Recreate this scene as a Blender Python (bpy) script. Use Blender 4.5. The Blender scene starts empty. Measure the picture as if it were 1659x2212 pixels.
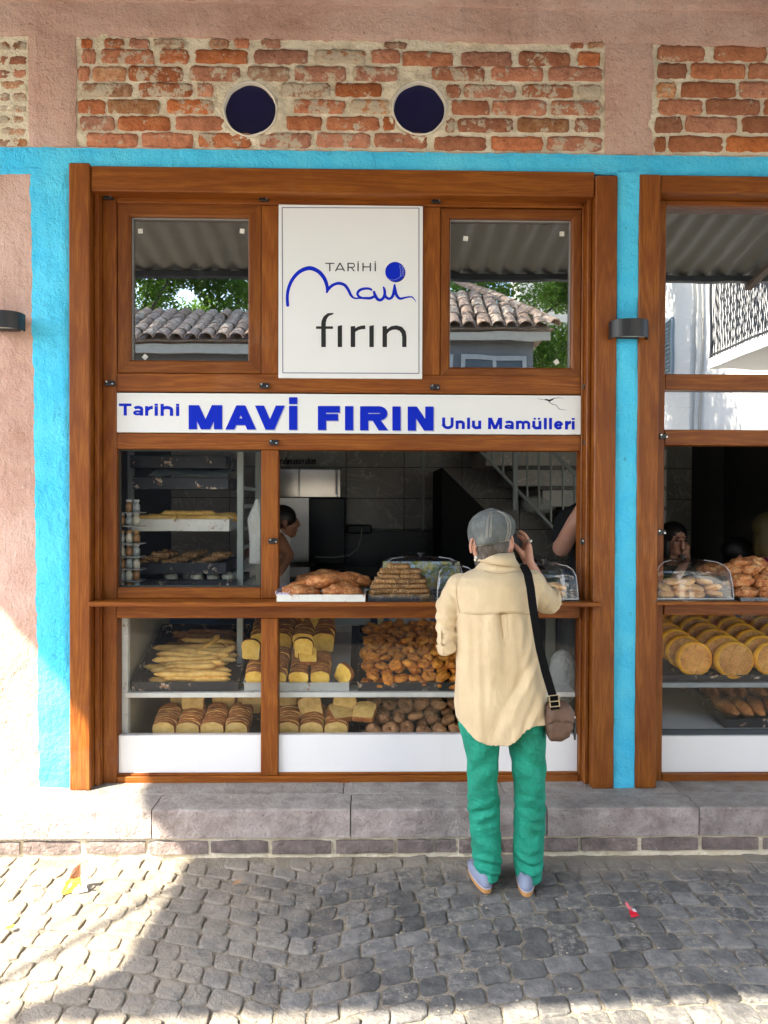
import bpy, math, random
from mathutils import Vector, Matrix, Euler, noise as mn
R_ = random.Random(11)
S = bpy.context.scene
COL = S.collection
PI = math.pi
rad = math.radians

# ------------------------------------------------------------------ camera
F = 1660.0; CW, CH = 1659.0, 2212.0        # focal length and frame in working pixels
CAM = Vector((0.0, -3.65, 1.58))
camd = bpy.data.cameras.new('camera')
camd.sensor_fit = 'VERTICAL'; camd.sensor_height = 36.0; camd.lens = F / CH * 36.0
camd.clip_start = 0.05; camd.clip_end = 400
cam = bpy.data.objects.new('camera', camd); COL.objects.link(cam)
MC = (Matrix.Rotation(rad(-1.15), 4, 'Z') @ Matrix.Rotation(rad(90 - 0.7), 4, 'X') @ Matrix.Rotation(rad(0.2), 4, 'Z'))
cam.matrix_world = Matrix.Translation(CAM) @ MC
S.camera = cam
M3 = MC.to_3x3()
def ray(px, py): return M3 @ Vector(((px - CW / 2) / F, -(py - CH / 2) / F, -1.0))
def at(px, py, Y):
    r = ray(px, py); return CAM + r * ((Y - CAM.y) / r.y)
def atz(px, py, z):
    r = ray(px, py); return CAM + r * ((z - CAM.z) / r.z)

# ------------------------------------------------------------------ world, sun, exposure
SUND = Vector((0.86, 0.60, -1.0)).normalized()
W = bpy.data.worlds.new('World'); S.world = W; W.use_nodes = True
wn = W.node_tree; wn.nodes.clear()
sky = wn.nodes.new('ShaderNodeTexSky'); sky.sky_type = 'NISHITA'; sky.sun_disc = False
sky.sun_elevation = math.asin(-SUND.z); sky.sun_rotation = math.atan2(-SUND.x, -SUND.y) % (2 * PI)
sky.air_density = 1.0; sky.dust_density = 1.5; sky.ozone_density = 1.0
bg = wn.nodes.new('ShaderNodeBackground'); bg.inputs[1].default_value = 0.15
wo = wn.nodes.new('ShaderNodeOutputWorld')
wn.links.new(sky.outputs[0], bg.inputs[0]); wn.links.new(bg.outputs[0], wo.inputs[0])
sd = bpy.data.lights.new('sun', 'SUN'); sd.energy = 3.9; sd.angle = rad(0.55); sd.color = (1.0, 0.90, 0.74)
so = bpy.data.objects.new('sun', sd); COL.objects.link(so)
so.rotation_euler = SUND.to_track_quat('-Z', 'Y').to_euler(); so.location = (-8, -8, 12)
S.view_settings.view_transform = 'Standard'; S.view_settings.look = 'None'
S.view_settings.exposure = 2.66; S.view_settings.gamma = 1.0; S.view_settings.use_curve_mapping = False
S.cycles.max_bounces = 8; S.cycles.transparent_max_bounces = 12; S.cycles.diffuse_bounces = 5
S.cycles.caustics_reflective = False; S.cycles.caustics_refractive = False
S.cycles.use_denoising = True; S.cycles.sample_clamp_indirect = 6.0

# ------------------------------------------------------------------ mesh helpers
class MB:
    def __init__(s): s.v = []; s.f = []; s.m = []
    def add(s, vs, fs, mi=0):
        o = len(s.v); s.v += [tuple(p) for p in vs]; s.f += [tuple(i + o for i in f) for f in fs]; s.m += [mi] * len(fs); return s
    def box(s, x0, x1, y0, y1, z0, z1, mi=0):
        return s.add([(x0,y0,z0),(x1,y0,z0),(x1,y1,z0),(x0,y1,z0),(x0,y0,z1),(x1,y0,z1),(x1,y1,z1),(x0,y1,z1)],
                     [(0,1,5,4),(1,2,6,5),(2,3,7,6),(3,0,4,7),(4,5,6,7),(3,2,1,0)], mi)
    def cbox(s, x0, x1, y0, y1, z0, z1, c=0.003, mi=0):
        P = []
        for X in (0, 1):
            for Yy in (0, 1):
                for Z in (0, 1):
                    x = (x0, x1)[X]; y = (y0, y1)[Yy]; z = (z0, z1)[Z]
                    sx = c if X == 0 else -c; sy = c if Yy == 0 else -c; sz = c if Z == 0 else -c
                    P += [(x, y + sy, z + sz), (x + sx, y, z + sz), (x + sx, y + sy, z)]
        def i(X, Yy, Z, k): return (X * 4 + Yy * 2 + Z) * 3 + k
        fs = []
        for X in (0, 1):
            q = [i(X,0,0,0), i(X,1,0,0), i(X,1,1,0), i(X,0,1,0)]; fs.append(q if X else q[::-1])
        for Yy in (0, 1):
            q = [i(0,Yy,0,1), i(1,Yy,0,1), i(1,Yy,1,1), i(0,Yy,1,1)]; fs.append(q[::-1] if Yy else q)
        for Z in (0, 1):
            q = [i(0,0,Z,2), i(1,0,Z,2), i(1,1,Z,2), i(0,1,Z,2)]; fs.append(q if Z else q[::-1])
        for X in (0, 1):
            for Yy in (0, 1):
                q = [i(X,Yy,0,0), i(X,Yy,0,1), i(X,Yy,1,1), i(X,Yy,1,0)]; fs.append(q if X != Yy else q[::-1])
        for X in (0, 1):
            for Z in (0, 1):
                q = [i(X,0,Z,0), i(X,1,Z,0), i(X,1,Z,2), i(X,0,Z,2)]; fs.append(q if X != Z else q[::-1])
        for Yy in (0, 1):
            for Z in (0, 1):
                q = [i(0,Yy,Z,1), i(1,Yy,Z,1), i(1,Yy,Z,2), i(0,Yy,Z,2)]; fs.append(q[::-1] if Yy != Z else q)
        for X in (0, 1):
            for Yy in (0, 1):
                for Z in (0, 1):
                    q = [i(X,Yy,Z,0), i(X,Yy,Z,1), i(X,Yy,Z,2)]; fs.append(q)
        return s.add(P, fs, mi)
    def loft(s, rings, cap=True, mi=0, closed=True):
        n = len(rings[0]); o = len(s.v)
        vs = [p for r in rings for p in r]; fs = []
        for a in range(len(rings) - 1):
            for b in range(n if closed else n - 1):
                c = (b + 1) % n; fs.append((a*n+b, a*n+c, (a+1)*n+c, (a+1)*n+b))
        if cap: fs.append(tuple(range(n))[::-1]); fs.append(tuple((len(rings)-1)*n + k for k in range(n)))
        return s.add(vs, fs, mi)
    def tube(s, pts, r, n=8, cap=True, mi=0, flat=1.0, up=None):
        pts = [Vector(p) for p in pts]
        rs = r if isinstance(r, (list, tuple)) else [r] * len(pts)
        rings = []; pu = None
        for k, p in enumerate(pts):
            d = (pts[min(k+1, len(pts)-1)] - pts[max(k-1, 0)]).normalized()
            if pu is None:
                u = Vector(up) if up else (Vector((0,0,1)) if abs(d.z) < .9 else Vector((1,0,0)))
            else: u = pu
            a = (u - d * u.dot(d)).normalized(); b = d.cross(a); pu = a
            rings.append([p + a * math.cos(2*PI*j/n) * rs[k] * flat + b * math.sin(2*PI*j/n) * rs[k] for j in range(n)])
        return s.loft(rings, cap, mi)
    def ball(s, c, r, sc=(1,1,1), seg=12, ring=8, mi=0, rot=None):
        c = Vector(c); vs = []; fs = []
        for a in range(1, ring):
            for b in range(seg):
                t = PI * a / ring; q = 2 * PI * b / seg
                p = Vector((math.sin(t)*math.cos(q)*sc[0], math.sin(t)*math.sin(q)*sc[1], math.cos(t)*sc[2])) * r
                vs.append(c + (rot @ p if rot else p))
        for sg in (1, -1):
            p = Vector((0, 0, sg * r * sc[2])); vs.append(c + (rot @ p if rot else p))
        t, bt = len(vs) - 2, len(vs) - 1
        for a in range(ring - 2):
            for b in range(seg):
                d = (b + 1) % seg; fs.append((a*seg+b, (a+1)*seg+b, (a+1)*seg+d, a*seg+d))
        for b in range(seg):
            d = (b + 1) % seg; fs.append((t, b, d)); fs.append((bt, (ring-2)*seg+d, (ring-2)*seg+b))
        return s.add(vs, fs, mi)
    def prism(s, poly, z0, z1, mi=0):
        n = len(poly)
        return s.add([(x, y, z0) for x, y in poly] + [(x, y, z1) for x, y in poly],
                     [tuple(range(n))[::-1], tuple(range(n, 2*n))] + [(k, (k+1) % n, n + (k+1) % n, n + k) for k in range(n)], mi)
    def mesh(s, name, mats, smooth=False):
        me = bpy.data.meshes.new(name); me.from_pydata(s.v, [], s.f)
        for m in (mats if isinstance(mats, (list, tuple)) else [mats]): me.materials.append(m)
        me.polygons.foreach_set('material_index', s.m)
        if smooth: me.polygons.foreach_set('use_smooth', [True] * len(s.f))
        me.update(); return me

def put(name, mb, mats, parent=None, loc=None, rot=None, smooth=False, scale=None):
    me = mb.mesh(name, mats, smooth) if isinstance(mb, MB) else mb
    o = bpy.data.objects.new(name, me); COL.objects.link(o)
    if parent is not None:
        o.parent = parent
        if loc is None: o.matrix_parent_inverse = Matrix.Translation(-parent.location) if parent.get('_w') is None else Matrix()
    if loc is not None: o.location = loc
    if rot is not None: o.rotation_euler = rot
    if scale is not None: o.scale = scale
    return o
def tag(o, label, cat=None, group=None):
    o['label'] = label
    if cat: o['category'] = cat
    if group: o['group'] = group
    return o
def thing(name, label, cat, loc=(0,0,0), group=None, rot=None):
    o = bpy.data.objects.new(name, None); COL.objects.link(o); o.location = loc; o.empty_display_size = .05
    if rot: o.rotation_euler = rot
    return tag(o, label, cat, group)
def struct(o): o['kind'] = 'structure'; return o
def stuff(o): o['kind'] = 'stuff'; return o
def copy_tree(o, loc=None, rot=None, label=None, scale=None):
    r = o.copy(); COL.objects.link(r)
    if loc is not None: r.location = loc
    if rot is not None: r.rotation_euler = rot
    if scale is not None: r.scale = scale
    if label: r['label'] = label
    for ch in list(o.children):
        c = ch.copy(); COL.objects.link(c); c.parent = r
        for g in list(ch.children):
            d = g.copy(); COL.objects.link(d); d.parent = c
    return r
def fin(o, voxel=None, smooth=2, sub=0):
    if voxel:
        m = o.modifiers.new('r', 'REMESH'); m.mode = 'VOXEL'; m.voxel_size = voxel; m.use_smooth_shade = True
    if smooth:
        m = o.modifiers.new('s', 'SMOOTH'); m.factor = .5; m.iterations = smooth
    return o
def ns(x, y=0, z=0): return mn.noise(Vector((x, y, z)))

# ------------------------------------------------------------------ material helpers
class Mt:
    def __init__(s, name, color=(.5,.5,.5), rough=.6, metal=0.0, spec=None):
        s.m = bpy.data.materials.new(name); s.m.use_nodes = True; s.t = s.m.node_tree
        s.b = s.t.nodes['Principled BSDF']; s.b.inputs['Base Color'].default_value = (*color, 1)
        s.b.inputs['Roughness'].default_value = rough; s.b.inputs['Metallic'].default_value = metal
        if spec is not None: s.b.inputs['Specular IOR Level'].default_value = spec
    def n(s, typ, **kw):
        x = s.t.nodes.new('ShaderNode' + typ)
        for k, v in kw.items():
            if hasattr(x, k): setattr(x, k, v)
        return x
    def l(s, a, b): s.t.links.new(a, b)
    def coord(s, kind='Object', scale=(1,1,1), loc=(0,0,0)):
        c = s.n('TexCoord'); m = s.n('Mapping'); s.l(c.outputs[kind], m.inputs[0])
        m.inputs['Scale'].default_value = scale; m.inputs['Location'].default_value = loc; return m.outputs[0]
    def pos(s): return s.n('NewGeometry').outputs['Position']
    def rnd(s): return s.n('ObjectInfo').outputs['Random']
    def noise(s, vec, scale=5, detail=4, rough=.55, dist=0.0, color=False):
        x = s.n('TexNoise'); x.inputs['Scale'].default_value = scale; x.inputs['Detail'].default_value = detail
        x.inputs['Roughness'].default_value = rough; x.inputs['Distortion'].default_value = dist
        if vec is not None: s.l(vec, x.inputs['Vector'])
        return x.outputs['Color' if color else 'Fac']
    def vor(s, vec, scale=5, feature='F1', out='Distance'):
        x = s.n('TexVoronoi'); x.feature = feature; x.inputs['Scale'].default_value = scale
        if vec is not None: s.l(vec, x.inputs['Vector'])
        return x.outputs[out]
    def ramp(s, fac, stops, interp='LINEAR'):
        x = s.n('ValToRGB'); x.color_ramp.interpolation = interp; e = x.color_ramp.elements
        while len(e) < len(stops): e.new(.5)
        for k, (p, c) in enumerate(stops):
            e[k].position = p; e[k].color = (*c, 1) if isinstance(c, tuple) else (c, c, c, 1)
        s.l(fac, x.inputs[0]); return x.outputs[0]
    def _in(s, sock, v):
        if isinstance(v, (int, float)): sock.default_value = v
        elif isinstance(v, tuple): sock.default_value = (*v, 1) if len(v) == 3 and sock.type == 'RGBA' else v
        else: s.l(v, sock)
    def mix(s, fac, a, b, mode='MIX'):
        x = s.n('Mix'); x.data_type = 'RGBA'; x.blend_type = mode
        s._in(x.inputs[0], fac); s._in(x.inputs[6], a); s._in(x.inputs[7], b); return x.outputs[2]
    def math(s, op, a, b=0.0, clamp=False):
        x = s.n('Math'); x.operation = op; x.use_clamp = clamp; s._in(x.inputs[0], a); s._in(x.inputs[1], b); return x.outputs[0]
    def vadd(s, a, b, op='ADD'):
        x = s.n('VectorMath'); x.operation = op; s._in(x.inputs[0], a); s._in(x.inputs[1], b); return x.outputs[0]
    def sep(s, v): x = s.n('SeparateXYZ'); s.l(v, x.inputs[0]); return x.outputs
    def comb(s, a, b, c): x = s.n('CombineXYZ'); s._in(x.inputs[0], a); s._in(x.inputs[1], b); s._in(x.inputs[2], c); return x.outputs[0]
    def hsv(s, col, h=.5, sat=1.0, v=1.0):
        x = s.n('HueSaturation'); s._in(x.inputs['Hue'], h); s._in(x.inputs['Saturation'], sat); s._in(x.inputs['Value'], v); s._in(x.inputs['Color'], col); return x.outputs[0]
    def color(s, c): s._in(s.b.inputs['Base Color'], c); return s
    def rough(s, c): s._in(s.b.inputs['Roughness'], c); return s
    def bump(s, h, strength=.5, dist=.01, prev=None):
        x = s.n('Bump'); x.inputs['Strength'].default_value = strength; x.inputs['Distance'].default_value = dist
        s.l(h, x.inputs['Height'])
        if prev: s.l(prev, x.inputs['Normal'])
        s.l(x.outputs[0], s.b.inputs['Normal']); return x.outputs[0]

def flat(name, c, rough=.6, metal=0.0, var=.12, scale=12, bump=0.0):
    m = Mt(name, c, rough, metal); v = m.coord()
    n = m.noise(v, scale, 5)
    m.color(m.mix(n, tuple(k * (1 - var * 2) for k in c), tuple(min(1, k * (1 + var)) for k in c)))
    if bump: m.bump(m.noise(v, scale * 8, 4), bump, .003)
    return m.m

def wood(name, axis, tint=1.0):
    m = Mt(name, rough=.42, spec=.28); sc = [9, 9, 9]; sc[axis] = .8
    v = m.coord('Object', tuple(sc)); warp = m.noise(v, 1.6, 3, .5, color=True)
    v2 = m.vadd(v, m.vadd(warp, (.9, .9, .9), 'MULTIPLY'))
    sc2 = [260, 260, 260]; sc2[axis] = 9
    fine = m.noise(m.coord('Object', tuple(sc2)), 1, 3, .6)
    x = m.n('TexWave'); x.wave_type = 'RINGS'; x.inputs['Scale'].default_value = 1.1; x.inputs['Distortion'].default_value = 14
    x.inputs['Detail'].default_value = 3; x.inputs['Detail Scale'].default_value = 1.2; m.l(v2, x.inputs['Vector'])
    blot = m.noise(m.coord('Object', tuple([3.2 if k != axis else 1.2 for k in range(3)])), 1.5, 4, .6)
    base = m.ramp(x.outputs['Fac'], [(0, tuple(k*tint for k in (.215,.062,.0080))), (.5, tuple(k*tint for k in (.25,.078,.0100))), (1, tuple(k*tint for k in (.29,.096,.013)))])
    c = m.mix(m.ramp(blot, [(.48, 0.0), (.70, .55)]), base, tuple(k*tint for k in (.12,.027,.0055)))
    c = m.mix(m.ramp(fine, [(.36, .62), (.56, 0.0)]), c, tuple(k*tint for k in (.14,.030,.006)))
    dust = m.noise(m.coord('Object'), 2.0, 6, .7)
    c = m.mix(m.ramp(dust, [(.58, 0.0), (.8, .16)]), c, (.45,.33,.22))
    m.color(c); m.rough(m.ramp(fine, [(.3, .5), (.7, .34)]))
    m.bump(fine, .25, .0015); return m.m
WV = wood('wood_grain_vertical', 2); WH = wood('wood_grain_horizontal', 0); WD = wood('wood_grain_sash', 2, .8); WDH = wood('wood_grain_sash_rail', 0, .8)

def glass(name, k, tint=(.93,.97,.95), dirt=.02):
    m = Mt(name); t = m.t; t.nodes.remove(m.b)
    out = t.nodes['Material Output']
    tr = m.n('BsdfTransparent'); tr.inputs[0].default_value = (*tint, 1)
    gl = m.n('BsdfGlossy'); gl.inputs['Roughness'].default_value = 0.0; gl.inputs['Color'].default_value = (.95,.97,1,1)
    df = m.n('BsdfDiffuse'); df.inputs[0].default_value = (.6,.62,.62,1)
    bp = m.n('Bump'); bp.inputs['Strength'].default_value = .55; bp.inputs['Distance'].default_value = .0008
    m.l(m.noise(m.coord('Object', (1.3, 1, 1.1)), 3.0, 1), bp.inputs['Height']); m.l(bp.outputs[0], gl.inputs['Normal'])
    fr = m.n('Fresnel'); fr.inputs['IOR'].default_value = 1.5
    f = m.math('ADD', m.math('MULTIPLY', fr.outputs[0], .45), k, True)
    a = m.n('MixShader'); m.l(f, a.inputs[0]); m.l(tr.outputs[0], a.inputs[1]); m.l(gl.outputs[0], a.inputs[2])
    st = m.ramp(m.noise(m.coord('Object', (14, 1, 1.2)), 2, 6, .7), [(.5, 0.0), (.85, dirt * 3)])
    b = m.n('MixShader'); m.l(m.math('ADD', st, dirt * .2), b.inputs[0]); m.l(a.outputs[0], b.inputs[1]); m.l(df.outputs[0], b.inputs[2])
    m.l(b.outputs[0], out.inputs[0]); return m.m
GL_UP = glass('coated_window_glass', .40, (.45,.5,.48), .012)
GL_LOW = glass('display_window_glass', 0.0, (.98,.985,.98), .002)
GL_DOME = glass('clear_acrylic', .04, (.97,.98,.99), .008)

def plaster(name, zt, zb, xl):
    """wall paint: mauve plaster, sky blue band and posts"""
    m = Mt(name, rough=.85); p = m.pos(); s = m.sep(p)
    wob = m.math('MULTIPLY', m.math('SUBTRACT', m.noise(p, 14, 4), .5), .035)
    X = m.math('ADD', s[0], wob); wob2 = m.math('MULTIPLY', m.math('SUBTRACT', m.noise(p, 17, 4), .5), .016)
    Z = m.math('ADD', s[2], wob2)
    below = m.math('LESS_THAN', Z, zt)
    left = m.math('MULTIPLY', m.math('LESS_THAN', X, m.math('ADD', xl, m.math('MULTIPLY', m.math('SUBTRACT', 2.9, s[2]), .012))), m.math('LESS_THAN', Z, zb))
    blue = m.math('MULTIPLY', below, m.math('SUBTRACT', 1.0, left))
    n1 = m.noise(p, 2.2, 6, .65); n2 = m.noise(p, 38, 5, .6)
    pink = m.ramp(n1, [(.3, (.45,.26,.20)), (.5, (.57,.365,.295)), (.72, (.68,.49,.42))])
    drip = m.noise(m.comb(m.math('MULTIPLY', s[0], 9.0), 0.0, m.math('MULTIPLY', s[2], 1.0)), 1.4, 5, .6)
    pink = m.mix(m.ramp(drip, [(.6, 0.0), (.8, .45)]), pink, (.24,.12,.095))
    pits = m.ramp(m.noise(p, 55, 3, .6), [(.30, 1.0), (.37, 0.0)])
    pink = m.mix(m.math('MULTIPLY', pits, .5), pink, (.2,.12,.095))
    pink = m.mix(m.ramp(m.noise(p, 26, 4, .7), [(.62, 0.0), (.72, .75)]), pink, (.66,.53,.46))
    pink = m.mix(m.ramp(m.noise(p, 1.1, 6, .7), [(.55, 0.0), (.70, .3)]), pink, (.36,.21,.16))
    bl = m.ramp(m.noise(p, 4, 5, .6), [(.3, (.04,.53,.90)), (.7, (.12,.70,.98))])
    bl = m.mix(m.math('MULTIPLY', m.ramp(m.noise(p, 30, 3, .6), [(.28, 1.0), (.36, 0.0)]), .5), bl, (.03,.24,.42))
    m.color(m.mix(blue, pink, bl))
    st = m.coord('Object', (40, 40, 9))
    h = m.math('ADD', m.math('MULTIPLY', m.noise(p, 24, 5, .6), 1.0), m.math('ADD', m.math('MULTIPLY', m.noise(st, 1, 3), .35), m.math('MULTIPLY', m.noise(p, 110, 3), .35)))
    m.bump(h, 1.0, .014); return m.m
# ================================================================== THE BUILDING FRONT
bld = thing('bakery_building', 'mauve plastered bakery front with sky blue painted bands and exposed brick panels', 'building', (0, 0, 0))
ZT = at(700, 326, 0).z; ZB = at(30, 376, 0).z; XLB = at(68, 1000, 0).x
PL = plaster('mauve_and_blue_plaster', ZT, ZB, XLB)
def hgt(x, z):
    return .010 * ns(x * 3.1, z * 3.1, 1) + .005 * ns(x * 11, z * 11, 4) + .002 * ns(x * 31, z * 31, 9)
def patch(mb, x0, x1, z0, z1, y=0.0, wob=(0, 0, 0, 0), res=.022, depth=.09):
    nx = max(2, int((x1 - x0) / res)); nz = max(2, int((z1 - z0) / res))
    g = []
    for j in range(nz + 1):
        for i in range(nx + 1):
            x = x0 + (x1 - x0) * i / nx; z = z0 + (z1 - z0) * j / nz; xx, zz = x, z; e = 0
            if i == 0 and wob[0]: xx += wob[0] * (ns(z * 9, x * 3, 2) + .5 * ns(z * 31, x, 3)); e = 1
            if i == nx and wob[1]: xx += wob[1] * (ns(z * 9, x * 3, 2) + .5 * ns(z * 31, x, 3)); e = 1
            if j == 0 and wob[2]: zz += wob[2] * (ns(x * 9, z * 3, 5) + .5 * ns(x * 31, z, 6)); e = 1
            if j == nz and wob[3]: zz += wob[3] * (ns(x * 9, z * 3, 5) + .5 * ns(x * 31, z, 6)); e = 1
            g.append((xx, y - hgt(x, z) + (.006 if e else 0), zz))
    w = nx + 1; o = len(g)
    fs = [(j*w+i, j*w+i+1, (j+1)*w+i+1, (j+1)*w+i) for j in range(nz) for i in range(nx)]
    loop = [i for i in range(nx + 1)] + [j*w+nx for j in range(1, nz + 1)] + [nz*w+i for i in range(nx - 1, -1, -1)] + [j*w for j in range(nz - 1, 0, -1)]
    g += [g[k] for k in loop]; g += [(g[k][0], y + depth, g[k][2]) for k in loop]; n = len(loop)
    fs += [(o + k, o + n + k, o + n + (k + 1) % n, o + (k + 1) % n) for k in range(n)]
    mb.add(g, fs)

zpanT = at(700, 84, 0).z; zpanB = at(700, 324, 0).z
px1, px2 = at(163, 200, 0).x, at(1308, 200, 0).x
px3 = at(1411, 200, 0).x; pxL = at(60, 200, 0).x
zhead = at(700, 373, 0).z
zhR = at(1500, 378, 0).z; zhead = (zhead + zhR) / 2
xpL, xpR = at(152, 1000, 0).x, at(1331, 1000, 0).x
xqL, xqR = at(1376, 1000, 0).x, at(1659, 1000, 0).x + .75
XMIN, XMAX = -2.75, 3.1
wall = MB(); e = .011
ZTOP = at(700, -60, 0).z
patch(wall, XMIN, XMAX, zpanT, ZTOP, 0, (0, 0, e, 0))
patch(wall, pxL, px1, zpanB, zpanT, 0, (e, e, 0, 0))
patch(wall, px2, px3, zpanB, zpanT, 0, (e, e, 0, 0))
patch(wall, XMIN, XMAX, zhead, zpanB, -.004, (0, 0, .008, .008))
patch(wall, XMIN, xpL, .17, zhead, 0, (0, .007, 0, 0))
patch(wall, xpR - .012, xqL + .012, .2, zhead, -.031, (.004, .004, 0, 0))
patch(wall, xqR, XMAX, .2, zhead, 0, (0, 0, 0, 0))
put('plaster_wall', wall, PL, bld, smooth=True)
lg = MB()                                      # the faint ledge that runs along the top beam
lz = at(700, 12, 0).z
for k in range(60):
    pass
patch(lg, XMIN, XMAX, lz, ZTOP, -.012, (0, 0, .004, 0)); put('plaster_ledge', lg, PL, bld, smooth=True)

# ---- brick panels
def brick_mat(name, a, b, c, smear):
    m = Mt(name, rough=.9); p = m.pos(); r = m.rnd()
    sh = m.vadd(p, m.comb(m.math('MULTIPLY', r, 31.0), m.math('MULTIPLY', r, 17.0), 0.0))
    n = m.noise(sh, 22, 6, .65); col = m.ramp(n, [(.28, a), (.52, b), (.75, c)])
    col = m.hsv(col, .5, m.math('ADD', m.math('MULTIPLY', r, .25), .85), m.math('ADD', m.math('MULTIPLY', m.math('FRACT', m.math('MULTIPLY', r, 7.3)), .55), .72))
    col = m.mix(m.ramp(m.noise(sh, 70, 3, .7), [(.30, .75), (.42, 0.0)]), col, (.12,.035,.015))
    mo = m.ramp(m.math('ADD', m.noise(sh, 17, 7, .75), m.math('MULTIPLY', m.math('SUBTRACT', m.math('FRACT', m.math('MULTIPLY', r, 13.7)), .5), .13)), [(smear, 0.0), (smear + .04, .9)])
    col = m.mix(mo, col, (.58,.50,.38)); m.color(col)
    m.bump(m.math('ADD', m.noise(sh, 60, 5, .7), m.math('MULTIPLY', n, 1.5)), 1.0, .010); return m.m
BR1 = brick_mat('weathered_red_brick', (.30,.095,.04), (.50,.175,.08), (.62,.28,.14), .555)
BR2 = brick_mat('clean_red_brick', (.31,.10,.04), (.46,.165,.07), (.55,.23,.11), .64)
BR3 = brick_mat('pale_smeared_brick', (.32,.13,.065), (.50,.25,.13), (.68,.48,.32), .50)
mm = Mt('lime_mortar', rough=.95); mp = mm.pos()
mm.color(mm.mix(mm.ramp(mm.noise(mp, 7, 6, .7), [(.35, 0.0), (.7, 1.0)]), (.66,.57,.41), (.90,.82,.66)))
mm.color(mm.mix(mm.ramp(mm.noise(mp, 48, 4, .7), [(.28, .6), (.38, 0.0)]), mm.mix(mm.ramp(mm.noise(mp, 7, 6, .7), [(.35, 0.0), (.7, 1.0)]), (.66,.57,.41), (.90,.82,.66)), (.2,.15,.09)))
mm.bump(mm.math('ADD', mm.noise(mp, 45, 6, .7), mm.math('MULTIPLY', mm.vor(mp, 70), .4)), 1.0, .010); MORT = mm.m
HO = [(at(541.5, 239, .02), .054), (at(905.5, 237.5, .02), .054)]
HR = 55.5 * 3.67 / F
def mortar_bed(x0, x1, z0, z1, holes=()):
    mb = MB(); res = .0125; nx = int((x1 - x0) / res); nz = int((z1 - z0) / res); g = []; ok = []
    for j in range(nz + 1):
        for i in range(nx + 1):
            x = x0 + (x1 - x0) * i / nx; z = z0 + (z1 - z0) * j / nz; y = .013 - .007 * ns(x*22, z*22, 3) - .005 * ns(x*51, z*51, 8)
            inside = False
            for c, _ in holes:
                dx, dz = x - c.x, z - c.z; d = math.hypot(dx, dz); q = HR * (1.03 + .05 * ns(math.atan2(dz, dx) * 2.2, c.x))
                if d < q:
                    inside = True
                    if d > q - res * 1.5: x, z = c.x + dx / d * q, c.z + dz / d * q; inside = False; y = .012
                if q < d < q * 1.30: y -= .012 * max(0, 1 - abs(d / q - 1.10) / .18) + .01 * ns(x*30, z*30, 4)
            g.append((x, y, z)); ok.append(not inside)
    w = nx + 1; fs = []
    for j in range(nz):
        for i in range(nx):
            q = (j*w+i, j*w+i+1, (j+1)*w+i+1, (j+1)*w+i)
            if all(ok[k] for k in q): fs.append(q)
    mb.add(g, fs); return put('mortar_bed', mb, MORT, bld, smooth=True)
mortar_bed(px1 - .02, px2 + .02, zpanB - .02, zpanT + .02, HO)
mortar_bed(px3 - .02, XMAX, zpanB - .02, zpanT + .02)
mortar_bed(XMIN, pxL + .02, zpanB - .02, zpanT + .02)
wd = Mt('white_pipe_rim', (.66,.62,.54), .8); wd.bump(wd.noise(wd.pos(), 60, 4), .6, .005)
NAVY = flat('navy_pane', (.006,.005,.055), .35, var=.3, scale=3)
for c, _ in HO:
    d = MB(); d.tube([(c.x, .026, c.z), (c.x, .04, c.z)], HR * 1.06, 40); put('round_navy_pane', d, NAVY, bld)
    r = MB(); rings = []
    for k in range(49):
        a = 2 * PI * k / 48; q = HR * (.985 + .035 * ns(a * 2.2, c.x)); rings.append([(c.x + math.cos(a) * (q + t), yy, c.z + math.sin(a) * (q + t)) for t, yy in ((-.002, .03), (-.001, .006), (.003 + .004*ns(a*5,3), -.004), (.007 + .007*ns(a*4,1), .0), (.012 + .012*ns(a*3,7), .02))])
    r.loft(rings, False, closed=False); put('rough_pipe_rim', r, wd.m, bld, smooth=True)

def brick(x0, x1, y0, y1, mat, yf=.004):
    """working-pixel rectangle -> one uneven brick set in the mortar"""
    a = at(x0, y1, .01); b = at(x1, y0, .01); mb = MB(); nx, nz = 11, 4
    sx = R_.random() * 50; g = []; w = nx + 1
    for j in range(nz + 1):
        for i in range(nx + 1):
            x = a.x + (b.x - a.x) * i / nx; z = a.z + (b.z - a.z) * j / nz
            ed = (i in (0, nx)) + (j in (0, nz))
            x += .009 * ns(sx + i * .9, j * 1.3) * (1 if i in (0, nx) else .3); z += .0075 * ns(sx + 9 + i * 1.3, j * 1.1) * (1 if j in (0, nz) else .3)
            if ed == 2: x += .004 * (1 if i == 0 else -1); z += .004 * (1 if j == 0 else -1)
            g.append((x, yf + .003 * ed + .004 * ns(sx + i * .7, j * .9, 5), z))
    fs = [(j*w+i, j*w+i+1, (j+1)*w+i+1, (j+1)*w+i) for j in range(nz) for i in range(nx)]
    loop = [i for i in range(w)] + [j*w+nx for j in range(1, nz+1)] + [nz*w+i for i in range(nx-1, -1, -1)] + [j*w for j in range(nz-1, 0, -1)]
    o = len(g); g += [(g[k][0], .06, g[k][2]) for k in loop]; n = len(loop)
    fs += [(loop[k], o+k, o+(k+1) % n, loop[(k+1) % n]) for k in range(n)]
    mb.add(g, fs); return put('brick', mb, mat, bld, smooth=True)
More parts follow.
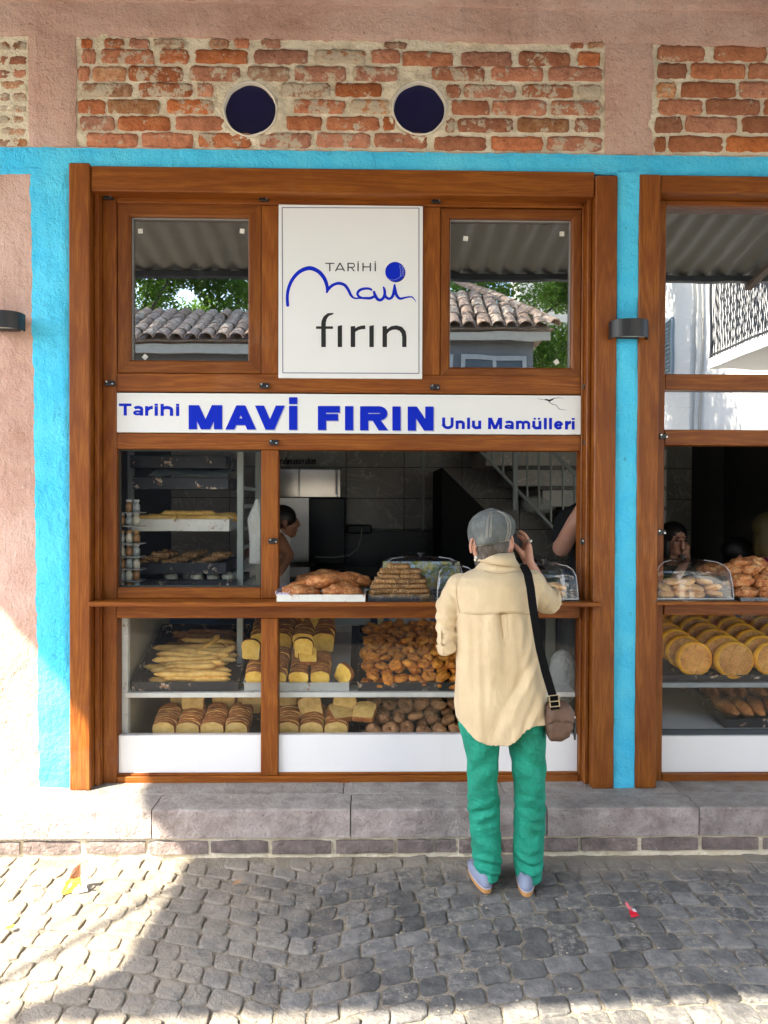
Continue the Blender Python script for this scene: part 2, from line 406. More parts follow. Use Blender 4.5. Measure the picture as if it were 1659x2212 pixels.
Z1 = {(170,207): [(350,398),(450,535),(560,648),(665,800,3),(905,990,3),(1012,1075),(1130,1213)],
 (216,273): [(355,414),(437,665),(690,815),(845,1070),(1100,1330),(1362,1580,3),(1605,1729)],
 (289,349): [(340,388),(400,545,3),(555,790),(822,1038),(1068,1250,3),(1272,1495),(1525,1719)],
 (361,416): [(350,572,3),(600,830),(850,920),(1215,1430,3),(1448,1650)],
 (433,489): [(340,455),(465,690,3),(722,922),(1268,1492),(1515,1690,3)],
 (505,562): [(345,495),(510,735),(760,968),(1237,1390),(1412,1638),(1655,1706)],
 (576,636): [(375,595),(612,834),(858,1084),(1120,1345),(1368,1600),(1618,1845)]}
Z2 = {(183,208): [(0,100,3),(808,862),(880,950,3)],
 (227,284): [(80,300),(335,552),(582,805),(838,934)],
 (291,348): [(205,435),(465,687),(712,940)],
 (368,420): [(270,330),(345,568),(597,818),(838,940,3)],
 (436,496): [(290,455),(467,702),(722,942)],
 (512,570): [(265,305),(318,556),(577,800,3),(825,936)],
 (592,650): [(218,440),(462,686),(705,942)]}
for zz, off in ((Z1, 0), (Z2, 1659)):
    for (ya, yb), L in zz.items():
        for t in L:
            tl = .0045 * (0 if off == 0 else 0)
            brick((t[0] + off) / 2, (t[1] + off) / 2, ya / 2, yb / 2, BR3 if len(t) > 2 else BR1)
Z3 = {(200,262): [(1182,1385),(1425,1652),(1680,1900)], (277,338): [(1180,1308),(1325,1561),(1575,1800)], (357,420): [(1180,1262,3),(1283,1518),(1535,1760)],
 (431,495): [(1187,1375),(1392,1623),(1642,1860)], (506,572): [(1172,1288),(1302,1525),(1547,1770)], (591,654): [(1172,1217),(1230,1463),(1480,1710)]}
for (ya, yb), L in Z3.items():
    for t in L: brick((t[0] + 1659) / 2, (t[1] + 1659) / 2, ya / 2, yb / 2, BR3 if len(t) > 2 else BR2)
for k, (ya, yb) in enumerate([(180,215),(240,276),(300,334),(350,380),(400,434),(452,482),(500,528),(552,580),(598,630)]):
    for x0, x1 in ([(-260,-20),(0,112)] if k % 2 else [(-160,40),(56,114)]): brick(x0/2, x1/2, ya/2, yb/2, BR1 if k in (1,2,4) else BR3, .010)

# ================================================================== PLINTH
def stone_mat(name, cols, speck, sc=9, dark=(.1,.07,.07)):
    m = Mt(name, rough=.85); p = m.pos(); r = m.rnd(); sh = m.vadd(p, m.comb(m.math('MULTIPLY', r, 11.0), 0.0, m.math('MULTIPLY', r, 5.0)))
    c = m.ramp(m.noise(sh, sc, 8, .68), [(.3, cols[0]), (.5, cols[1]), (.7, cols[2])])
    c = m.hsv(c, .5, 1.0, m.math('ADD', m.math('MULTIPLY', r, .22), .86))
    c = m.mix(m.ramp(m.noise(sh, 95, 3, .6), [(.30, speck), (.40, 0.0)]), c, dark)
    c = m.mix(m.ramp(m.noise(sh, 30, 5, .75), [(.60, 0.0), (.70, .55)]), c, (.50,.47,.43))
    c = m.mix(m.ramp(m.noise(sh, 5, 8, .78), [(.54, 0.0), (.66, .55)]), c, (.13,.115,.105))
    m.color(c); m.bump(m.math('ADD', m.noise(sh, 70, 6, .7), m.math('MULTIPLY', m.noise(sh, 18, 4, .6), 1.5)), 1.0, .012); return m.m
ST_TOP = stone_mat('worn_grey_stone', ((.22,.195,.17), (.33,.30,.27), (.42,.395,.36)), .45)
ST_FACE = stone_mat('pinkish_grey_stone', ((.24,.195,.18), (.38,.325,.305), (.52,.46,.435)), .7, dark=(.14,.07,.075))
ST_PUR = stone_mat('purple_brown_stone', ((.13,.105,.095), (.23,.18,.165), (.35,.29,.27)), .5, 14)
ygr = -.265                                              # plinth face plane
zSt = .222
base = thing('stone_plinth', 'low stone plinth of worn grey slabs along the shop front', 'plinth', (0, -.1, 0))
def rough_block(x0, x1, y0, y1, z0, z1, amp=.004, ch=.012, n=None):
    """block with a worn top front edge; profile swept along x"""
    n = n or max(3, int((x1 - x0) / .035)); mb = MB(); rings = []; s = R_.random() * 40
    prof = [(y1, z0), (y0, z0), (y0 - .001, z0 + (z1 - z0) * .3), (y0 - .001, z0 + (z1 - z0) * .65), (y0, z1 - ch), (y0 + ch * .45, z1 - ch * .35), (y0 + ch * 1.3, z1), ((y0 + y1) / 2, z1), (y1, z1)]
    for k in range(n + 1):
        x = x0 + (x1 - x0) * k / n; f = .5 if k in (0, n) else 1
        rings.append([(x, y + (amp * ns(s + x * 14, z * 20, 1) if 0 < i < 8 else 0) + (.003 if k in (0, n) else 0) * (y < y0 + .01), z + (amp * .6 * ns(s + x * 14, y * 20, 6) if i > 3 else 0) - (.003 if k in (0, n) and i > 4 else 0)) for i, (y, z) in enumerate(prof)])
    mb.loft(rings, True); return mb
yb0 = -.09
fx = [at(v, 1780, ygr).x for v in (-160, 327, 757, 1182, 1511, 1850)]
for a, b in zip(fx, fx[1:]):
    put('front_slab', rough_block(a + .0025, b - .0025, ygr, yb0, .097, zSt + .003, .005, .009), [ST_FACE, ST_TOP], base, smooth=False)
    for p_ in base.children[-1].data.polygons:
        if p_.normal.z > .75 or p_.normal.z < -.75 and p_.center.z > .2: p_.material_index = 1
bx = [at(v, 1710, yb0).x for v in (-160, 130, 741, 1090, 1470, 1850)]
for a, b in zip(bx, bx[1:]):
    put('rear_slab', rough_block(a + .002, b - .002, yb0 + .004, .16, .10, zSt + .004, .002, .005), ST_TOP, base)
tx = fx
pl = [0,80,340,345,620,640,892]
cs = [(-220,-85),(-75,78),(95,340),(366,622),(640,893),(908,1155),(1175,1430),(1452,1660+40),(1660+58,1660+213),(1660+222,1660+310),(1660+325,1660+500),(1660+512,1660+682),(1660+694,1660+842),(1660+856,1660+1098),(1660+1118,1660+1360),(1660+1380,1660+1622),(1660+1645,1660+1850)]
for a, b in cs:
    xa_, xb_ = at(a/2, 1835, ygr).x, at(b/2, 1835, ygr).x
    put('kerb_stone', rough_block(xa_, xb_, ygr + .004 + .008 * R_.random(), -.12, .022 + .008 * R_.random(), .078 + .006 * R_.random(), .006, .005), ST_PUR, base)
mb = MB(); g = []
nx = 240
xs = [fx[0] + (fx[-1] - fx[0]) * k / nx for k in range(nx + 1)]
rings = [[(x, ygr + .020 + .007 * ns(x*13, 2) - (.004 if zz == .092 else 0), zz + .004*ns(x*25, zz*9)) for zz in (-.02, .01, .03, .055, .078, .092)] + [(x, -.1, .095)] for x in xs]
mb.loft(rings, False, closed=False); put('plinth_mortar', mb, MORT, base, smooth=True)

# ================================================================== GROUND AND PAVING
gm = Mt('sandy_joint_fill', rough=.95); gp = gm.pos()
gm.color(gm.mix(gm.ramp(gm.noise(gp, 6, 7, .7), [(.35, 0.0), (.7, 1.0)]), (.235,.20,.15), (.38,.33,.25)))
gm.bump(gm.math('ADD', gm.noise(gp, 90, 6, .75), gm.math('MULTIPLY', gm.vor(gp, 120), .5)), 1.0, .010); SAND = gm.m
mb = MB(); gx0, gx1, gy0, gy1 = -3.0, 3.0, -2.4, -.22; nx, ny = 260, 96
gz = lambda x, y: .003 * ns(x*4, y*4) + .004 * ns(x*21, y*21, 3) + .0015
vs = [(gx0 + (gx1-gx0)*i/nx, gy0 + (gy1-gy0)*j/ny, gz(gx0 + (gx1-gx0)*i/nx, gy0 + (gy1-gy0)*j/ny)) for j in range(ny+1) for i in range(nx+1)]
mb.add(vs, [(j*(nx+1)+i, j*(nx+1)+i+1, (j+1)*(nx+1)+i+1, (j+1)*(nx+1)+i) for j in range(ny) for i in range(nx)])
struct(put('joint_sand', mb, SAND, smooth=True))
# far ground: one sheet with a cobbled street material
cm = Mt('distant_cobbles', rough=.85); cp = cm.pos()
cv = cm.vor(cp, 9.5, 'DISTANCE_TO_EDGE'); cm.color(cm.mix(cm.ramp(cv, [(.03, 1.0), (.09, 0.0)]), cm.ramp(cm.noise(cp, 4, 6), [(.3, (.13,.125,.12)), (.7, (.27,.25,.22))]), (.32,.27,.2)))
cm.bump(cm.ramp(cv, [(0, 0.0), (.12, 1.0)]), .6, .02)
mb = MB(); mb.add([(-60,-60,-.03),(60,-60,-.03),(60,60,-.03),(-60,60,-.03)], [(0,1,2,3)])
gr = struct(put('street_ground', mb, cm.m))

sm = Mt('basalt_sett', rough=.75); sp = sm.pos(); sr = sm.rnd(); sx = sm.sep(sp)
ssh = sm.vadd(sp, sm.comb(sm.math('MULTIPLY', sr, 23.0), sm.math('MULTIPLY', sr, 7.0), 0.0))
sc = sm.ramp(sm.noise(ssh, 13, 8, .7), [(.3, (.070,.069,.069)), (.5, (.122,.119,.115)), (.72, (.23,.22,.20))])
sc = sm.hsv(sc, .5, 1.1, sm.math('ADD', sm.math('MULTIPLY', sr, .75), .62))
dust = sm.ramp(sm.noise(ssh, 34, 7, .78), [(.47, 0.0), (.60, .8)])
worn = sm.ramp(sm.math('FRACT', sm.math('MULTIPLY', sr, 5.7)), [(.45, .25), (.75, 1.0)])
sc = sm.mix(sm.math('MULTIPLY', dust, worn), sc, (.30,.275,.235))
# more trodden sand lies over the stones towards the left and next to the plinth
edge = sm.ramp(sm.math('ADD', sm.math('MULTIPLY', sx[0], -.36), sm.math('MULTIPLY', sm.noise(sp, 5, 6, .75), 1.0)), [(.50, 0.0), (.85, .85)])
sc = sm.mix(edge, sc, (.32,.275,.21))
edge2 = sm.ramp(sm.math('ADD', sm.math('MULTIPLY', sm.math('ADD', sx[1], .55), 2.0), sm.noise(sp, 9, 6, .75)), [(.62, 0.0), (.95, .8)])
sc = sm.mix(edge2, sc, (.31,.27,.215))
sm.color(sc); sm.rough(.72); sm.bump(sm.math('ADD', sm.noise(ssh, 75, 6, .7), sm.math('MULTIPLY', sm.noise(ssh, 22, 4, .6), 1.3)), .95, .008); SETT = sm.m

pav = thing('cobbled_paving', 'dark basalt cobbles laid in arcs across the street before the shop', 'paving', (0, -.8, 0))
pav['kind'] = 'structure'; del pav['category']; pav.name = 'pavement'
def arc(s):
    a, b = -2.2, -.22
    if s < b: c = -1.35; k = .22
    else: c = 1.15; k = .17
    d = s - c
    return -k * d * d + (.22 * (b + 1.35) ** 2 if s < b else .17 * (b - 1.15) ** 2)
stones = []
for j in range(-2, 42):
    v0 = -3.35 + j * .098
    s = -3.1 + R_.random() * .1
    if True:
        while s < 3.1:
            wd_ = R_.uniform(.082, .135)
            sl = abs((arc(s + .06) - arc(s)) / .06)
            sm_ = s + wd_ / 2; ym = v0 + .049 + arc(sm_)
            if -1.75 < ym < -.28: stones.append((s, s + wd_, v0, ym))
            s += wd_
def sett(s0, s1, v0):
    h = .098; sk = .10 * ns(s0 * 3, v0 * 3)
    def J(i): return .007 * (R_.random() - .5)
    g = .0035
    c = [(s0 + g, v0 + g), (s1 - g, v0 + g), (s1 - g, v0 + h - g), (s0 + g, v0 + h - g)]
    out = []
    for k in range(4):
        A = Vector(c[k]); B = Vector(c[(k+1) % 4]); P0 = Vector(c[k-1])
        for t, q in ((.10, P0), (.09, B)):
            p = A.lerp(q, t + .09 * R_.random()); out.append(p)
        m_ = A.lerp(B, .5); nrm = Vector((-(B-A).y, (B-A).x)).normalized(); out.append(m_ - nrm * .003 * (R_.random() - .2))
    mid = (s0 + s1) / 2
    pts = [(p.x + J(0) + sk * (p.y - v0 - h/2), p.y + arc(mid) + (arc(p.x) - arc(mid)) * .85 + J(0)) for p in out]
    return pts
cnt = 0; rest = MB()
def depthkey(t): return t[3]
vis = []
for (s0, s1, v0, ym) in stones:
    z = ym - CAM.y; px = CW/2 + ((s0+s1)/2 - .02*z) / z * F; py = 1086 + F * 1.58 / z
    inside = -70 < px < CW + 70 and py < CH + 70
    vis.append((not inside, ym, s0, s1, v0))
vis.sort(key=lambda t: (t[0], t[1]))
for k, (out, ym, s0, s1, v0) in enumerate(vis):
    P = sett(s0, s1, v0); mb = MB() if k < 300 and not out else rest
    cx = sum(p[0] for p in P) / len(P); cy = sum(p[1] for p in P) / len(P); n = len(P)
    top = .005 + .007 * R_.random(); tx_, ty_ = .06 * (R_.random() - .5), .06 * (R_.random() - .5)
    def ringz(f, z): return [(cx + (x - cx) * f, cy + (y - cy) * f, z + (tx_ * (x - cx) + ty_ * (y - cy)) + .0025 * ns(x*60, y*60)) for x, y in P]
    r0, r1, r2, r3 = ringz(1.0, -.03), ringz(.995, top - .006), ringz(.955, top - .0015), ringz(.86, top)
    mb.loft([r0, r1, r2, r3], False); o = len(mb.v); mb.add(r3 + [(cx, cy, top + .0015)], [(i, (i+1) % n, n) for i in range(n)])
    if mb is not rest: put('cobble', mb, SETT, pav)
stuff(put('cobbles_edge', rest, SETT, pav))
# ================================================================== STOREFRONT JOINERY
FY = .06; PY = -.04; GY = .105
def wx(px, py=1100, Y=FY): return at(px, py, Y).x
def wz(py, px=740, Y=FY): return at(px, py, Y).z
def beam(name, x0, x1, z0, z1, y0, y1, mat, par, c=.0035):
    return put(name, MB().cbox(x0, x1, y0, y1, z0, z1, c), mat, par)
def mitred(name, x0, x1, z0, z1, w, y0, y1, par, mats=(WD, WDH), b=.003):
    """four mitred members with a chamfered inner lip"""
    mb = MB()
    O = [(x0, z0), (x1, z0), (x1, z1), (x0, z1)]; i1 = [(x0+w-.008, z0+w-.008), (x1-w+.008, z0+w-.008), (x1-w+.008, z1-w+.008), (x0+w-.008, z1-w+.008)]
    I = [(x0+w, z0+w), (x1-w, z0+w), (x1-w, z1-w), (x0+w, z1-w)]
    O2 = [(x0+b, z0+b), (x1-b, z0+b), (x1-b, z1-b), (x0+b, z1-b)]
    for k in range(4):
        j = (k+1) % 4; mi = 1 if k in (0, 2) else 0; e = .0007
        ring = lambda q: [(O[q][0], y1, O[q][1]), (O[q][0], y0 + b, O[q][1]), (O2[q][0], y0, O2[q][1]), (i1[q][0], y0, i1[q][1]), (I[q][0], y0 + .008, I[q][1]), (I[q][0], y1, I[q][1])]
        ra, rb = ring(k), ring(j)
        d = (Vector(rb[2]) - Vector(ra[2])).normalized() * e
        mb.loft([[tuple(Vector(p) + d) for p in ra], [tuple(Vector(p) - d) for p in rb]], True, mi)
    return put(name, mb, list(mats), par)
def pane(name, x0, x1, z0, z1, y, mat, par, th=.004):
    mb = MB(); mb.add([(x0, y, z0), (x1, y, z0), (x1, y, z1), (x0, y, z1)], [(0, 1, 2, 3)]); return put(name, mb, mat, par)
BLK = flat('black_metal', (.012,.012,.014), .38, 0.0, .1); SCR = Mt('screw_steel', (.6,.6,.6), .3, 1.0).m
def bracket(px, py, par, y=FY, flip=False):
    c = at(px, py, y); mb = MB()
    mb.cbox(c.x - .022, c.x + .022, y - .014, y, c.z - .012, c.z + .012, .002)
    mb.cbox(c.x - (.012 if flip else .022), c.x + (.022 if flip else .008), y - .024, y - .0142, c.z - .014, c.z + .003, .002)
    o = put('bracket', mb, BLK, par)
    for sx, sz in ((-.013, .006), (.014, -.004)):
        s = MB(); s.tube([(c.x + sx, y - .0275 if sz < 0 or True else 0, c.z + sz), (c.x + sx, y - .013, c.z + sz)], .0042, 8); put('screw', s, SCR, o)

WHITE = Mt('white_laminate', (.80,.81,.82), .22); WHITE.bump(WHITE.noise(WHITE.coord(), 90, 3), .04, .001)
WHITE.color(WHITE.mix(WHITE.ramp(WHITE.noise(WHITE.coord('Object', (3, 3, 1)), 3, 6, .7), [(.5, 0.0), (.8, .12)]), (.80,.81,.82), (.62,.60,.55))); WHM = WHITE.m
SIGNW = flat('sign_white', (.76,.78,.79), .3, var=.03, scale=3)
STICK = flat('sticker_white', (.75,.74,.68), .6)

zA = wz(430); zfoot = zSt + .006
def unit(label, xl, xa, xb, xc, xd, xr, cat='shop front', left=True):
    t = thing('shop_front', label, cat, ((xl + xr) / 2, 0, zSt)); return t
# ---- world x of the main uprights of the left shop front
xPl0, xPl1 = wx(149, 1000, PY), wx(194, 1000, PY)
xPr0, xPr1 = wx(1283, 1000, PY), wx(1330, 1000, PY)
xa, xb = wx(222), wx(252); xc, xd = wx(1254), wx(1280)
xm0, xm1 = wx(564), wx(601)
xm2, xm3 = wx(912, 620), wx(951, 620)
front = thing('shop_front', 'wide golden oak shop front with the open serving hatch and the blue lettered banner', 'shop front', (0, 0, zSt))
zhb = wz(372, 740, PY); zht = zhb
beam('post', xPl0, xPl1, zSt + .004, zhb + .03, PY, .12, WV, front, .005)
beam('post', xPr0, xPr1, zSt + .004, zhb + .0, PY - .003, .12, WV, front, .005)
beam('head_beam', xPl1 + .001, xPr0 - .001, wz(418, 740, PY + .012), zhb + .022, PY + .012, .12, WH, front, .005)
# stepped jamb mouldings between post and frame
for (x0, x1, y) in ((xPl1 + .001, xPl1 + .024, .012), (xPl1 + .0255, xa - .0015, .034)):
    beam('jamb_moulding', x0, x1, zSt + .006, wz(424), y, .13, WV, front, .004)
for (x0, x1, y) in ((xPr0 - .022, xPr0 - .001, .012), (xd + .0015, xPr0 - .0235, .034)):
    if x1 - x0 > .004: beam('jamb_moulding', x0, x1, zSt + .006, wz(424), y, .13, WV, front, .004)
beam('head_moulding', xPl1 + .001, xPr0 - .001, wz(427), wz(419.5), .014, .13, WH, front, .003)
beam('head_rail', xb + .001, xc - .001, wz(444), wz(428), FY - .006, .14, WH, front)
ztl = wz(428)
zRail = {}
beam('stile', xa, xb, wz(1697), ztl, FY - .002, .14, WV, front, .003)
beam('stile', xc, xd, wz(1697), ztl, FY - .002, .14, WV, front, .003)
zt1, zt0 = wz(809), wz(848.5)
beam('transom', xb + .001, xc - .001, zt0, zt1, FY, .14, WH, front)
zu1, zu0 = wz(938), wz(972)
beam('transom', xb + .001, xc - .001, zu0, zu1, FY, .14, WH, front)
beam('mullion', xm0, xm1, zt1 + .001, wz(444) - .001, FY + .002, .14, WV, front)
beam('mullion', xm2, xm3, zt1 + .001, wz(444) - .001, FY + .002, .14, WV, front)
zsf, zsb = wz(1301, 740, -.07), wz(1311, 740, -.07)
beam('mullion', xm0, xm1, zsf + .001, zu0 - .001, FY + .001, .14, WV, front)
beam('window_rail', xb + .001, xm0 - .001, zsf + .001, wz(1270), FY + .0025, .14, WH, front)
xs0, xs1 = wx(190, 1305, -.07), wx(1299, 1305, -.07)
shelf = beam('counter_ledge', xs0, xs1, zsb, zsf, -.07, .40, WH, front, .004)
beam('counter_rail', xb + .001, xc - .001, wz(1335), zsb - .001, FY - .01, .14, WH, front)
beam('mullion', xm0, xm1, wz(1676) + .001, wz(1335) - .001, FY + .002, .14, WV, front)
beam('bottom_rail', xb + .001, xc - .001, wz(1697), wz(1676), FY - .004, .14, WH, front)
beam('bottom_bead', xb + .001, xm0 - .001, wz(1676) + .0005, wz(1672), FY + .012, .12, WH, front, .002)
beam('bottom_bead', xm1 + .001, xc - .001, wz(1676) + .0005, wz(1671), FY + .012, .12, WH, front, .002)
for (x0, x1) in ((xb + .001, xm0 - .001), (xm1 + .001, xc - .001)):
    beam('white_panel', x0, x1, wz(1671.5), wz(1590.5), FY + .022, .125, WHM, front, .002)
    pane('glass_pane', x0, x1, wz(1593), wz(1335), GY, GL_LOW, front)
    o = MB(); o.box(x0, x1, GY - .004, GY + .008, wz(1593), wz(1591.5)); put('edge_strip', o, BLK, front)
pane('glass_pane', xb + .001, xm0 - .001, wz(1270), zu0, GY, GL_LOW, front)
o = MB(); w_ = .008
x0, x1, z0, z1 = xb + .001, xm0 - .001, wz(1270), zu0
for a, b, c, d in ((x0, x1, z0, z0 + w_), (x0, x1, z1 - w_, z1), (x0, x0 + w_, z0 + w_, z1 - w_), (x1 - w_, x1, z0 + w_, z1 - w_)): o.box(a, b, GY - .012, GY - .002, c, d)
put('rubber_gasket', o, flat('dark_rubber', (.03,.035,.035), .6), front)
# upper sashes
def sash(x0, x1, zt, zb, stick, par, sw):
    s = mitred('window_sash', x0, x1, zb, zt, sw, FY - .012 + .018, .13, par)
    p = pane('glass_pane', x0 + sw - .002, x1 - sw + .002, zb + sw - .002, zt - sw + .002, GY + .004, GL_UP, s)
    g = MB(); a, b, c, d = x0 + sw, x1 - sw, zb + sw, zt - sw
    g.box(a, a + .004, GY - .01, GY + .002, c, d); g.box(b - .004, b, GY - .01, GY + .002, c, d); g.box(a + .004, b - .004, GY - .01, GY + .002, d - .004, d)
    put('glazing_strip', g, flat('grey_strip', (.35,.36,.36), .5), s)
    for (px, py, r) in stick:
        q = at(px, py, GY - .001); m = MB(); h = .0115
        m.add([(q.x + h*1.414*math.cos(r + PI/4 + k*PI/2), GY + .0005, q.z + h*1.414*math.sin(r + PI/4 + k*PI/2)) for k in range(4)], [(0,1,2,3)]); put('sticker', m, STICK, s)
sash(xb + .002, xm0 - .002, wz(442), wz(808), [(303,499,.05),(523,499,-.1),(313,771,-.7)], front, .062)
sash(xm3 + .002, xc - .002, wz(446), wz(811), [(1006,515,-.15),(1214,505,0),(1202,782,.6)], front, .046)
dk = MB()      # dark boarding behind the top lights
for (px, py) in [(571,431),(942,435)]: bracket(px, py, front, FY - .006)
bracket(236, 427, front, FY - .004); bracket(1272, 435, front, FY - .004)
for (px, py) in [(240,829),(572,834),(939,837),(1268,836),(592,956),(1269,955),(591,1168),(1262,1170)]: bracket(px, py, front, FY - .002, R_.random() < .5)

# ---- right shop front
rf = thing('shop_front', 'second golden oak shop front at the right edge with the blank upper glazing', 'shop front', (1.7, 0, zSt))
yq0, yq1 = wx(1377, 1000, PY), wx(1423, 1000, PY); xq = wx(1434, 1100); xR = wx(1659, 1100) + .72
beam('post', yq0, yq1, zSt + .004, wz(376, 1400, PY), PY, .12, WV, rf, .005)
beam('post', xR, xR + .10, zSt + .004, wz(376, 1400, PY), PY, .12, WV, rf, .005)
beam('head_beam', yq1 + .001, xR - .001, wz(417, 1540, PY + .01), wz(377, 1540, PY), PY + .01, .12, WH, rf, .005)
beam('head_moulding', yq1 + .001, xR - .001, wz(432, 1540), wz(420, 1540), .02, .13, WH, rf, .004)
xs_ = wx(1418.5, 1100)
beam('stile', xs_ + .0, xq, wz(1697, 1500), wz(434, 1500), FY - .002, .14, WV, rf, .003)
RR = [(433,444),(808,842),(928,962)]
for a, b in RR: beam('transom', xq + .001, xR, wz(b, 1500), wz(a, 1500), FY, .14, WH, rf)
beam('counter_rail', xq + .001, xR, wz(1328, 1500), wz(1309.5, 1500, -.03) - .001, FY - .01, .14, WH, rf)
beam('counter_ledge', wx(1419, 1300, -.05), xR, wz(1308, 1500, -.05), wz(1300, 1500, -.05), -.05, .40, WH, rf, .004)
beam('bottom_rail', xq + .001, xR, wz(1697, 1500), wz(1672, 1500), FY - .004, .14, WH, rf)
beam('white_panel', xq + .001, xR, wz(1671.5, 1500), wz(1593, 1500), FY + .022, .125, WHM, rf, .002)
pane('glass_pane', xq + .001, xR, wz(808, 1500), wz(444, 1500), GY, GL_UP, rf)
pane('glass_pane', xq + .001, xR, wz(928, 1500), wz(842, 1500), GY, GL_UP, rf)
pane('glass_pane', xq + .001, xR, wz(1595, 1500), wz(1328, 1500), GY, GL_LOW, rf)
o = MB(); o.box(xq + .012, xR, GY - .003, GY + .012, wz(1594, 1500), wz(1582, 1500)); put('edge_strip', o, flat('dark_blue_strip', (.02,.035,.05), .4), rf)
bracket(1430, 943, rf, FY - .002); bracket(1426, 1149, rf, FY - .002)

# ================================================================== LETTERING
def arcp(cx, cy, rx, ry, a0, a1, n=10): return [(cx + rx*math.cos(rad(a0 + (a1-a0)*k/n)), cy + ry*math.sin(rad(a0 + (a1-a0)*k/n))) for k in range(n+1)]
def glyph(ch, Wd, w, xh=.74):
    """-> list of ('s', points, width) strokes and ('p', points) polygons in a box Wd wide and 1 high"""
    h = w * .82; L = []; a = w / 2
    st = lambda x, y0, y1: L.append(('p', [(x - a, y0), (x + a, y0), (x + a, y1), (x - a, y1)]))
    bar = lambda x0, x1, y: L.append(('p', [(x0, y - h/2), (x1, y - h/2), (x1, y + h/2), (x0, y + h/2)]))
    if ch in 'Iİıil1':
        st(Wd/2, 0, 1 if ch in 'Iİl' else xh)
        if ch == 'İ': L.append(('p', [(Wd/2 - a, 1.07), (Wd/2 + a, 1.07), (Wd/2 + a, 1.07 + h), (Wd/2 - a, 1.07 + h)]))
        if ch == 'i': L.append(('p', [(Wd/2 - a, .83), (Wd/2 + a, .83), (Wd/2 + a, .83 + h*.8), (Wd/2 - a, .83 + h*.8)]))
    elif ch == 'F': st(a, 0, 1); bar(a, Wd, 1 - h/2); bar(a, Wd*.92, .53)
    elif ch == 'T': st(Wd/2, 0, 1); bar(0, Wd, 1 - h/2)
    elif ch == 'H': st(a, 0, 1); st(Wd - a, 0, 1); bar(a, Wd - a, .52)
    elif ch in 'AV':
        f = (lambda y: y) if ch == 'A' else (lambda y: 1 - y); q = w * 1.08; c = Wd/2
        L.append(('p', [(0, f(0)), (q, f(0)), (c + q/2, f(1)), (c - q/2, f(1))])); L.append(('p', [(Wd - q, f(0)), (Wd, f(0)), (c + q/2, f(1)), (c - q/2, f(1))]))
        if ch == 'A': L.append(('p', [(Wd*.2, .18), (Wd*.8, .18), (Wd*.74, .18 + h), (Wd*.26, .18 + h)]))
    elif ch == 'M':
        st(a, 0, 1); st(Wd - a, 0, 1); q = w * .55; c = Wd/2
        L.append(('p', [(c - q, 0), (c + q, 0), (w * 1.25, 1), (0.02, 1)])); L.append(('p', [(c - q, 0), (c + q, 0), (Wd, 1), (Wd - w*1.25, 1)]))
    elif ch == 'N':
        st(a, 0, 1); st(Wd - a, 0, 1); L.append(('p', [(Wd - w*1.15, 0), (Wd - .02, 0), (w*1.1, 1), (.02, 1)]))
    elif ch == 'R':
        st(a, 0, 1); r = (1 - .42) / 2; cx = Wd - w/2 - r*.75
        L.append(('s', [(a, 1 - h/2), (cx, 1 - h/2)] + arcp(cx, .70, r*.75, .30 - h/2 + .0, 88, -88) + [(a, .40 + h/2)], h))
        L.append(('p', [(Wd*.42, .45), (Wd*.42 + w, .45), (Wd, 0), (Wd - w*1.15, 0)]))
    elif ch == 'U': L.append(('s', [(a, 1), (a, .38)] + arcp(Wd/2, .38, Wd/2 - a, .38 - h/2, 180, 360) + [(Wd - a, 1)], w))
    elif ch in 'nhmrun' or ch in 'ü':
        if ch in 'uü':
            L.append(('s', [(a, xh), (a, .30)] + arcp(Wd/2, .30, Wd/2 - a, .30 - h/2, 180, 350), w)); st(Wd - a, 0, xh)
            if ch == 'ü':
                for x in (Wd*.27, Wd*.73): L.append(('p', [(x - a*.8, .84), (x + a*.8, .84), (x + a*.8, 1.0), (x - a*.8, 1.0)]))
        else:
            st(a, 0, 1 if ch == 'h' else xh)
            if ch == 'r': L.append(('s', arcp(Wd + .02, xh*.45, Wd - a, xh*.55 - h/2, 175, 92), w))
            else:
                k = 2 if ch == 'm' else 1; s = (Wd - w) / k
                for j in range(k):
                    x0 = a + s*j; L.append(('s', arcp(x0 + s/2, xh*.62, s/2, xh*.38 - h/2, 172, 0) + [(x0 + s, 0)], w if k == 1 else w*.92))
    elif ch == 'a':
        L.append(('s', [(a*1.2, xh*.76)] + arcp(Wd/2, xh*.70, Wd/2 - a, xh*.30 - h/2, 160, 0)[1:] + [(Wd - a, 0)], w*.9))
        L.append(('s', arcp(Wd/2 - .02, xh*.29, Wd/2 - a*1.1, xh*.29 - h/2, 20, 340, 16), h*.85))
    elif ch == 'e':
        L.append(('s', arcp(Wd/2, xh/2, Wd/2 - a, xh/2 - h/2, -35, -360, 20), w*.9)); bar(a, Wd - a, xh*.5); 
    elif ch == 'f':
        L.append(('s', [(Wd*.45, 0), (Wd*.45, .72)] + arcp(Wd, .72, Wd*.55, .28 - h/2, 180, 95), w)); bar(0, Wd*.95, xh - h/2)
    return L
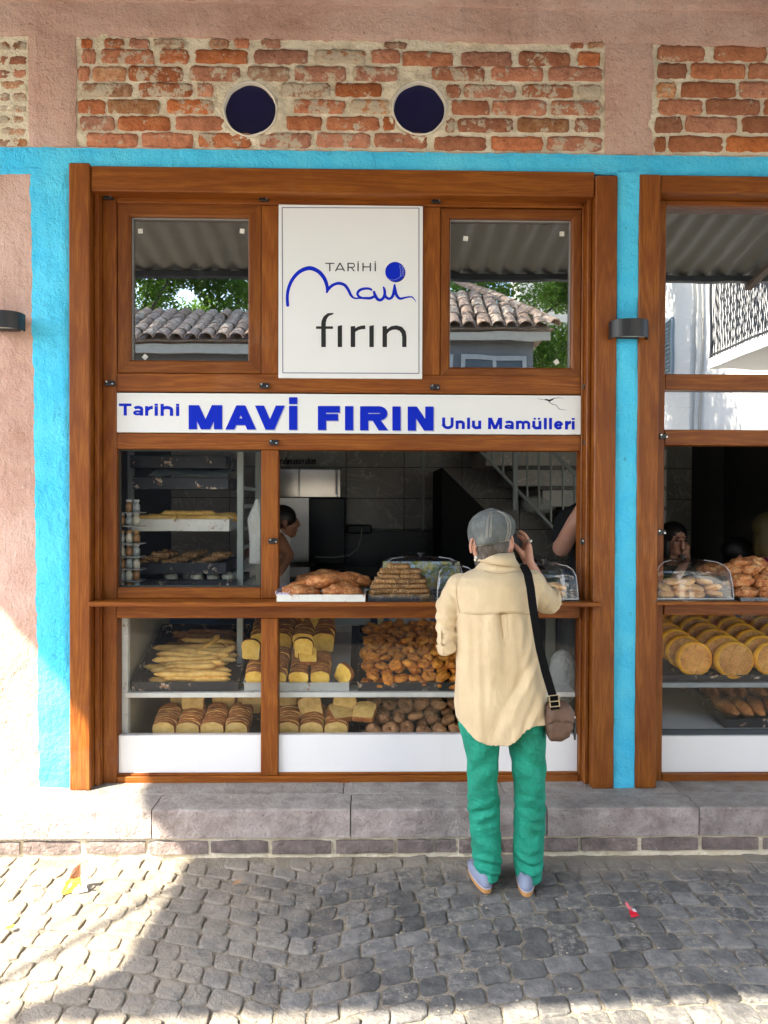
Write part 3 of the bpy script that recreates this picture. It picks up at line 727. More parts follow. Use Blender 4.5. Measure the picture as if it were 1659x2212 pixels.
class Ink:
    def __init__(s): s.b = MB(); s.k = 0
    def poly(s, pts, f, y):
        s.k += 1; P = [f(*p) for p in pts]; s.b.add([(p[0], y - .00012 * s.k, p[1]) for p in P], [tuple(range(len(P)))])
    def stroke(s, pts, w, f, y):
        s.k += 1; ws = w if isinstance(w, (list, tuple)) else [w] * len(pts); V = [Vector(p) for p in pts]; vs = []
        for i, p in enumerate(V):
            d = (V[min(i+1, len(V)-1)] - V[max(i-1, 0)]).normalized(); nn = Vector((-d.y, d.x)); m = 1.0
            if 0 < i < len(V) - 1:
                d1 = (V[i] - V[i-1]).normalized(); m = 1 / max(.6, abs(nn.dot(Vector((-d1.y, d1.x)))))
            for sg in (1, -1):
                q = f(*(p + nn * sg * ws[i] / 2 * m)); vs.append((q[0], y - .00012 * s.k, q[1]))
        s.b.add(vs, [(2*i, 2*i+1, 2*i+3, 2*i+2) for i in range(len(V) - 1)])
    def disc(s, cx, cy, r, f, y, n=24, ry=None): s.poly([(cx + r*math.cos(2*PI*k/n), cy + (ry or r)*math.sin(2*PI*k/n)) for k in range(n)], f, y)
def letters(text, x0s, y0, hc, w, f, y, name, mat, par, xh=.74):
    """x0s: [(x0,x1)] of each letter; y0 baseline (may slope) in picture units that f maps to the sign plane"""
    for ch, (xa_, xb_) in zip(text, x0s):
        ink = Ink(); asp = hc
        yb_ = y0(xa_) if callable(y0) else y0
        g = lambda u, v: f(xa_ + u * asp, yb_ - v * asp)
        for item in glyph(ch, (xb_ - xa_) / asp, w, xh):
            if item[0] == 'p': ink.poly(item[1], g, y)
            else: ink.stroke(item[1], item[2], g, y)
        put(name, ink.b, mat, par)
INKB = Mt('blue_print', (.002,.020,.50), .6, spec=.15).m; INKK = flat('black_print', (.006,.006,.007), .5); INKN = flat('navy_print', (.006,.012,.13), .5)
BLUEG = flat('grey_print_edge', (.42,.47,.62), .5)
# banner
zb1, zb0 = wz(851.5), wz(936.5)
ban = thing('banner_sign', 'long white banner lettered in bright blue with a cracked right corner above the serving hatch', 'sign', ((xb + xc)/2, .05, zb0))
by = FY - .002
put('board', MB().cbox(xb + .0015, xc - .0015, by, .13, zb0, zb1, .0015), SIGNW, ban)
Bf = lambda x, y: (lambda p: (p.x, p.z))(at(243.3 + x * .62, 840.5 + y * .62, by))
letters('Tarihi', [(22,66),(70,107),(113,140),(146,158),(167,211),(220,233)], lambda x: 92 + x*.008, 42, .27, Bf, by - .0006, 'letter', INKB, ban, .80)
for sh, mt, nm, yy in ((3, BLUEG, 'letter_shadow', by - .0003), (0, INKB, 'letter', by - .0012)):
    letters('MAVİFIRIN', [(265+sh,382+sh),(393+sh,500+sh),(496+sh,600+sh),(613+sh,645+sh),(715+sh,792+sh),(810+sh,838+sh),(862+sh,960+sh),(975+sh,1003+sh),(1028+sh,1118+sh)],
            lambda x: 140 + sh + (x - 265) * .0062, 84, .345, Bf, yy, nm, mt, ban)
letters('UnluMamülleri', [(1148,1188),(1195,1227),(1235,1245),(1252,1284),(1308,1357),(1364,1398),(1405,1455),(1462,1494),(1502,1513),(1520,1531),(1537,1570),(1576,1597),(1600,1609)],
        lambda x: 139 + (x - 1148) * .004, 40, .26, Bf, by - .0006, 'letter', INKB, ban, .74)
ck = Ink()
ck.poly([(1500,37),(1512,34),(1520,37),(1540,31),(1534,38),(1522,44),(1512,40)], Bf, by - .0006); ck.stroke([(1520,44),(1530,52),(1545,56),(1556,70),(1580,73)], [2.4,2,1.6,1.6,.8], Bf, by - .0006)
ck.stroke([(1480,33),(1500,37)], [.6,2], Bf, by - .0006); ck.stroke([(1536,32),(1560,30),(1572,34)], [2,1,.5], Bf, by - .0006); put('crack', ck.b, INKK, ban)
# logo board
lx0, lx1 = wx(601.5, 620, .045), wx(913, 620, .045); lz0, lz1 = wz(817.5, 757, .045), wz(443, 757, .045)
lg_ = thing('logo_sign', 'tall white board with the blue handwritten logo and black lettering between the upper windows', 'sign', ((lx0+lx1)/2, .05, lz0))
ly = .045
put('board', MB().cbox(lx0, lx1, ly, FY - .0015, lz0, lz1, .002), SIGNW, lg_)
Lf = lambda x, y: (lambda p: (p.x, p.z))(at(597.2 + x * .1933, 542 + y * .1933, ly))
Pf = lambda x, y: (lambda p: (p.x, p.z))(at(x, y, ly))
bd = Ink(); A, B_, C, D = (609.5,448.6), (905,449.6), (905,806.5), (611,805.5)
for p, q in ((A,B_),(B_,C),(C,D),(D,A)): bd.stroke([p, q], 1.5, Pf, ly - .0004)
put('border_line', bd.b, INKN, lg_)
letters('TARİHİ', [(545,647),(652,768),(793,878),(905,919),(960,1056),(1097,1111)], 228, 94, .15, Lf, ly - .0006, 'letter', INKK, lg_)
for k, (nm, strokes, polys) in enumerate([
  ('f', [([(526,1075),(526,820),(528,790),(545,745),(580,712),(637,700)], [52,52,50,44,32,14])], [[(442,843),(632,843),(632,872),(442,872)]]),
  ('ı', [], [[(684,1075),(733,1075),(733,830),(700,836),(684,843)]]),
  ('r', [([(868,900),(885,882),(915,866),(950,856),(993,853)], [30,34,38,40,42])], [[(830,1075),(880,1075),(880,840),(830,843)]]),
  ('ı', [], [[(1038,1075),(1088,1075),(1088,830),(1055,836),(1038,843)]]),
  ('n', [([(1225,925),(1250,885),(1290,862),(1340,856),(1390,872),(1420,910),(1429,960),(1429,1075)], [20,34,42,46,50,50,48,48])], [[(1185,1075),(1235,1075),(1235,840),(1185,843)]])]):
    ink = Ink()
    for p in polys: ink.poly(p, Lf, ly - .0006)
    for p, w in strokes: ink.stroke(p, w, Lf, ly - .0006)
    put('letter', ink.b, INKK, lg_)
def smooth_path(P, n=6):
    out = []
    for i in range(len(P) - 1):
        p0, p1, p2, p3 = P[max(i-1,0)], P[i], P[i+1], P[min(i+2,len(P)-1)]
        for k in range(n):
            t = k / n; out.append(tuple(.5*((2*b)+(-a+c)*t+(2*a-5*b+4*c-d)*t*t+(-a+3*b-3*c+d)*t**3) for a, b, c, d in zip(p0, p1, p2, p3)))
    out.append(P[-1]); return out
ink = Ink()
for P in ([(126,610,34),(121,510,34),(138,410,36),(185,310,38),(265,228,42),(370,193,46),(465,228,44),(530,300,42),(563,385,38),(566,460,22)],
          [(562,462,20),(595,410,34),(645,375,32),(705,363,34),(765,385,34),(805,440,32),(832,495,28),(870,528,20),(930,528,18),(985,528,26),(1050,528,30),(1100,505,28)],
          [(1068,440,22),(1040,424,26),(985,422,28),(930,440,30),(905,478,28),(925,512,24),(970,528,20)],
          [(1088,448,24),(1100,490,32),(1125,535,34),(1160,550,32),(1195,525,32),(1210,475,32),(1205,430,28),(1197,408,18)],
          [(1205,480,26),(1228,520,30),(1265,535,28),(1298,505,32),(1312,450,30),(1320,382,22)],
          [(1320,385,20),(1328,440,30),(1342,495,32),(1378,533,28),(1430,525,20),(1480,515,16),(1520,520,14),(1560,568,5)]):
    Q = smooth_path(P); ink.stroke([(x, y) for x, y, w in Q], [w for x, y, w in Q], Lf, ly - .0006)
for (x, y, r) in ((126,608,17),(563,462,12),(1197,408,10),(1320,383,11)): ink.disc(x, y, r, Lf, ly - .0006)
put('handwritten_logo', ink.b, INKB, lg_)
ink = Ink(); ink.disc(1333, 243, 109, Lf, ly - .0003, 36); put('ball_shade', ink.b, INKK, lg_)
ink = Ink(); ink.disc(1326, 234, 111, Lf, ly - .0006, 36); put('ball', ink.b, INKB, lg_)
ink = Ink(); wy = ly - .0012
Q = smooth_path([(1228,300,2),(1290,326,3),(1350,312,3),(1395,275,3),(1412,215,3),(1392,150,2)]); ink.stroke([(x,y) for x,y,w in Q], [w for x,y,w in Q], Lf, wy)
for k in range(6):
    for sx in (-1, 1):
        cx, cy = 1404 + sx * 15 - (8 if k < 2 else 0), 165 + k * 22; ink.stroke([(cx - sx*10, cy + 12), (cx + sx*5, cy), (cx + sx*4, cy - 11)], [1, 5, 1], Lf, wy)
put('wheat_ear', ink.b, flat('pale_print', (.35,.42,.75), .5), lg_)

# ================================================================== WALL LAMPS
LM = flat('lamp_charcoal', (.022,.022,.026), .42, var=.05)
def lamp(px0, px1, py0, py1, label, rec):
    a = at(px0, (py0+py1)/2, -.04); b = at(px1, (py0+py1)/2, -.04); cx = (a.x + b.x)/2; hw = (b.x - a.x)/2
    zt, zb = at(px0, py0, -.10).z, at(px0, py1, -.10).z
    t = thing('wall_lamp', label, 'wall lamp', (cx, 0, (zt+zb)/2), 'half round wall lamps'); mb = MB(); o = []; n = 20
    dep = .095
    def P(k, ins): an = PI * k / n; return (cx - math.cos(an) * (hw - ins), -.035 - math.sin(an) ** .6 * (dep - ins))
    rings = []
    for k in range(n + 1):
        x, y = P(k, 0); xi, yi = P(k, .004); rings.append([(x, y, zb), (x, y, zt), (xi, yi, zt), (xi, yi, zb)])
    mb.loft(rings, True); put('shade', mb, LM, t, smooth=False)
    mb = MB(); mb.cbox(cx - hw*.62, cx + hw*.62, -.046, .0 if rec else -.004, zb + .006, zt - .006, .002); put('backplate', mb, LM, t)
    d = MB(); d.prism([P(k, .006) for k in range(n + 1)], zb + .012, zb + .016); put('diffuser', d, flat('lamp_glass', (.55,.56,.55), .3), t)
lamp(1314, 1396, 690, 728, 'charcoal half round wall lamp on the narrow blue strip between the shop fronts', True)
lamp(-30, 54, 672, 709, 'charcoal half round wall lamp on the mauve plaster at the left edge', False)
# ================================================================== SHOP INTERIOR
XI0, XI1, YI, ZI = -2.2, 3.3, 3.42, 3.9
tm = Mt('dark_marble', rough=.28); tp = tm.pos(); tr_ = tm.rnd(); tsh = tm.vadd(tp, tm.comb(tm.math('MULTIPLY', tr_, 9.0), 0.0, tm.math('MULTIPLY', tr_, 5.0)))
tc = tm.ramp(tm.noise(tsh, 2.6, 6, .6), [(.3, (.36,.34,.28)), (.7, (.55,.52,.45))])
wv_ = tm.noise(tsh, 1.7, 5, .6, 1.6)
tc = tm.mix(tm.ramp(tm.math('ABSOLUTE', tm.math('SUBTRACT', wv_, .5)), [(0, .9), (.006, .5), (.014, 0.0)]), tc, (.75,.7,.6)); tm.color(tc); MARB = tm.m
DARKW = flat('dim_wall', (.11,.10,.09), .8); GRAN = Mt('black_granite', rough=.25); GRAN.color(GRAN.ramp(GRAN.noise(GRAN.pos(), 160, 3, .8), [(.5, (.02,.02,.022)), (.62, (.22,.2,.18))])); GRAN = GRAN.m
def sbox(name, *a, mat=DARKW): return struct(put(name, MB().box(*a), mat))
sbox('floor', XI0, XI1, .17, YI + .2, .10, .16); sbox('ceiling', XI0, XI1, .17, YI + .2, 3.3, 3.4)
sbox('wall_left', XI0 - .1, XI0, .17, YI + .2, .1, 3.4); sbox('wall_right', XI1, XI1 + .1, .17, YI + .2, .1, 3.4)
bw = struct(put('back_wall', MB().box(XI0, XI1, YI + .012, YI + .2, .16, 3.3), flat('tile_grout', (.06,.055,.05), .9)))
t0 = at(747.6, 1076, YI); tw = at(873, 1076, YI).x - t0.x; th = t0.z - at(747.6, 1142.7, YI).z
me = MB().cbox(0, tw - .006, 0, .014, 0, th - .006, .002).mesh('marble_tile', MARB)
for i in range(-6, 10):
    for j in range(-4, 4):
        x = t0.x + i * tw; z = t0.z + j * th
        if x < XI0 or x + tw > XI1 or z < .5 or z + th > 3.3: continue
        o = put('marble_tile', me, None, bw, (x + .003, YI - .002, z + .003)); o.location = (x + .003, YI - .002, z + .003)
# counter with granite top and blue front
cz = at(700, 1244, 2.0).z
ctr = thing('back_counter', 'blue fronted counter with a speckled black granite top deep inside the bakery', 'counter', (-.2, 2.3, .16))
put('worktop', MB().cbox(-1.7, .95, 1.95, 2.75, cz - .03, cz, .004), GRAN, ctr)
put('blue_front', MB().cbox(-1.66, .9, 2.0, 2.7, .17, cz - .031, .004), flat('blue_board', (.03,.16,.36), .5), ctr)
put('splashback', MB().cbox(.42 - .9, .95, 3.30, 3.40, cz - .1, at(800, 1147, 3.3).z, .004), GRAN, ctr)
# steel hood
STEEL = Mt('brushed_steel', (.62,.62,.60), .16, 1.0); STEEL.bump(STEEL.noise(STEEL.coord('Object', (1, 1, 30)), 6, 3), .05, .002); STEEL = STEEL.m
hz0, hz1 = at(660, 1073, 3.0).z, at(660, 1014, 3.0).z; hx0, hx1 = at(560, 1040, 3.0).x, at(734, 1040, 3.0).x
hood = thing('steel_hood', 'polished steel oven hood mirroring the daylight above the oven at the back', 'oven hood', ((hx0+hx1)/2, 3.1, hz0))
mb = MB(); mb.loft([[(hx0, 3.03, hz0), (hx0, 3.00, hz1), (hx0, 3.4, hz1), (hx0, 3.4, hz0)], [(hx1, 3.10, hz0), (hx1, 3.07, hz1), (hx1, 3.4, hz1), (hx1, 3.4, hz0)]]); put('hood_body', mb, STEEL, hood)
for f in (0.03, .5, .97):
    x = hx0 + (hx1 - hx0) * f; put('hood_rib', MB().cbox(x - .006, x + .006, 2.97, 3.0, hz0, hz1, .002), STEEL, hood)
oz0 = cz
ov = thing('oven', 'steel fronted oven standing on the granite counter under the hood', 'oven', (hx0 + .4, 3.1, cz))
x1_ = at(667, 1110, 3.05).x; put('steel_door', MB().loft([[(hx0 + .05, 3.04, cz + .02), (hx0 + .05, 3.0, hz0 - .01), (hx0 + .05, 3.3, hz0 - .01), (hx0 + .05, 3.3, cz + .02)], [(x1_, 3.09, cz + .02), (x1_, 3.05, hz0 - .01), (x1_, 3.3, hz0 - .01), (x1_, 3.3, cz + .02)]]), Mt('dull_steel', (.6,.6,.58), .32, 1.0).m, ov)
put('dark_housing', MB().cbox(at(669, 1110, 3.05).x, at(745, 1110, 3.05).x, 3.05, 3.39, cz + .01, hz0 - .012, .006), flat('oven_black', (.015,.015,.016), .3), ov)
# lettering over the hood
ink = Ink(); xx = 0
bty = YI - .012
Tf = lambda x, y: (lambda p: (p.x, p.z))(at(580.7 + x * .4334, 940.3 + y * .4334, bty))
tl = thing('wall_lettering', 'small dark lettering stuck on the marble above the oven hood', 'lettering', (at(640, 995, bty).x, bty, at(640, 995, bty).z))
wd9 = [('r',10),('a',12),('h',12),('m',20),('a',12),('n',12),('i',5),('r',9),('r',9),('a',12),('h',12),('i',5),('m',19)]
x = 235 - sum(w for _, w in wd9) - 2.6 * 12
xs9 = []
for ch, w in wd9: xs9.append((x, x + w)); x += w + 2.6
letters(''.join(c for c, _ in wd9), xs9, 145, 34, .15, Tf, bty, 'letter', flat('brown_lettering', (.02,.016,.012), .6), tl, .72)
# metal pole and wall socket with cable
GREY = Mt('grey_green_paint', (.36,.40,.37), .45).m
p0, p1 = at(914, 976, 2.9), at(915, 1146, 2.9)
pole = tag(put('wall_pole', MB().cbox(p0.x - .012, p0.x + .012, 2.89, 2.914, p1.z, 3.28, .002), GREY), 'thin pale metal pole rising in front of the marble wall', 'pole')
s0 = at(750, 1145, 3.28); tag(put('black_phone', MB().cbox(s0.x, s0.x + .22, 3.22, 3.30, s0.z - .03, s0.z + .05, .012), BLK), 'black box with a pale cable lying on the granite splashback', 'device')
cb = MB(); P = [at(x, y, 2.9) for x, y in ((781,1140),(780,1160),(772,1185),(755,1200),(720,1204),(680,1203))]; cb.tube(P, .005, 6); tag(put('pale_cable', cb, GREY), 'thin pale cable drooping over the dark splashback', 'cable')

# staircase with railing (rises to the left, away from the hatch)
stc = thing('staircase', 'dark marble staircase with pale metal railing inside on the right', 'staircase', (1.4, 2.9, .16))
for k in range(7):
    zt = at(1050, 1010, 2.9).z - k * .165 + .165; x0 = at(1036, 1010, 2.9).x + k * .23
    put('step', MB().cbox(x0, 2.42, 2.55, 3.4, zt - .165, zt - .03, .004), MARB, stc); put('tread', MB().cbox(x0 - .03, 2.42, 2.53, 3.4, zt - .0295, zt, .004), flat('tread_stone', (.16,.155,.14), .4), stc)
rl = MB(); ry = 2.1
rl.tube([at(1036, 972, ry), at(1200, 1146, ry), at(1250, 1200, ry)], .012, 8); put('lower_rail', rl, GREY, stc)
rl = MB(); rl.tube([at(1188, 970, ry), at(1256, 1038, ry)], .015, 8); put('hand_rail', rl, GREY, stc)
q0, q1 = at(1113, 960, ry), at(1113, 1103, ry)
put('newel_post', MB().cbox(q0.x - .018, q0.x + .018, ry - .018, ry + .018, q1.z, q0.z + .2, .003), GREY, stc)
for px, ya, yb in ((1064,962,997),(1087,962,1024),(1139,970,1075),(1164,970,1100),(1190,975,1130),(1216,1000,1110),(1241,1026,1100)):
    m = MB(); m.tube([at(px, ya, ry), at(px, yb, ry)], .0085, 6); put('baluster', m, GREY, stc)
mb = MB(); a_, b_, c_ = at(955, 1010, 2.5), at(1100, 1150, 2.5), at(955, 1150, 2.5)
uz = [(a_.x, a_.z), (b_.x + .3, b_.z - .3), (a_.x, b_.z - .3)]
put('understair_shade', MB().add([(x, 2.5, z) for x, z in uz] + [(x, 3.38, z) for x, z in uz], [(0,1,2),(5,4,3),(0,3,4,1),(1,4,5,2),(2,5,3,0)]), flat('shadow_black', (.012,.012,.012), .9), stc)  # shade of the void under the stairs, built as a solid black wedge
bgb = MB(); c = at(1165, 1090, 2.6); bgb.ball(c, .11, (1.3,.6,.7), 16, 10)
BAGP = Mt('thin_plastic', (.62,.64,.60), .35); BAGP.bump(BAGP.noise(BAGP.pos(), 22, 5, .7), 1.0, .03); BAGP = BAGP.m
tag(put('plastic_bag', bgb, BAGP, smooth=True), 'crumpled pale plastic bag lying on the stairs behind the railing', 'bag')

# ------------------------------------------------------------------ tray and bread materials
def bread_mat(name, a, b, c, sc=30, seeds=None, bump=.6):
    m = Mt(name, rough=.6); v = m.coord(); r = m.rnd(); sh = m.vadd(v, m.comb(m.math('MULTIPLY', r, 3.0), m.math('MULTIPLY', r, 5.0), 0.0))
    col = m.ramp(m.noise(sh, sc, 5, .65), [(.32, a), (.52, b), (.7, c)]); col = m.hsv(col, .5, 1, m.math('ADD', m.math('MULTIPLY', r, .4), .8))
    h = m.noise(sh, sc * 3, 4, .7)
    if seeds:
        sd_ = m.ramp(m.vor(sh, seeds[1]), [(.22, 1.0), (.34, 0.0)]); col = m.mix(m.math('MULTIPLY', sd_, seeds[2]), col, seeds[0]); h = m.math('ADD', h, sd_)
    m.color(col); m.bump(h, bump, .003); return m.m
CRUMB = bread_mat('yellow_crumb', (.74,.42,.05), (.92,.60,.10), (.95,.68,.18), 26, None, .5)
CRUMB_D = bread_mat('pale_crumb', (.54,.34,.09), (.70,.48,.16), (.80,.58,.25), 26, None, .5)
CRUST = bread_mat('brown_crust', (.22,.065,.014), (.40,.14,.032), (.60,.28,.08), 22)
STICKM = bread_mat('golden_breadstick', (.58,.28,.05), (.84,.52,.14), (.92,.66,.24), 14, None, .3)
STICKD = bread_mat('seeded_breadstick', (.16,.06,.02), (.27,.12,.04), (.40,.2,.08), 40, ((.6,.42,.2), 190, .5))
ROLLM = bread_mat('sesame_roll', (.40,.10,.007), (.72,.25,.018), (.88,.42,.05), 30, ((.72,.42,.10), 240, .32), .9)
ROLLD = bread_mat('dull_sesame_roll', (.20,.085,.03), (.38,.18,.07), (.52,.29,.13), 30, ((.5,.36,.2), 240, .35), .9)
SESB = bread_mat('sesame_crust', (.13,.055,.015), (.28,.14,.045), (.44,.26,.10), 45, ((.74,.60,.36), 130, .9), 1.0)
NUTP = bread_mat('nutty_pastry', (.26,.07,.015), (.50,.18,.05), (.78,.50,.24), 26, ((.85,.62,.36), 70, .4), 1.0)
PIDE = bread_mat('golden_bun', (.66,.26,.006), (.90,.45,.012), (.95,.58,.04), 12, None, .3)
COOK = bread_mat('pale_cookie', (.52,.26,.08), (.72,.42,.16), (.82,.55,.26), 25, ((.3,.15,.06), 90, .25), .5)
def tray_metal(name, base, chip, thr):
    m = Mt(name, rough=.5); v = m.pos(); c = m.mix(m.noise(v, 20, 5), base, tuple(k*1.5 for k in base))
    ch = m.ramp(m.noise(v, 16, 7, .75), [(thr, 0.0), (thr + .03, 1.0)]); col = m.mix(ch, c, m.ramp(m.noise(v, 60, 4), [(.4, (.35,.16,.07)), (.6, chip)])); m.color(col); m.bump(ch, .5, .002); return m.m
TBLK = tray_metal('baked_black_tin', (.018,.020,.024), (.68,.62,.5), .585); TALU = tray_metal('dull_aluminium', (.40,.42,.41), (.55,.56,.55), .6); TWHT = tray_metal('white_enamel', (.55,.57,.55), (.70,.70,.66), .58)

class Plane:
    """a tilted display surface: u to the right, v up the slope, w off the surface"""
    def __init__(s, o, tilt): s.o = Vector(o); s.t = tilt; s.M = Matrix.Rotation(tilt, 3, 'X')
    def p(s, u, v, w=0): return s.o + s.M @ Vector((u, v, w))
    def rot(s, E=(0,0,0)): return (s.M @ Euler(E).to_matrix()).to_euler()
def tray(pl, W_, D_, H_, mat, name, label, cat='tray', grp=None, th=.004):
    t = tag(put(name, MB(), mat), label, cat, grp)
    mb = MB(); mb.box(0, W_, 0, D_, 0, th)
    rim = [(0, W_, 0, th), (0, W_, D_ - th, D_), (0, th, th, D_ - th), (W_ - th, W_, th, D_ - th)]
    for a, b, c, d in rim: mb.box(a, b, c, d, th, H_)
    mb.tube([(0, 0, H_), (W_, 0, H_), (W_, D_, H_), (0, D_, H_), (0, 0, H_)], .0035, 6)
    t.data = mb.mesh(name, mat); t.location = pl.o; t.rotation_euler = pl.rot(); return t
# ---- meshes of the breads
def slice_mesh(w=.10, h=.105, th=.0203, seed=0, mats=(CRUMB, CRUST)):
    P = []
    for a in range(0, 181, 12):
        q = rad(a); x = math.cos(q) * w * .5 * (1.05 if 20 < a < 160 else 1.0); z = h * .62 + math.sin(q) ** .75 * h * .38; P.append((x, z))
    P += [(-w*.47, h*.40), (-w*.46, h*.12), (-w*.44, 0.004), (-w*.40, 0), (w*.40, 0), (w*.44, .004), (w*.46, h*.12), (w*.47, h*.40)]
    P = [(x + .003 * ns(x*40 + seed, z*40), z + .003 * ns(x*40, z*40 + seed)) for x, z in P]
    n = len(P); mb = MB(); cx, cz = 0, h * .5; ins = .965
    o = [(x, -th/2 + .002, z) for x, z in P] + [(x, th/2 - .002, z) for x, z in P]
    fi = [(cx + (x-cx)*ins, -th/2, cz + (z-cz)*ins) for x, z in P]; bi = [(cx + (x-cx)*ins, th/2, cz + (z-cz)*ins) for x, z in P]
    mb.add(o, [(k, n+k, n+(k+1) % n, (k+1) % n) for k in range(n)], 1)
    mb.add(o[:n] + fi, [(k, (k+1) % n, n+(k+1) % n, n+k) for k in range(n)], 1); mb.add(o[n:] + bi, [((k+1) % n, k, n+k, n+(k+1) % n) for k in range(n)], 1)
    mb.add(fi, [tuple(range(n))], 0); mb.add(bi, [tuple(range(n))[::-1]], 0)
    return mb.mesh('bread_slice', list(mats))
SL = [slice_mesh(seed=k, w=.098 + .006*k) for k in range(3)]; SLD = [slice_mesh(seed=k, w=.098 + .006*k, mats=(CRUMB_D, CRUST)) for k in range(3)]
def blob(me_name, mat, fn, seg=18, ring=12):
    mb = MB(); mb.ball((0,0,0), 1, (1,1,1), seg, ring); mb.v = [tuple(fn(Vector(p))) for p in mb.v]; return mb.mesh(me_name, mat, True)
def lumpy(sx, sy, sz, amp, fr, seed): return lambda p: Vector((p.x*sx, p.y*sy, p.z*sz)) * (1 + amp * ns(p.x*fr + seed, p.y*fr, p.z*fr))
def ring_mesh(name, mat, Rm, rm, sz, amp, seed, seg=18, n=9):
    rings = []
    for k in range(seg):
        a = 2*PI*k/seg; rr = rm * (1 + amp * ns(math.cos(a)*1.5 + seed, math.sin(a)*1.5)); c = Vector((math.cos(a)*Rm, math.sin(a)*Rm*.92, 0))
        rings.append([c + Vector((math.cos(a)*math.cos(2*PI*j/n)*rr, math.sin(a)*math.cos(2*PI*j/n)*rr, math.sin(2*PI*j/n)*rr*sz)) * (1 + .06*ns(k*.9, j*.9, seed)) for j in range(n)])
    mb = MB(); mb.loft(rings + [rings[0]], False); return mb.mesh(name, mat, True)
def rolls(mat): return [ring_mesh('roll', mat, .019, .0165, .85, .35, k) for k in range(3)] + [blob('roll', mat, lumpy(.037, .027, .020, .35, 2.2, k)) for k in range(3)]
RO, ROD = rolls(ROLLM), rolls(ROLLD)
def stick_mesh(L, r, mat, seed):
    mb = MB(); n = 12; P = []; rs = []
    for k in range(n + 1):
        t = k / n; P.append(((t - .5) * L, .010 * ns(t*2 + seed), .006 * ns(t*2, seed))); e = min(t, 1-t) * L
        rs.append(r * min(1, (.25 + math.sqrt(max(0, e / (r*1.2)))) if e < r else 1) * (1 + .14 * ns(t*4, seed*3)))
    mb.tube(P, rs, 9); return mb.mesh('breadstick', mat, True)

# ------------------------------------------------------------------ LOWER DISPLAY, left shop front
case = thing('display_case', 'white two tier display case behind the lower windows of the left shop front', 'display case', (0, .3, .2))
zs = at(760, 1495.5, .14).z
WPT = tray_metal('chipped_white_paint', (.62,.63,.60), (.3,.24,.2), .64)
put('upper_shelf', MB().cbox(at(268, 1500, .14).x, xc + .01, .14, .30, zs - .026, zs - .001, .003), WPT, case)
put('corner_post', MB().cbox(at(262, 1450, .15).x, at(276, 1450, .15).x, .15, .19, .25, 1.06, .003), WPT, case)
put('lower_base', MB().cbox(xb + .01, xc, .14, .9, .25, .30, .003), DARKW, case)
put('side_panel', MB().cbox(xb + .004, xb + .012, .19, 1.0, .25, 1.06, .001), flat('cream_side', (.42,.38,.28), .6), case)
bpan = MB(); bpan.box(xb + .3, at(820, 1400, 1.0).x, 1.0, 1.02, .25, 1.02); put('back_panel', bpan, flat('navy_back', (.02,.035,.06), .6), case)
yp = at(822, 1350, .93); put('yellow_batten', MB().cbox(yp.x - .018, yp.x + .018, .93, .95, .6, 1.06, .002), flat('yellow_paint', (.62,.50,.2), .6), case)
put('pale_board', MB().cbox(at(840, 1350, .96).x, at(930, 1350, .96).x, .96, .97, at(880, 1366, .96).z, 1.06, .002), flat('pale_board', (.42,.45,.45), .6), case)
put('pale_board', MB().cbox(at(680, 1350, .96).x, at(800, 1350, .96).x, .96, .97, at(740, 1352, .96).z, 1.06, .002), flat('pale_green_board', (.32,.36,.33), .6), case)
put('brace', MB().cbox(at(900, 1480, .9).x, at(1250, 1480, .9).x, .9, .93, .45, .5, .002), WPT, case)

T1 = rad(19)
def upto(px0, px1, y, tilt=T1, back=0): a = at(px0, 1490, y); b = at(px1, 1490, y); return Plane((a.x, y, zs + .001), tilt), b.x - a.x
pl1, w1 = upto(286, 516, .165); pl2, w2 = upto(528, 754, .165); pl3, w3 = upto(773, 1000, .165)
tray(pl1, w1, .60, .050, TBLK, 'baking_tray', 'black baking tray with chipped paint holding the breadsticks')
tray(pl2, w2, .60, .045, TALU, 'baking_tray', 'dull aluminium tray holding the yellow sliced loaves')
tray(pl3, w3, .60, .045, TBLK, 'baking_tray', 'black baking tray heaped with golden sesame rolls')
sm_ = [stick_mesh(L, .0155, STICKM, k) for k, L in enumerate((.26, .33, .38, .3))]; smd = [stick_mesh(L, .014, STICKD, k + 9) for k, L in enumerate((.26, .3, .34))]
for k in range(46):
    row, lay = divmod(k, 3); v = .05 + row * .030 + R_.uniform(-.008, .008); dk_ = v > .36 or (v > .27 and k % 2)
    u = R_.uniform(.42, .60) * w1 + (.05 if lay == 1 else -.03 if lay == 0 else 0); wv = .018 + .024 * lay + (.012 if v > .1 else 0)
    me = R_.choice(smd if dk_ else sm_)
    o = put('breadstick', me, None, None, pl1.p(u, v, wv), pl1.rot((R_.uniform(0, 6), R_.uniform(-.05, .05), R_.uniform(-.10, .10))))
    tag(o, 'dark seeded breadstick lying towards the back of the chipped black tray' if dk_ else 'smooth golden breadstick piled towards the front of the chipped black tray', 'breadstick', 'seeded breadsticks' if dk_ else 'golden breadsticks')
for (u, v, w, a, lb) in ((.27,.27,.085,1.05,'breadstick standing askew across the middle of the golden breadstick pile'), (.33,.22,.075,.5,'short breadstick leaning to the right over the end of the pile')):
    tag(put('breadstick', sm_[0], None, None, pl1.p(u + .03, v, w), pl1.rot((0, -.15, a))), lb, 'breadstick')
def loafstack(pl, u, v0, n, step, meshes, lean, grp, lbl, wz_=.006, sc=1.0):
    for k in range(n):
        o = put('bread_slice', R_.choice(meshes), None, None, pl.p(u + R_.uniform(-.003,.003), v0 + k * step, wz_), pl.rot((lean, 0, R_.uniform(-.02,.02))), scale=(sc, 1, sc * R_.uniform(.985, 1.01)))
        tag(o, lbl, 'bread slice', grp)
ROWN = ('leftmost', 'second', 'third', 'rightmost')
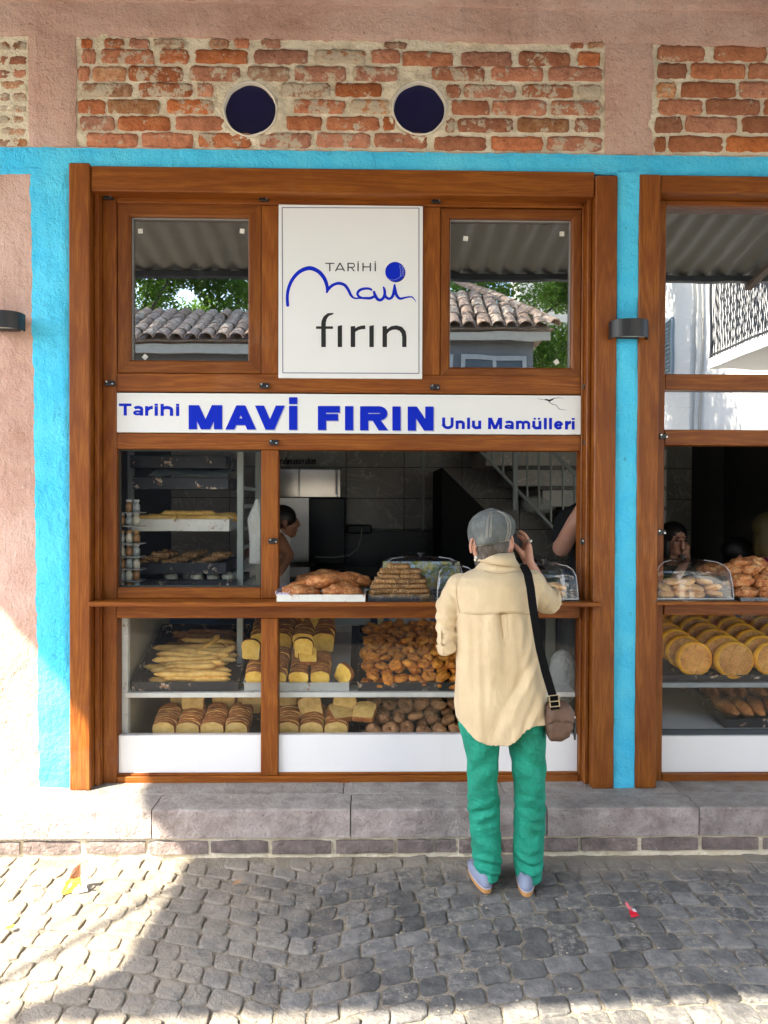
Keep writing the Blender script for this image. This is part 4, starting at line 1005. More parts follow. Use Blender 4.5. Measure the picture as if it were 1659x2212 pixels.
for j, (u, n) in enumerate(((.052, 11), (.160, 12), (.268, 12), (.372, 10))):
    for seg in range(2):
        loafstack(pl2, u + .012 * seg * (j - 1.5) * .3, .022 + seg * .27, n, .0208, SL, -.03 if seg == 0 else -.05, f'{ROWN[j]} loaf row on the aluminium tray, ' + ('front', 'raised rear')[seg], f'toast slice packed in the {ROWN[j]} loaf row of the aluminium tray, ' + ('front half', 'raised rear half')[seg], .006 + .05 * seg, .92 if seg == 0 else 1.05)
for u, v, w, E_, lb in ((.285,.13,.115,(-.18,.02,.05),'bright yellow toast slice standing upright on top of the loaves'), (.31,.085,.105,(-1.15,.12,.2),'toast slice lying flat over the front of the loaf row'), (.475,.05,.02,(-.2,.35,-.75),'toast slice leaning sideways against the right rim of the aluminium tray'),
                        (.02,.13,.105,(-.25,0,-.1),'toast slice propped up beside the wooden mullion'), (.10,.36,.13,(-.4,0,1.3),'cut loaf piece with its crumb turned sideways on top of the heap'), (.27,.45,.14,(-.5,.1,1.2),'sideways cut loaf piece near the top of the heap'), (.36,.38,.12,(-1.1,.3,.6),'tumbled toast slice high on the heap of loaves')):
    tag(put('bread_slice', SL[0], None, None, pl2.p(u, v, w), pl2.rot(E_), scale=(1,1.3,1)), lb, 'bread slice')
for k in range(126):
    lay, i = divmod(k, 63) if k < 126 else (2, k)
    r_, c_ = divmod(i, 7); u = .045 + c_ * (w3 - .085) / 6.2 + (.03 if (r_ + lay) % 2 else 0) + R_.uniform(-.009,.009); v = .035 + r_ * .060 + R_.uniform(-.009,.009); w = .022 + lay * .034 + .035 * (r_ > 0) + R_.uniform(-.004,.008)
    s = R_.uniform(.92, 1.16)
    tag(put('roll', R_.choice(RO), None, None, pl3.p(min(u, w3 - .03), v, w), pl3.rot((R_.uniform(-.7,.5), R_.uniform(-.5,.5), R_.uniform(0,6))), scale=(s,s,s)), 'round golden brown sesame roll in the heap on the upper black tray', 'roll', 'sesame rolls on the upper tray')
# lower level
zl = .345
T2 = rad(17)
def lowp(px0, px1, y=.17): a = at(px0, 1590, y); b = at(px1, 1590, y); return Plane((a.x, y, zl), T2), b.x - a.x
ql1, lw1 = lowp(330, 566); ql2, lw2 = lowp(600, 770); ql3, lw3 = lowp(775, 1010)
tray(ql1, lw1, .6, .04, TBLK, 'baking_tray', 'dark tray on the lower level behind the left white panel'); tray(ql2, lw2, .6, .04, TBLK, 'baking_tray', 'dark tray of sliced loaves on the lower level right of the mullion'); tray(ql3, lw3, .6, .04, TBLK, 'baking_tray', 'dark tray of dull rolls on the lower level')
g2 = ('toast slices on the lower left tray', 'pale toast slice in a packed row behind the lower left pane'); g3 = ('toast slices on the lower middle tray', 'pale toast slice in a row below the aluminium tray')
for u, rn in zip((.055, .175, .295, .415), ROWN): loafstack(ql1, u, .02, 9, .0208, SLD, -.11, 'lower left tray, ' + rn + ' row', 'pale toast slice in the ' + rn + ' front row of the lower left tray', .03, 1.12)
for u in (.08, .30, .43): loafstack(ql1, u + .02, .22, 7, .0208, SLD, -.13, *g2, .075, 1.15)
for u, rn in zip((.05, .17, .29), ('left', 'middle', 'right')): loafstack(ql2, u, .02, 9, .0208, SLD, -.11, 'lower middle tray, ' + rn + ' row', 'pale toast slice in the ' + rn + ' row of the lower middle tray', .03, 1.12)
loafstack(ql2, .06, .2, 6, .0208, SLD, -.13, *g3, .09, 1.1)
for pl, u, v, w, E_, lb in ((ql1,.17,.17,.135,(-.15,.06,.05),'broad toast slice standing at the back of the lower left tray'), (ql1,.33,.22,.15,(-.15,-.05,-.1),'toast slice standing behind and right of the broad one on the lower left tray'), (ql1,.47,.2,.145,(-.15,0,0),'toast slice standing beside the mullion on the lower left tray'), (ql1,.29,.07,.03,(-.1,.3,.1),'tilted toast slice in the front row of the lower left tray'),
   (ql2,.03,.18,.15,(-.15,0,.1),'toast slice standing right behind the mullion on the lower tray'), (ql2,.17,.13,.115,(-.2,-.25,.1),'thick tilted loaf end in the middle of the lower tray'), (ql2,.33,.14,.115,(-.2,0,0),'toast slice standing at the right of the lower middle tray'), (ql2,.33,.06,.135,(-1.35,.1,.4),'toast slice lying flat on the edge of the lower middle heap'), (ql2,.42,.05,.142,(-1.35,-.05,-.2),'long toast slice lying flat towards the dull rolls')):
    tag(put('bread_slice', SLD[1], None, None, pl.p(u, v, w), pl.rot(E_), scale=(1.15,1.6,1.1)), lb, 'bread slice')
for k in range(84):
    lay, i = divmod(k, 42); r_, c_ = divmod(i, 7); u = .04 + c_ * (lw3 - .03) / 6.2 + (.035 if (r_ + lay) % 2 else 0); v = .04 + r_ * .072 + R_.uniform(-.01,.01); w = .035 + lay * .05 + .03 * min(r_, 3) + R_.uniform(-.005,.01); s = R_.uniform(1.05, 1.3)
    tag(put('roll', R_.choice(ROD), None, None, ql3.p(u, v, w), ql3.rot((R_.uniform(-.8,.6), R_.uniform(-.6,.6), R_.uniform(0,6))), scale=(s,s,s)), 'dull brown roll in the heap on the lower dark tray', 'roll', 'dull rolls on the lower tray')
# things behind the right part of the lower window
cyl = MB(); c0 = at(1226, 1400, .6); cyl.tube([(c0.x, .6, .3), (c0.x, .6, 1.02)], .055, 16); tag(put('gas_cylinder', cyl, flat('grey_drum', (.12,.13,.14), .5), smooth=True), 'dark grey upright cylinder behind the lower right pane', 'cylinder')
bgm = MB(); c0 = at(1216, 1462, .42); bgm.ball(c0, .13, (.62,.5,1.15), 20, 14); bgm.v = [tuple(Vector(p) + Vector((.012*ns(p[0]*14,p[2]*14), .02*ns(p[0]*12,p[2]*12,4), .01*ns(p[2]*9)))) for p in bgm.v]
tag(put('plastic_bag', bgm, BAGP, smooth=True), 'crumpled whitish plastic bag behind the lower right pane', 'bag')
put('side_board', MB().cbox(at(1180, 1400, .5).x, at(1200, 1400, .5).x, .5, .52, .3, 1.05, .002), flat('grey_green_board', (.22,.24,.20), .7), case)

# ------------------------------------------------------------------ LEFT WINDOW: rack of trays
rack = thing('tray_rack', 'tall metal tray rack behind the left window', 'rack', (at(400, 1100, .6).x, .6, .16))
def vpost(px, y, w=.016): q = at(px, 1100, y); put('upright', MB().cbox(q.x - w, q.x + w, y - w, y + w, .2, 2.1, .002), GREY, rack)
vpost(519.5, .42); vpost(557, .95); vpost(283, .95)
for py in (1050, 1090, 1140, 1180, 1225, 1262):
    a = at(519, py, .45); b = at(557, py - 12, .93); m = MB(); m.box(a.x, a.x + .012, a.y, b.y, a.z - .02, a.z); put('runner', m, GREY, rack)
def rtray(px0, px1, pyt, pyb, y, mat, lb, D_=.45):
    a = at(px0, pyb, y); b = at(px1, pyt, y); pl = Plane((a.x, y, a.z), 0); return pl, b.x - a.x, tray(pl, b.x - a.x, D_, b.z - a.z, mat, 'baking_tray', lb)
rtray(281, 488, 985.5, 1010, .42, TBLK, 'topmost dark blue tray in the rack behind the left window')
rtray(286, 493, 1033, 1056, .42, TBLK, 'chipped black tray, second from the top of the rack')
pr = at(405, 1019, .44); m = MB(); n = 14
a_, b_ = at(320, 1031, .42), at(491, 1010, .42)
rings = [[(a_.x + (b_.x - a_.x)*i/n, .42 + .03*j + .006*ns(i*.7, j), a_.z + (b_.z - a_.z) * (.15 + .75 * j / 5) + .008*ns(i*.8, j*.5)) for j in range(6)] for i in range(n + 1)]
m.loft(rings, False, closed=False); tag(put('baking_paper', m, flat('baking_paper', (.42,.48,.48), .6), smooth=True), 'sheet of pale baking paper hanging between the two top trays', 'paper')
plw, ww, _ = rtray(284, 495, 1123, 1147, .40, TWHT, 'white tray of long loaves in the middle of the rack')
BAG_ = [stick_mesh(L, .022, STICKM, 20 + k) for k, L in enumerate((.24, .3, .26))]
for k, (u, v, w) in enumerate(((.10,.05,.062),(.34,.05,.062),(.16,.11,.066),(.40,.12,.066),(.26,.09,.085),(.2,.17,.07),(.38,.19,.072))):
    tag(put('long_loaf', BAG_[k % 3], None, None, plw.p(u * ww / .48, v, w), (0, 0, R_.uniform(-.1,.1))), 'long slim golden loaf lying on the white tray of the rack', 'loaf', 'long loaves on the white tray')
pls, ws_, _ = rtray(280, 488, 1217, 1239, .40, TBLK, 'black tray of sesame sticks near the bottom of the rack')
bar_ = MB().cbox(-.085, .085, -.019, .019, -.014, .014, .006); bar_.v = [tuple(Vector(p) * (1 + .1 * ns(p[0]*60, p[1]*60, p[2]*60))) for p in bar_.v]
def bar_mesh(L, seed):
    mb = MB(); rings = []
    for k in range(13):
        t = k / 12; x = (t - .5) * L; e = min(1, .55 + min(t, 1-t) * 9)
        rings.append([(x + .003*ns(k, j, seed), math.cos(2*PI*j/10) * .021 * e * (1 + .3*ns(k*.8, j*.9, seed)), math.copysign(abs(math.sin(2*PI*j/10))**.7, math.sin(2*PI*j/10)) * .0125 * e * (1 + .3*ns(k*.9, j*.8, seed+5))) for j in range(10)])
    mb.loft(rings); return mb.mesh('sesame_bar', SESB, True)
BARS = [bar_mesh(.115, k) for k in range(4)]
for k in range(26):
    u = .04 + (k % 9) * (ws_ - .08) / 8; v = .05 + (k // 9) * .11; w = .052 + .02 * (k % 3)
    tag(put('sesame_bar', BARS[k % 4], None, None, pls.p(u, v, w), (R_.uniform(-.2,.2), R_.uniform(-.2,.2), R_.uniform(-.5,.5)), scale=(.8,1.1,1.2)), 'sesame crusted stick on the black tray of the rack', 'sesame bar', 'sesame sticks in the rack')
plb, wb_, _ = rtray(300, 510, 1253, 1268, .38, TBLK, 'lowest black tray of the rack holding pale dough balls')
db = blob('dough_ball', flat('pale_dough', (.40,.40,.32), .6), lumpy(.036,.036,.030,.1,2,1))
for k, (u, v) in enumerate(((.14,.08),(.27,.07),(.35,.09),(.43,.07),(.47,.11),(.22,.13))): tag(put('dough_ball', db, None, None, plb.p(u * wb_ / .48, v, .045)), 'pale round dough ball on the lowest tray of the rack', 'dough', 'dough balls on the lowest rack tray')
# small jars added to stand in for a souvenir display mirrored in the window
jr = thing('added_jar_stand', 'narrow clear stand of small jars standing in for a mirrored souvenir display', 'stand', (at(285, 1170, .2).x, .22, 1.1))
x0, x1 = at(256, 1170, .2).x, at(302, 1170, .2).x
JG = flat('jar_glass', (.30,.33,.32), .15); LIDS = [flat('lid_' + n, c, .35) for n, c in (('silver', (.55,.56,.56)), ('amber', (.42,.22,.06)), ('green', (.10,.24,.16)), ('red', (.42,.06,.04)))]
jm = [MB().tube([(0,0,0),(0,0,.035),(0,0,.04),(0,0,.05)], [.017,.018,.012,.012], 12).mesh('jar', JG, True)] + [None]
jb = [MB().tube([(0,0,0),(0,0,.035),(0,0,.04),(0,0,.05)], [.017,.018,.012,.012], 12).mesh('jar', flat('jar_fill_' + n, c, .2), True) for n, c in (('cream', (.62,.60,.5)), ('brown', (.32,.17,.07)), ('grey', (.38,.42,.42)))]
lm = [MB().tube([(0,0,.0505),(0,0,.062)], .0145, 12).mesh('lid', L, False) for L in LIDS]
for r_, py in enumerate((1093, 1122, 1160, 1188, 1215, 1240, 1262)):
    z = at(280, py, .2).z - .03; put('jar_shelf', MB().box(x0 - .01, x1 + .012, .17, .27, z - .006, z - .001), flat('jar_shelf_grey', (.3,.32,.32), .3), jr)
    for c_ in range(3):
        if r_ == 0 and c_ == 0: continue
        col_ = ('silver','silver','amber','silver','green','red','red')[r_]; ix = ('silver','amber','green','red').index(col_)
        t = thing('jar', f'small jar with a {col_} lid on row {("one","two","three","four","five","six","seven")[r_]} of the added jar stand', 'jar', (x0 + .012 + c_ * .037, .21, z), 'jars on the stand, row ' + ("one","two","three","four","five","six","seven")[r_])
        put('glass_body', jb[(r_ + c_) % 3], None, t, (0,0,0)); put('lid', lm[ix], None, t, (0,0,0))
# carrier bags hanging
mb = MB(); rings = []
for k in range(24):
    t = k / 23; py = 1078 + t * 140; q = at(556, py, .30); w = .012 + .040 * min(1, t * 3.2) - .006 * t; rings.append([(q.x + math.cos(2*PI*j/14) * w * (1 + .22*ns(j*.9, t*2)), .33 + math.sin(2*PI*j/14) * .03 * (1 + .4*ns(j*1.3, t*3)), q.z) for j in range(14)])
mb.loft(rings); tag(put('carrier_bags', mb, BAGP, smooth=True), 'bundle of white plastic carrier bags hanging behind the mullion', 'bags')

# ------------------------------------------------------------------ ON THE COUNTER LEDGE
zc = zsf + .001
def ledge(px, y): return at(px, 1303, y)
a = ledge(598, -.055); b = ledge(789, -.055); plp = Plane((a.x, -.06, zc), 0); wp = b.x - a.x
tray(plp, wp, .42, .030, TWHT, 'baking_tray', 'white metal tray of crusty nut pastries on the counter ledge')
PA = [blob('pastry', NUTP, lumpy(.085,.064,.034,.24,2.6,k), 26, 16) for k in range(4)]
for k, (u, v, w, s) in enumerate(((.11,.075,.038,1.05),(.31,.075,.038,1.08),(.12,.19,.05,1.0),(.29,.19,.052,1.05),(.20,.15,.078,1.0),(.30,.27,.075,1.1),(.15,.28,.072,1.05),(.37,.30,.07,1.0),(.22,.34,.085,1.05))):
    tag(put('pastry', PA[k % 4], None, None, plp.p(u * wp / .42, v, w), (R_.uniform(-.2,.1), R_.uniform(-.15,.15), R_.uniform(-.4,.4)), scale=(s,s,s)), ('front left','front right','middle left','middle right','upper middle','rear right','rear left','far right','far middle')[k] + ' glazed nut pastry on the white tray of the counter ledge', 'pastry', 'nut pastries on the white tray')
mb = MB()
for k in range(30):
    an = 2*PI*k/30; 
for (u0, v0, u1, v1) in ((.012,.012,.012,.40),):
    P = []
    for i in range(60): t = i/59; P.append([(plp.p(u0 - .012 + (.016 if i % 2 else 0), v0 + (v1-v0)*t, .022)), (plp.p(u0 - .020, v0 + (v1-v0)*t, .048 - (.012 if i % 2 else 0)))])
    mb.loft(P, False, closed=False)
P = [[plp.p(.004 + .09*i/18, .006 + (.008 if i % 2 else 0), .020), plp.p(.004 + .09*i/18, .002, .046 - (.012 if i % 2 else 0))] for i in range(11)]; mb.loft(P, False, closed=False)
tag(put('paper_lace', mb, flat('lilac_paper', (.58,.55,.74), .6)), 'frilled lilac paper lace along the left rim of the white tray', 'paper lace')
# sesame bar pile in a clear tray
a = ledge(795, -.05); b = ledge(936, -.05); plq = Plane((a.x, -.055, zc), 0); wq = b.x - a.x
ACR = glass('acrylic_tray', .06, (.90,.93,.94), .05)
tray(plq, wq, .36, .028, ACR, 'clear_tray', 'shallow clear tray holding the pyramid of sesame bars', th=.003)
LAYN = ('bottom', 'second', 'third', 'fourth', 'fifth', 'sixth', 'topmost')
for lay in range(7):
    n_ = (3, 3, 3, 3, 2, 2, 1)[lay]; wdt = wq - .03 - lay * .022
    for r_ in range(3 if lay < 5 else 2):
        for i in range(n_):
            u = wq/2 + (i - (n_-1)/2) * (wdt / max(n_, 1)) + R_.uniform(-.006,.006) + .008 * ((lay % 2) - .5)
            tag(put('sesame_bar', BARS[(lay + i) % 4], None, None, plq.p(u, .05 + r_ * .075 + lay * .010, .020 + lay * .0225), (R_.uniform(-.06,.06), R_.uniform(-.06,.06), R_.uniform(-.12,.12)), scale=(.95,1.25,1)), 'sesame crusted bar in the ' + LAYN[lay] + ' layer of the pile on the clear tray', 'sesame bar', 'sesame bars, ' + LAYN[lay] + ' layer')
# clear domed boxes
def dome(px0, px1, pyt, pyb, y, D_, label, knob=True, hb=None):
    A = at(px0, pyb, y); B = at(px1, pyt, y); w = B.x - A.x; h = B.z - zc if hb is None else hb; cx = (A.x + B.x)/2
    t = thing('domed_box', label, 'cake box', (cx, y + D_/2, zc)); mb = MB(); rings = []
    P = [(0, 0), (.01, .35), (.03, .68), (.07, .86), (.14, .96), (.25, 1.0)]
    for ins, hh in P:
        i = ins * w; j = ins * D_ * .9; r = .02 + i * .4; ring = []
        for (sx, sy, a0) in ((1, -1, -90), (1, 1, 0), (-1, 1, 90), (-1, -1, 180)):
            for q in range(5):
                an = rad(a0 + q * 22.5); ring.append((cx + sx * (w/2 - i - r) + math.cos(an) * r, y + D_/2 + sy * (D_/2 - j - r) + math.sin(an) * r, zc + .014 + (h - .014) * hh))
        rings.append(ring)
    mb.loft(rings, False); mb.add(rings[-1], [tuple(range(20))]); put('clear_lid', mb, GL_DOME, t, smooth=True)
    f = MB(); f.cbox(cx - w/2 - .008, cx + w/2 + .008, y - .008, y + D_ + .008, zc, zc + .006, .002); put('tray_base', f, ACR, t)
    rim = MB(); R0 = rings[0]; rim.tube([Vector(p) + Vector((0,0,-.002)) for p in R0] + [Vector(R0[0]) + Vector((0,0,-.002))], .0028, 6); put('rim', rim, flat('clear_rim', (.5,.53,.56), .1), t)
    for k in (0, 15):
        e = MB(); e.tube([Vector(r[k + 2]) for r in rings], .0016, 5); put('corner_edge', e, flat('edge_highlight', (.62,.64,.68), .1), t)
    if knob:
        k_ = MB(); zt = zc + h; k_.tube([(cx, y + D_/2, zt), (cx, y + D_/2, zt + .012)], [.008, .008], 12); k_.tube([(cx, y + D_/2, zt + .0121), (cx, y + D_/2, zt + .020)], .019, 16); put('knob', k_, BLK, t)
    return cx, w
CK = [blob('cookie', COOK, lumpy(.042,.042,.017,.12,2,k), 18, 10) for k in range(3)]
def cookies(cx, w, y, D_, rows, grp, lb, r=.04, lay=3):
    for l in range(lay):
        n = max(1, int((w - .05) / (r * 2.0)) - l // 2)
        for i in range(n):
            for j in range(2 if l < 2 else 1):
                tag(put('cookie', R_.choice(CK), None, None, (cx + (i - (n-1)/2) * r * 2.02 + R_.uniform(-.006,.006), y + .05 + j * .085 + l * .012, zc + .028 + l * .029), (R_.uniform(-.35,.25), R_.uniform(-.3,.3), R_.uniform(0,6)), scale=(1,1,1)), lb, 'cookie', grp)
cx_, w_ = dome(816, 1006, 1205, 1285, .20, .17, 'clear domed box with the glossy printed side standing behind the sesame bars', True)
PRN = Mt('leafy_print', rough=.25); pv = PRN.pos(); PRN.color(PRN.mix(PRN.ramp(PRN.noise(pv, 30, 5, .7), [(.42, 0.0), (.52, 1.0)]), (.42,.55,.72), PRN.ramp(PRN.noise(pv, 45, 4), [(.4, (.16,.26,.07)), (.6, (.60,.52,.20))])))
put('printed_insert', MB().box(cx_ - w_*.44, cx_ + w_*.44, .232, .236, zc + .03, at(900, 1213, .23).z), PRN.m, [o for o in COL.objects if o.name.startswith('domed_box')][-1])
cx_, w_ = dome(942, 1032, 1226, 1301, -.04, .30, 'clear domed box of cookies half hidden by the shopper left shoulder', True); cookies(cx_, w_, -.03, .3, 2, 'cookies in the half hidden box', 'pale cookie inside the box half hidden by the shopper', lay=2)
cx_, w_ = dome(1132, 1253, 1222, 1303, -.05, .32, 'clear domed box of cookies at the right end of the serving hatch', True); cookies(cx_, w_, -.03, .3, 2, 'cookies in the box at the hatch end', 'pale seeded cookie inside the box at the right end of the hatch', lay=2)

# ------------------------------------------------------------------ RIGHT SHOP FRONT
cx_, w_ = dome(1412, 1590, 1213, 1299, -.035, .30, 'clear domed box of cookies on the ledge of the right shop front', True); cookies(cx_, w_, -.02, .3, 2, 'cookies in the right hand box', 'pale round cookie inside the box of the right shop front', lay=3)
a = ledge(1598, -.03); ply = Plane((a.x, -.035, zc), 0); tray(ply, .42, .32, .016, ACR, 'clear_tray', 'clear plate of crusty nut pastries at the right edge of the picture', th=.003)
for k, (u, v, w) in enumerate(((.05,.05,.035),(.17,.05,.037),(.27,.06,.035),(.04,.10,.085),(.15,.10,.085),(.25,.1,.08),(.02,.16,.135),(.12,.15,.135),(.22,.15,.13),(.09,.18,.165),(-.05,.22,.13),(.16,.2,.165))):
    tag(put('pastry', PA[k % 4], None, None, ply.p(u, v, w), (R_.uniform(-.3,.2), R_.uniform(-.25,.25), R_.uniform(0,3)), scale=(.78,.85,.95)), ('bottom left','bottom middle','bottom right','second layer left','second layer middle','second layer right','third layer left','third layer middle','third layer right','topmost left','rear left','topmost rear')[k] + ' crusty nut pastry on the clear plate at the right edge', 'pastry', 'nut pastries on the right plate')
GSH = flat('grey_shelf', (.22,.27,.31), .3)
c2 = thing('display_case', 'white display case behind the lower window of the right shop front', 'display case', (1.9, .3, .2))
z1 = at(1540, 1471, .20).z
put('glass_shelf', MB().cbox(xq + .01, xR, .18, .90, z1 - .03, z1 - .004, .003), GSH, c2)
z2 = at(1540, 1583, .16).z
put('white_base', MB().cbox(xq + .01, xR, .15, 1.1, z2 - .04, z2, .003), WHM, c2)
put('white_side', MB().cbox(xq + .002, xq + .008, .15, 1.0, z2, 1.05, .001), WHM, c2)
tl_ = Plane((at(1425, 1470, .22).x, .20, z1 + .001), rad(22)); tray(tl_, .75, .6, .032, TBLK, 'baking_tray', 'black tray of golden round buns in the right shop front')
def bun(mat, seed):
    mb = MB(); rings = []; n = 28
    for (f, z) in ((.02, .017), (.35, .0165), (.62, .0145), (.84, .010), (.95, .004), (1.0, -.002), (.985, -.008), (.86, -.013), (.6, -.015), (.02, -.015)):
        rings.append([(math.cos(2*PI*k/n)*.100*f * (1 + .02*ns(k*.4, seed)), math.sin(2*PI*k/n)*.092*f, z*2.2) for k in range(n)])
    mb.loft(rings, True, 0)
    for an in (0.5, 0.5 + PI/2):
        for off in (-.03, .03):
            c, s = math.cos(an), math.sin(an); L = math.sqrt(.078**2 - off**2); P = [Vector((c*t*L - s*off, s*t*L*.94 + c*off*.94, -.0326)) for t in (-1, -.5, 0, .5, 1)]
            mb.tube(P, .0030, 6, mi=1)
    return mb
BUNF = bread_mat('browned_bun_face', (.42,.15,.02), (.58,.25,.04), (.70,.36,.07), 18, ((.80,.62,.3), 120, .45), .4)
BUNX = bread_mat('bun_cross', (.55,.27,.05), (.66,.36,.08), (.74,.44,.12), 12, None, .3)
def bun_mesh(seed):
    mb = bun(None, seed); me = mb.mesh('round_bun', [PIDE, BUNX, BUNF], True)
    for p in me.polygons:
        zc_ = sum(me.vertices[i].co.z for i in p.vertices) / len(p.vertices)
        if zc_ < -.0290 and p.material_index == 0: p.material_index = 2
    return me
BN = [bun_mesh(k) for k in range(2)]
gb = ('round buns on the right tray', 'golden round bun leaning in a row on the black tray of the right shop front')
for (u0, n, v0, s) in ((.00,4,.26,.95),(.175,7,.07,.97),(.375,8,.06,1.05),(.575,8,.07,.97),(.77,6,.09,.95)):
    for k in range(n):
        tag(put('round_bun', BN[k % 2], None, None, tl_.p(u0 - .024 * k, v0 + k * .062, .086), tl_.rot((rad(-117) , 0, R_.uniform(-.12,.12))), scale=(s,s,s)), gb[1], 'bun', gb[0])
tq = Plane((at(1562, 1590, .25).x, .24, z2 + .001), rad(10)); tray(tq, .5, .6, .045, TBLK, 'baking_tray', 'black tray of dark loaves on the white base of the right shop front')
LF = [blob('dark_loaf', CRUST, lumpy(.038,.105,.032,.2,1.6,k), 18, 12) for k in range(2)]
for k in range(10): tag(put('dark_loaf', LF[k % 2], None, None, tq.p(.06 + (k % 5) * .085, .14 + (k // 5) * .2, .055 + .01 * (k // 5)), tq.rot((0, 0, R_.uniform(-.25,.25)))), 'dark brown oval loaf on the low tray of the right shop front', 'loaf', 'dark loaves on the right low tray')
# ================================================================== PEOPLE
SKIN = Mt('skin', rough=.5); sv = SKIN.pos(); SKIN.color(SKIN.mix(SKIN.noise(sv, 40, 4), (.44,.205,.135), (.58,.31,.22))); SKIN.b.inputs['Subsurface Weight'].default_value = .08
SKIN.b.inputs['Subsurface Radius'].default_value = (.02, .008, .004); SKIN.bump(SKIN.noise(sv, 160, 4), .3, .0015); SKIN = SKIN.m
def capsule(mb, p0, p1, r0, r1, n=12):
    p0, p1 = Vector(p0), Vector(p1); d = (p1 - p0); L = d.length; d.normalize()
    pts = [p0 - d * r0 * math.cos(a) for a in (0.05, .5, 1.0)] + [p0 + d * L * t for t in (0, .33, .66, 1)] + [p1 + d * r1 * math.sin(a) for a in (.5, 1.0, 1.5)]
    rs = [r0 * math.sin(a) for a in (.08, .5, 1.0)] + [r0 + (r1 - r0) * t for t in (0, .33, .66, 1)] + [r1 * math.cos(a) for a in (.5, 1.0, 1.5)]
    mb.tube(pts, rs, n)
def chain(mb, pts, rs, n=12):
    for a, b, ra, rb in zip(pts, pts[1:], rs, rs[1:]): capsule(mb, a, b, ra, rb, n)
def head(mb, c, yaw, s=1.0, tilt=0.0):
    """a head with face: cranium, jaw, nose, brow, lips, chin, ears.  yaw 0 looks to +Y"""
    c = Vector(c); Rm = Matrix.Rotation(yaw, 3, 'Z') @ Matrix.Rotation(tilt, 3, 'X')
    def e(p, r): mb.ball(c + Rm @ (Vector(p) * s), s, r, 20, 14, rot=Rm)
    e((0, -.012, .030), (.076, .094, .086)); e((0, .022, -.028), (.062, .068, .078)); e((0, .052, -.078), (.036, .034, .030)); e((0, .040, -.045), (.050, .046, .050))
    e((0, .096, -.012), (.0115, .020, .024)); e((0, .104, -.024), (.0155, .013, .010)); e((0, .088, .018), (.034, .014, .008))
    e((0, .0865, -.050), (.022, .010, .0050)); e((0, .0845, -.059), (.019, .010, .0060)); e((.036, .070, -.022), (.020, .018, .018)); e((-.036, .070, -.022), (.020, .018, .018))
    for sx in (-1, 1):
        e((sx * .079, -.004, -.006), (.009, .018, .032)); e((sx * .076, .000, -.030), (.008, .011, .012))
    return lambda p: c + Rm @ (Vector(p) * s)

woman = thing('person', 'shopper from behind in sand shirt, green trousers and grey flat cap, one hand raised', 'person', (at(1090, 1925, -.52).x, -.52, .015))
YB = -.52
def V(px, py, y=YB): return at(px, py, y)
hc = V(1064, 1177, YB + .02)
# body: one continuous surface
mb = MB(); headf = head(mb, hc, -.32, .98, -.12)
chain(mb, [V(1070, 1190, YB - .0), V(1078, 1240, YB - .02)], [.056, .062]); capsule(mb, V(1078, 1245, YB), V(1080, 1300, YB), .07, .085)
capsule(mb, V(1080, 1300), V(1082, 1490), .085, .085, 14)
sR, eR, wR = V(1152, 1262, YB), V(1187, 1304, -.28), V(1143, 1217, -.42)
sL, eL, wL = V(988, 1280, YB), V(963, 1388, YB - .01), V(985, 1400, -.29)
chain(mb, [V(1080, 1262), sR, eR], [.05, .04, .030]); chain(mb, [eR, eR.lerp(wR, .45), wR], [.032, .034, .0235])
chain(mb, [V(1080, 1262), sL, V(965, 1340, YB), eL], [.045, .028, .025, .022]); chain(mb, [eL, eL.lerp(wL, .4), wL], [.024, .030, .024])
chain(mb, [wL, wL + Vector((.01, .09, -.01))], [.024, .03])
for k in range(5): chain(mb, [wL + Vector((-.02 + .012*k, .08, -.012)), wL + Vector((-.024 + .015*k, .125, -.02)), wL + Vector((-.02 + .014*k, .15, -.045))], [.0088, .0078, .0065], 8)
# right hand: flat palm, four fingers curling to the left, thumb leaving the palm near the wrist
def H(px, py, y): return at(px, py, y)
chain(mb, [wR, H(1141, 1198, -.425), H(1142, 1181, -.435)], [.0235, .021, .0155]); chain(mb, [wR, H(1134, 1198, -.405), H(1134, 1182, -.395)], [.022, .020, .0145]); capsule(mb, H(1137, 1196, -.41), H(1138, 1181, -.415), .019, .0155)
chain(mb, [wR, H(1130, 1200, -.39)], [.020, .016])
for P, r in (([(1143,1181,-.437),(1141,1167,-.445),(1134,1155,-.440),(1123,1147,-.425)], .0095), ([(1139,1180,-.415),(1133,1168,-.412),(1125,1160,-.400),(1116,1155,-.388)], .0092),
             ([(1135,1181,-.395),(1128,1171,-.385),(1120,1166,-.372),(1113,1162,-.360)], .0090), ([(1131,1183,-.375),(1124,1176,-.362),(1117,1172,-.350),(1113,1169,-.342)], .0080)):
    chain(mb, [H(*p) for p in P], [r * 1.08, r, r * .92, r * .8], 9)
chain(mb, [H(1133, 1203, -.42), H(1124, 1192, -.43), H(1115, 1181, -.425), H(1106, 1173, -.415)], [.0145, .0125, .0105, .0085], 9)
for x0, x1 in ((1046, 1046), (1143, 1143)):     # legs down into the shoes
    chain(mb, [V(x0 + (-10 if x0 > 1100 else 10), 1500), V(x0 + 2, 1740), V(x0, 1895) + Vector((0,.05,0))], [.06, .04, .032])
body = fin(put('body', mb, SKIN, woman), .0042, 3)
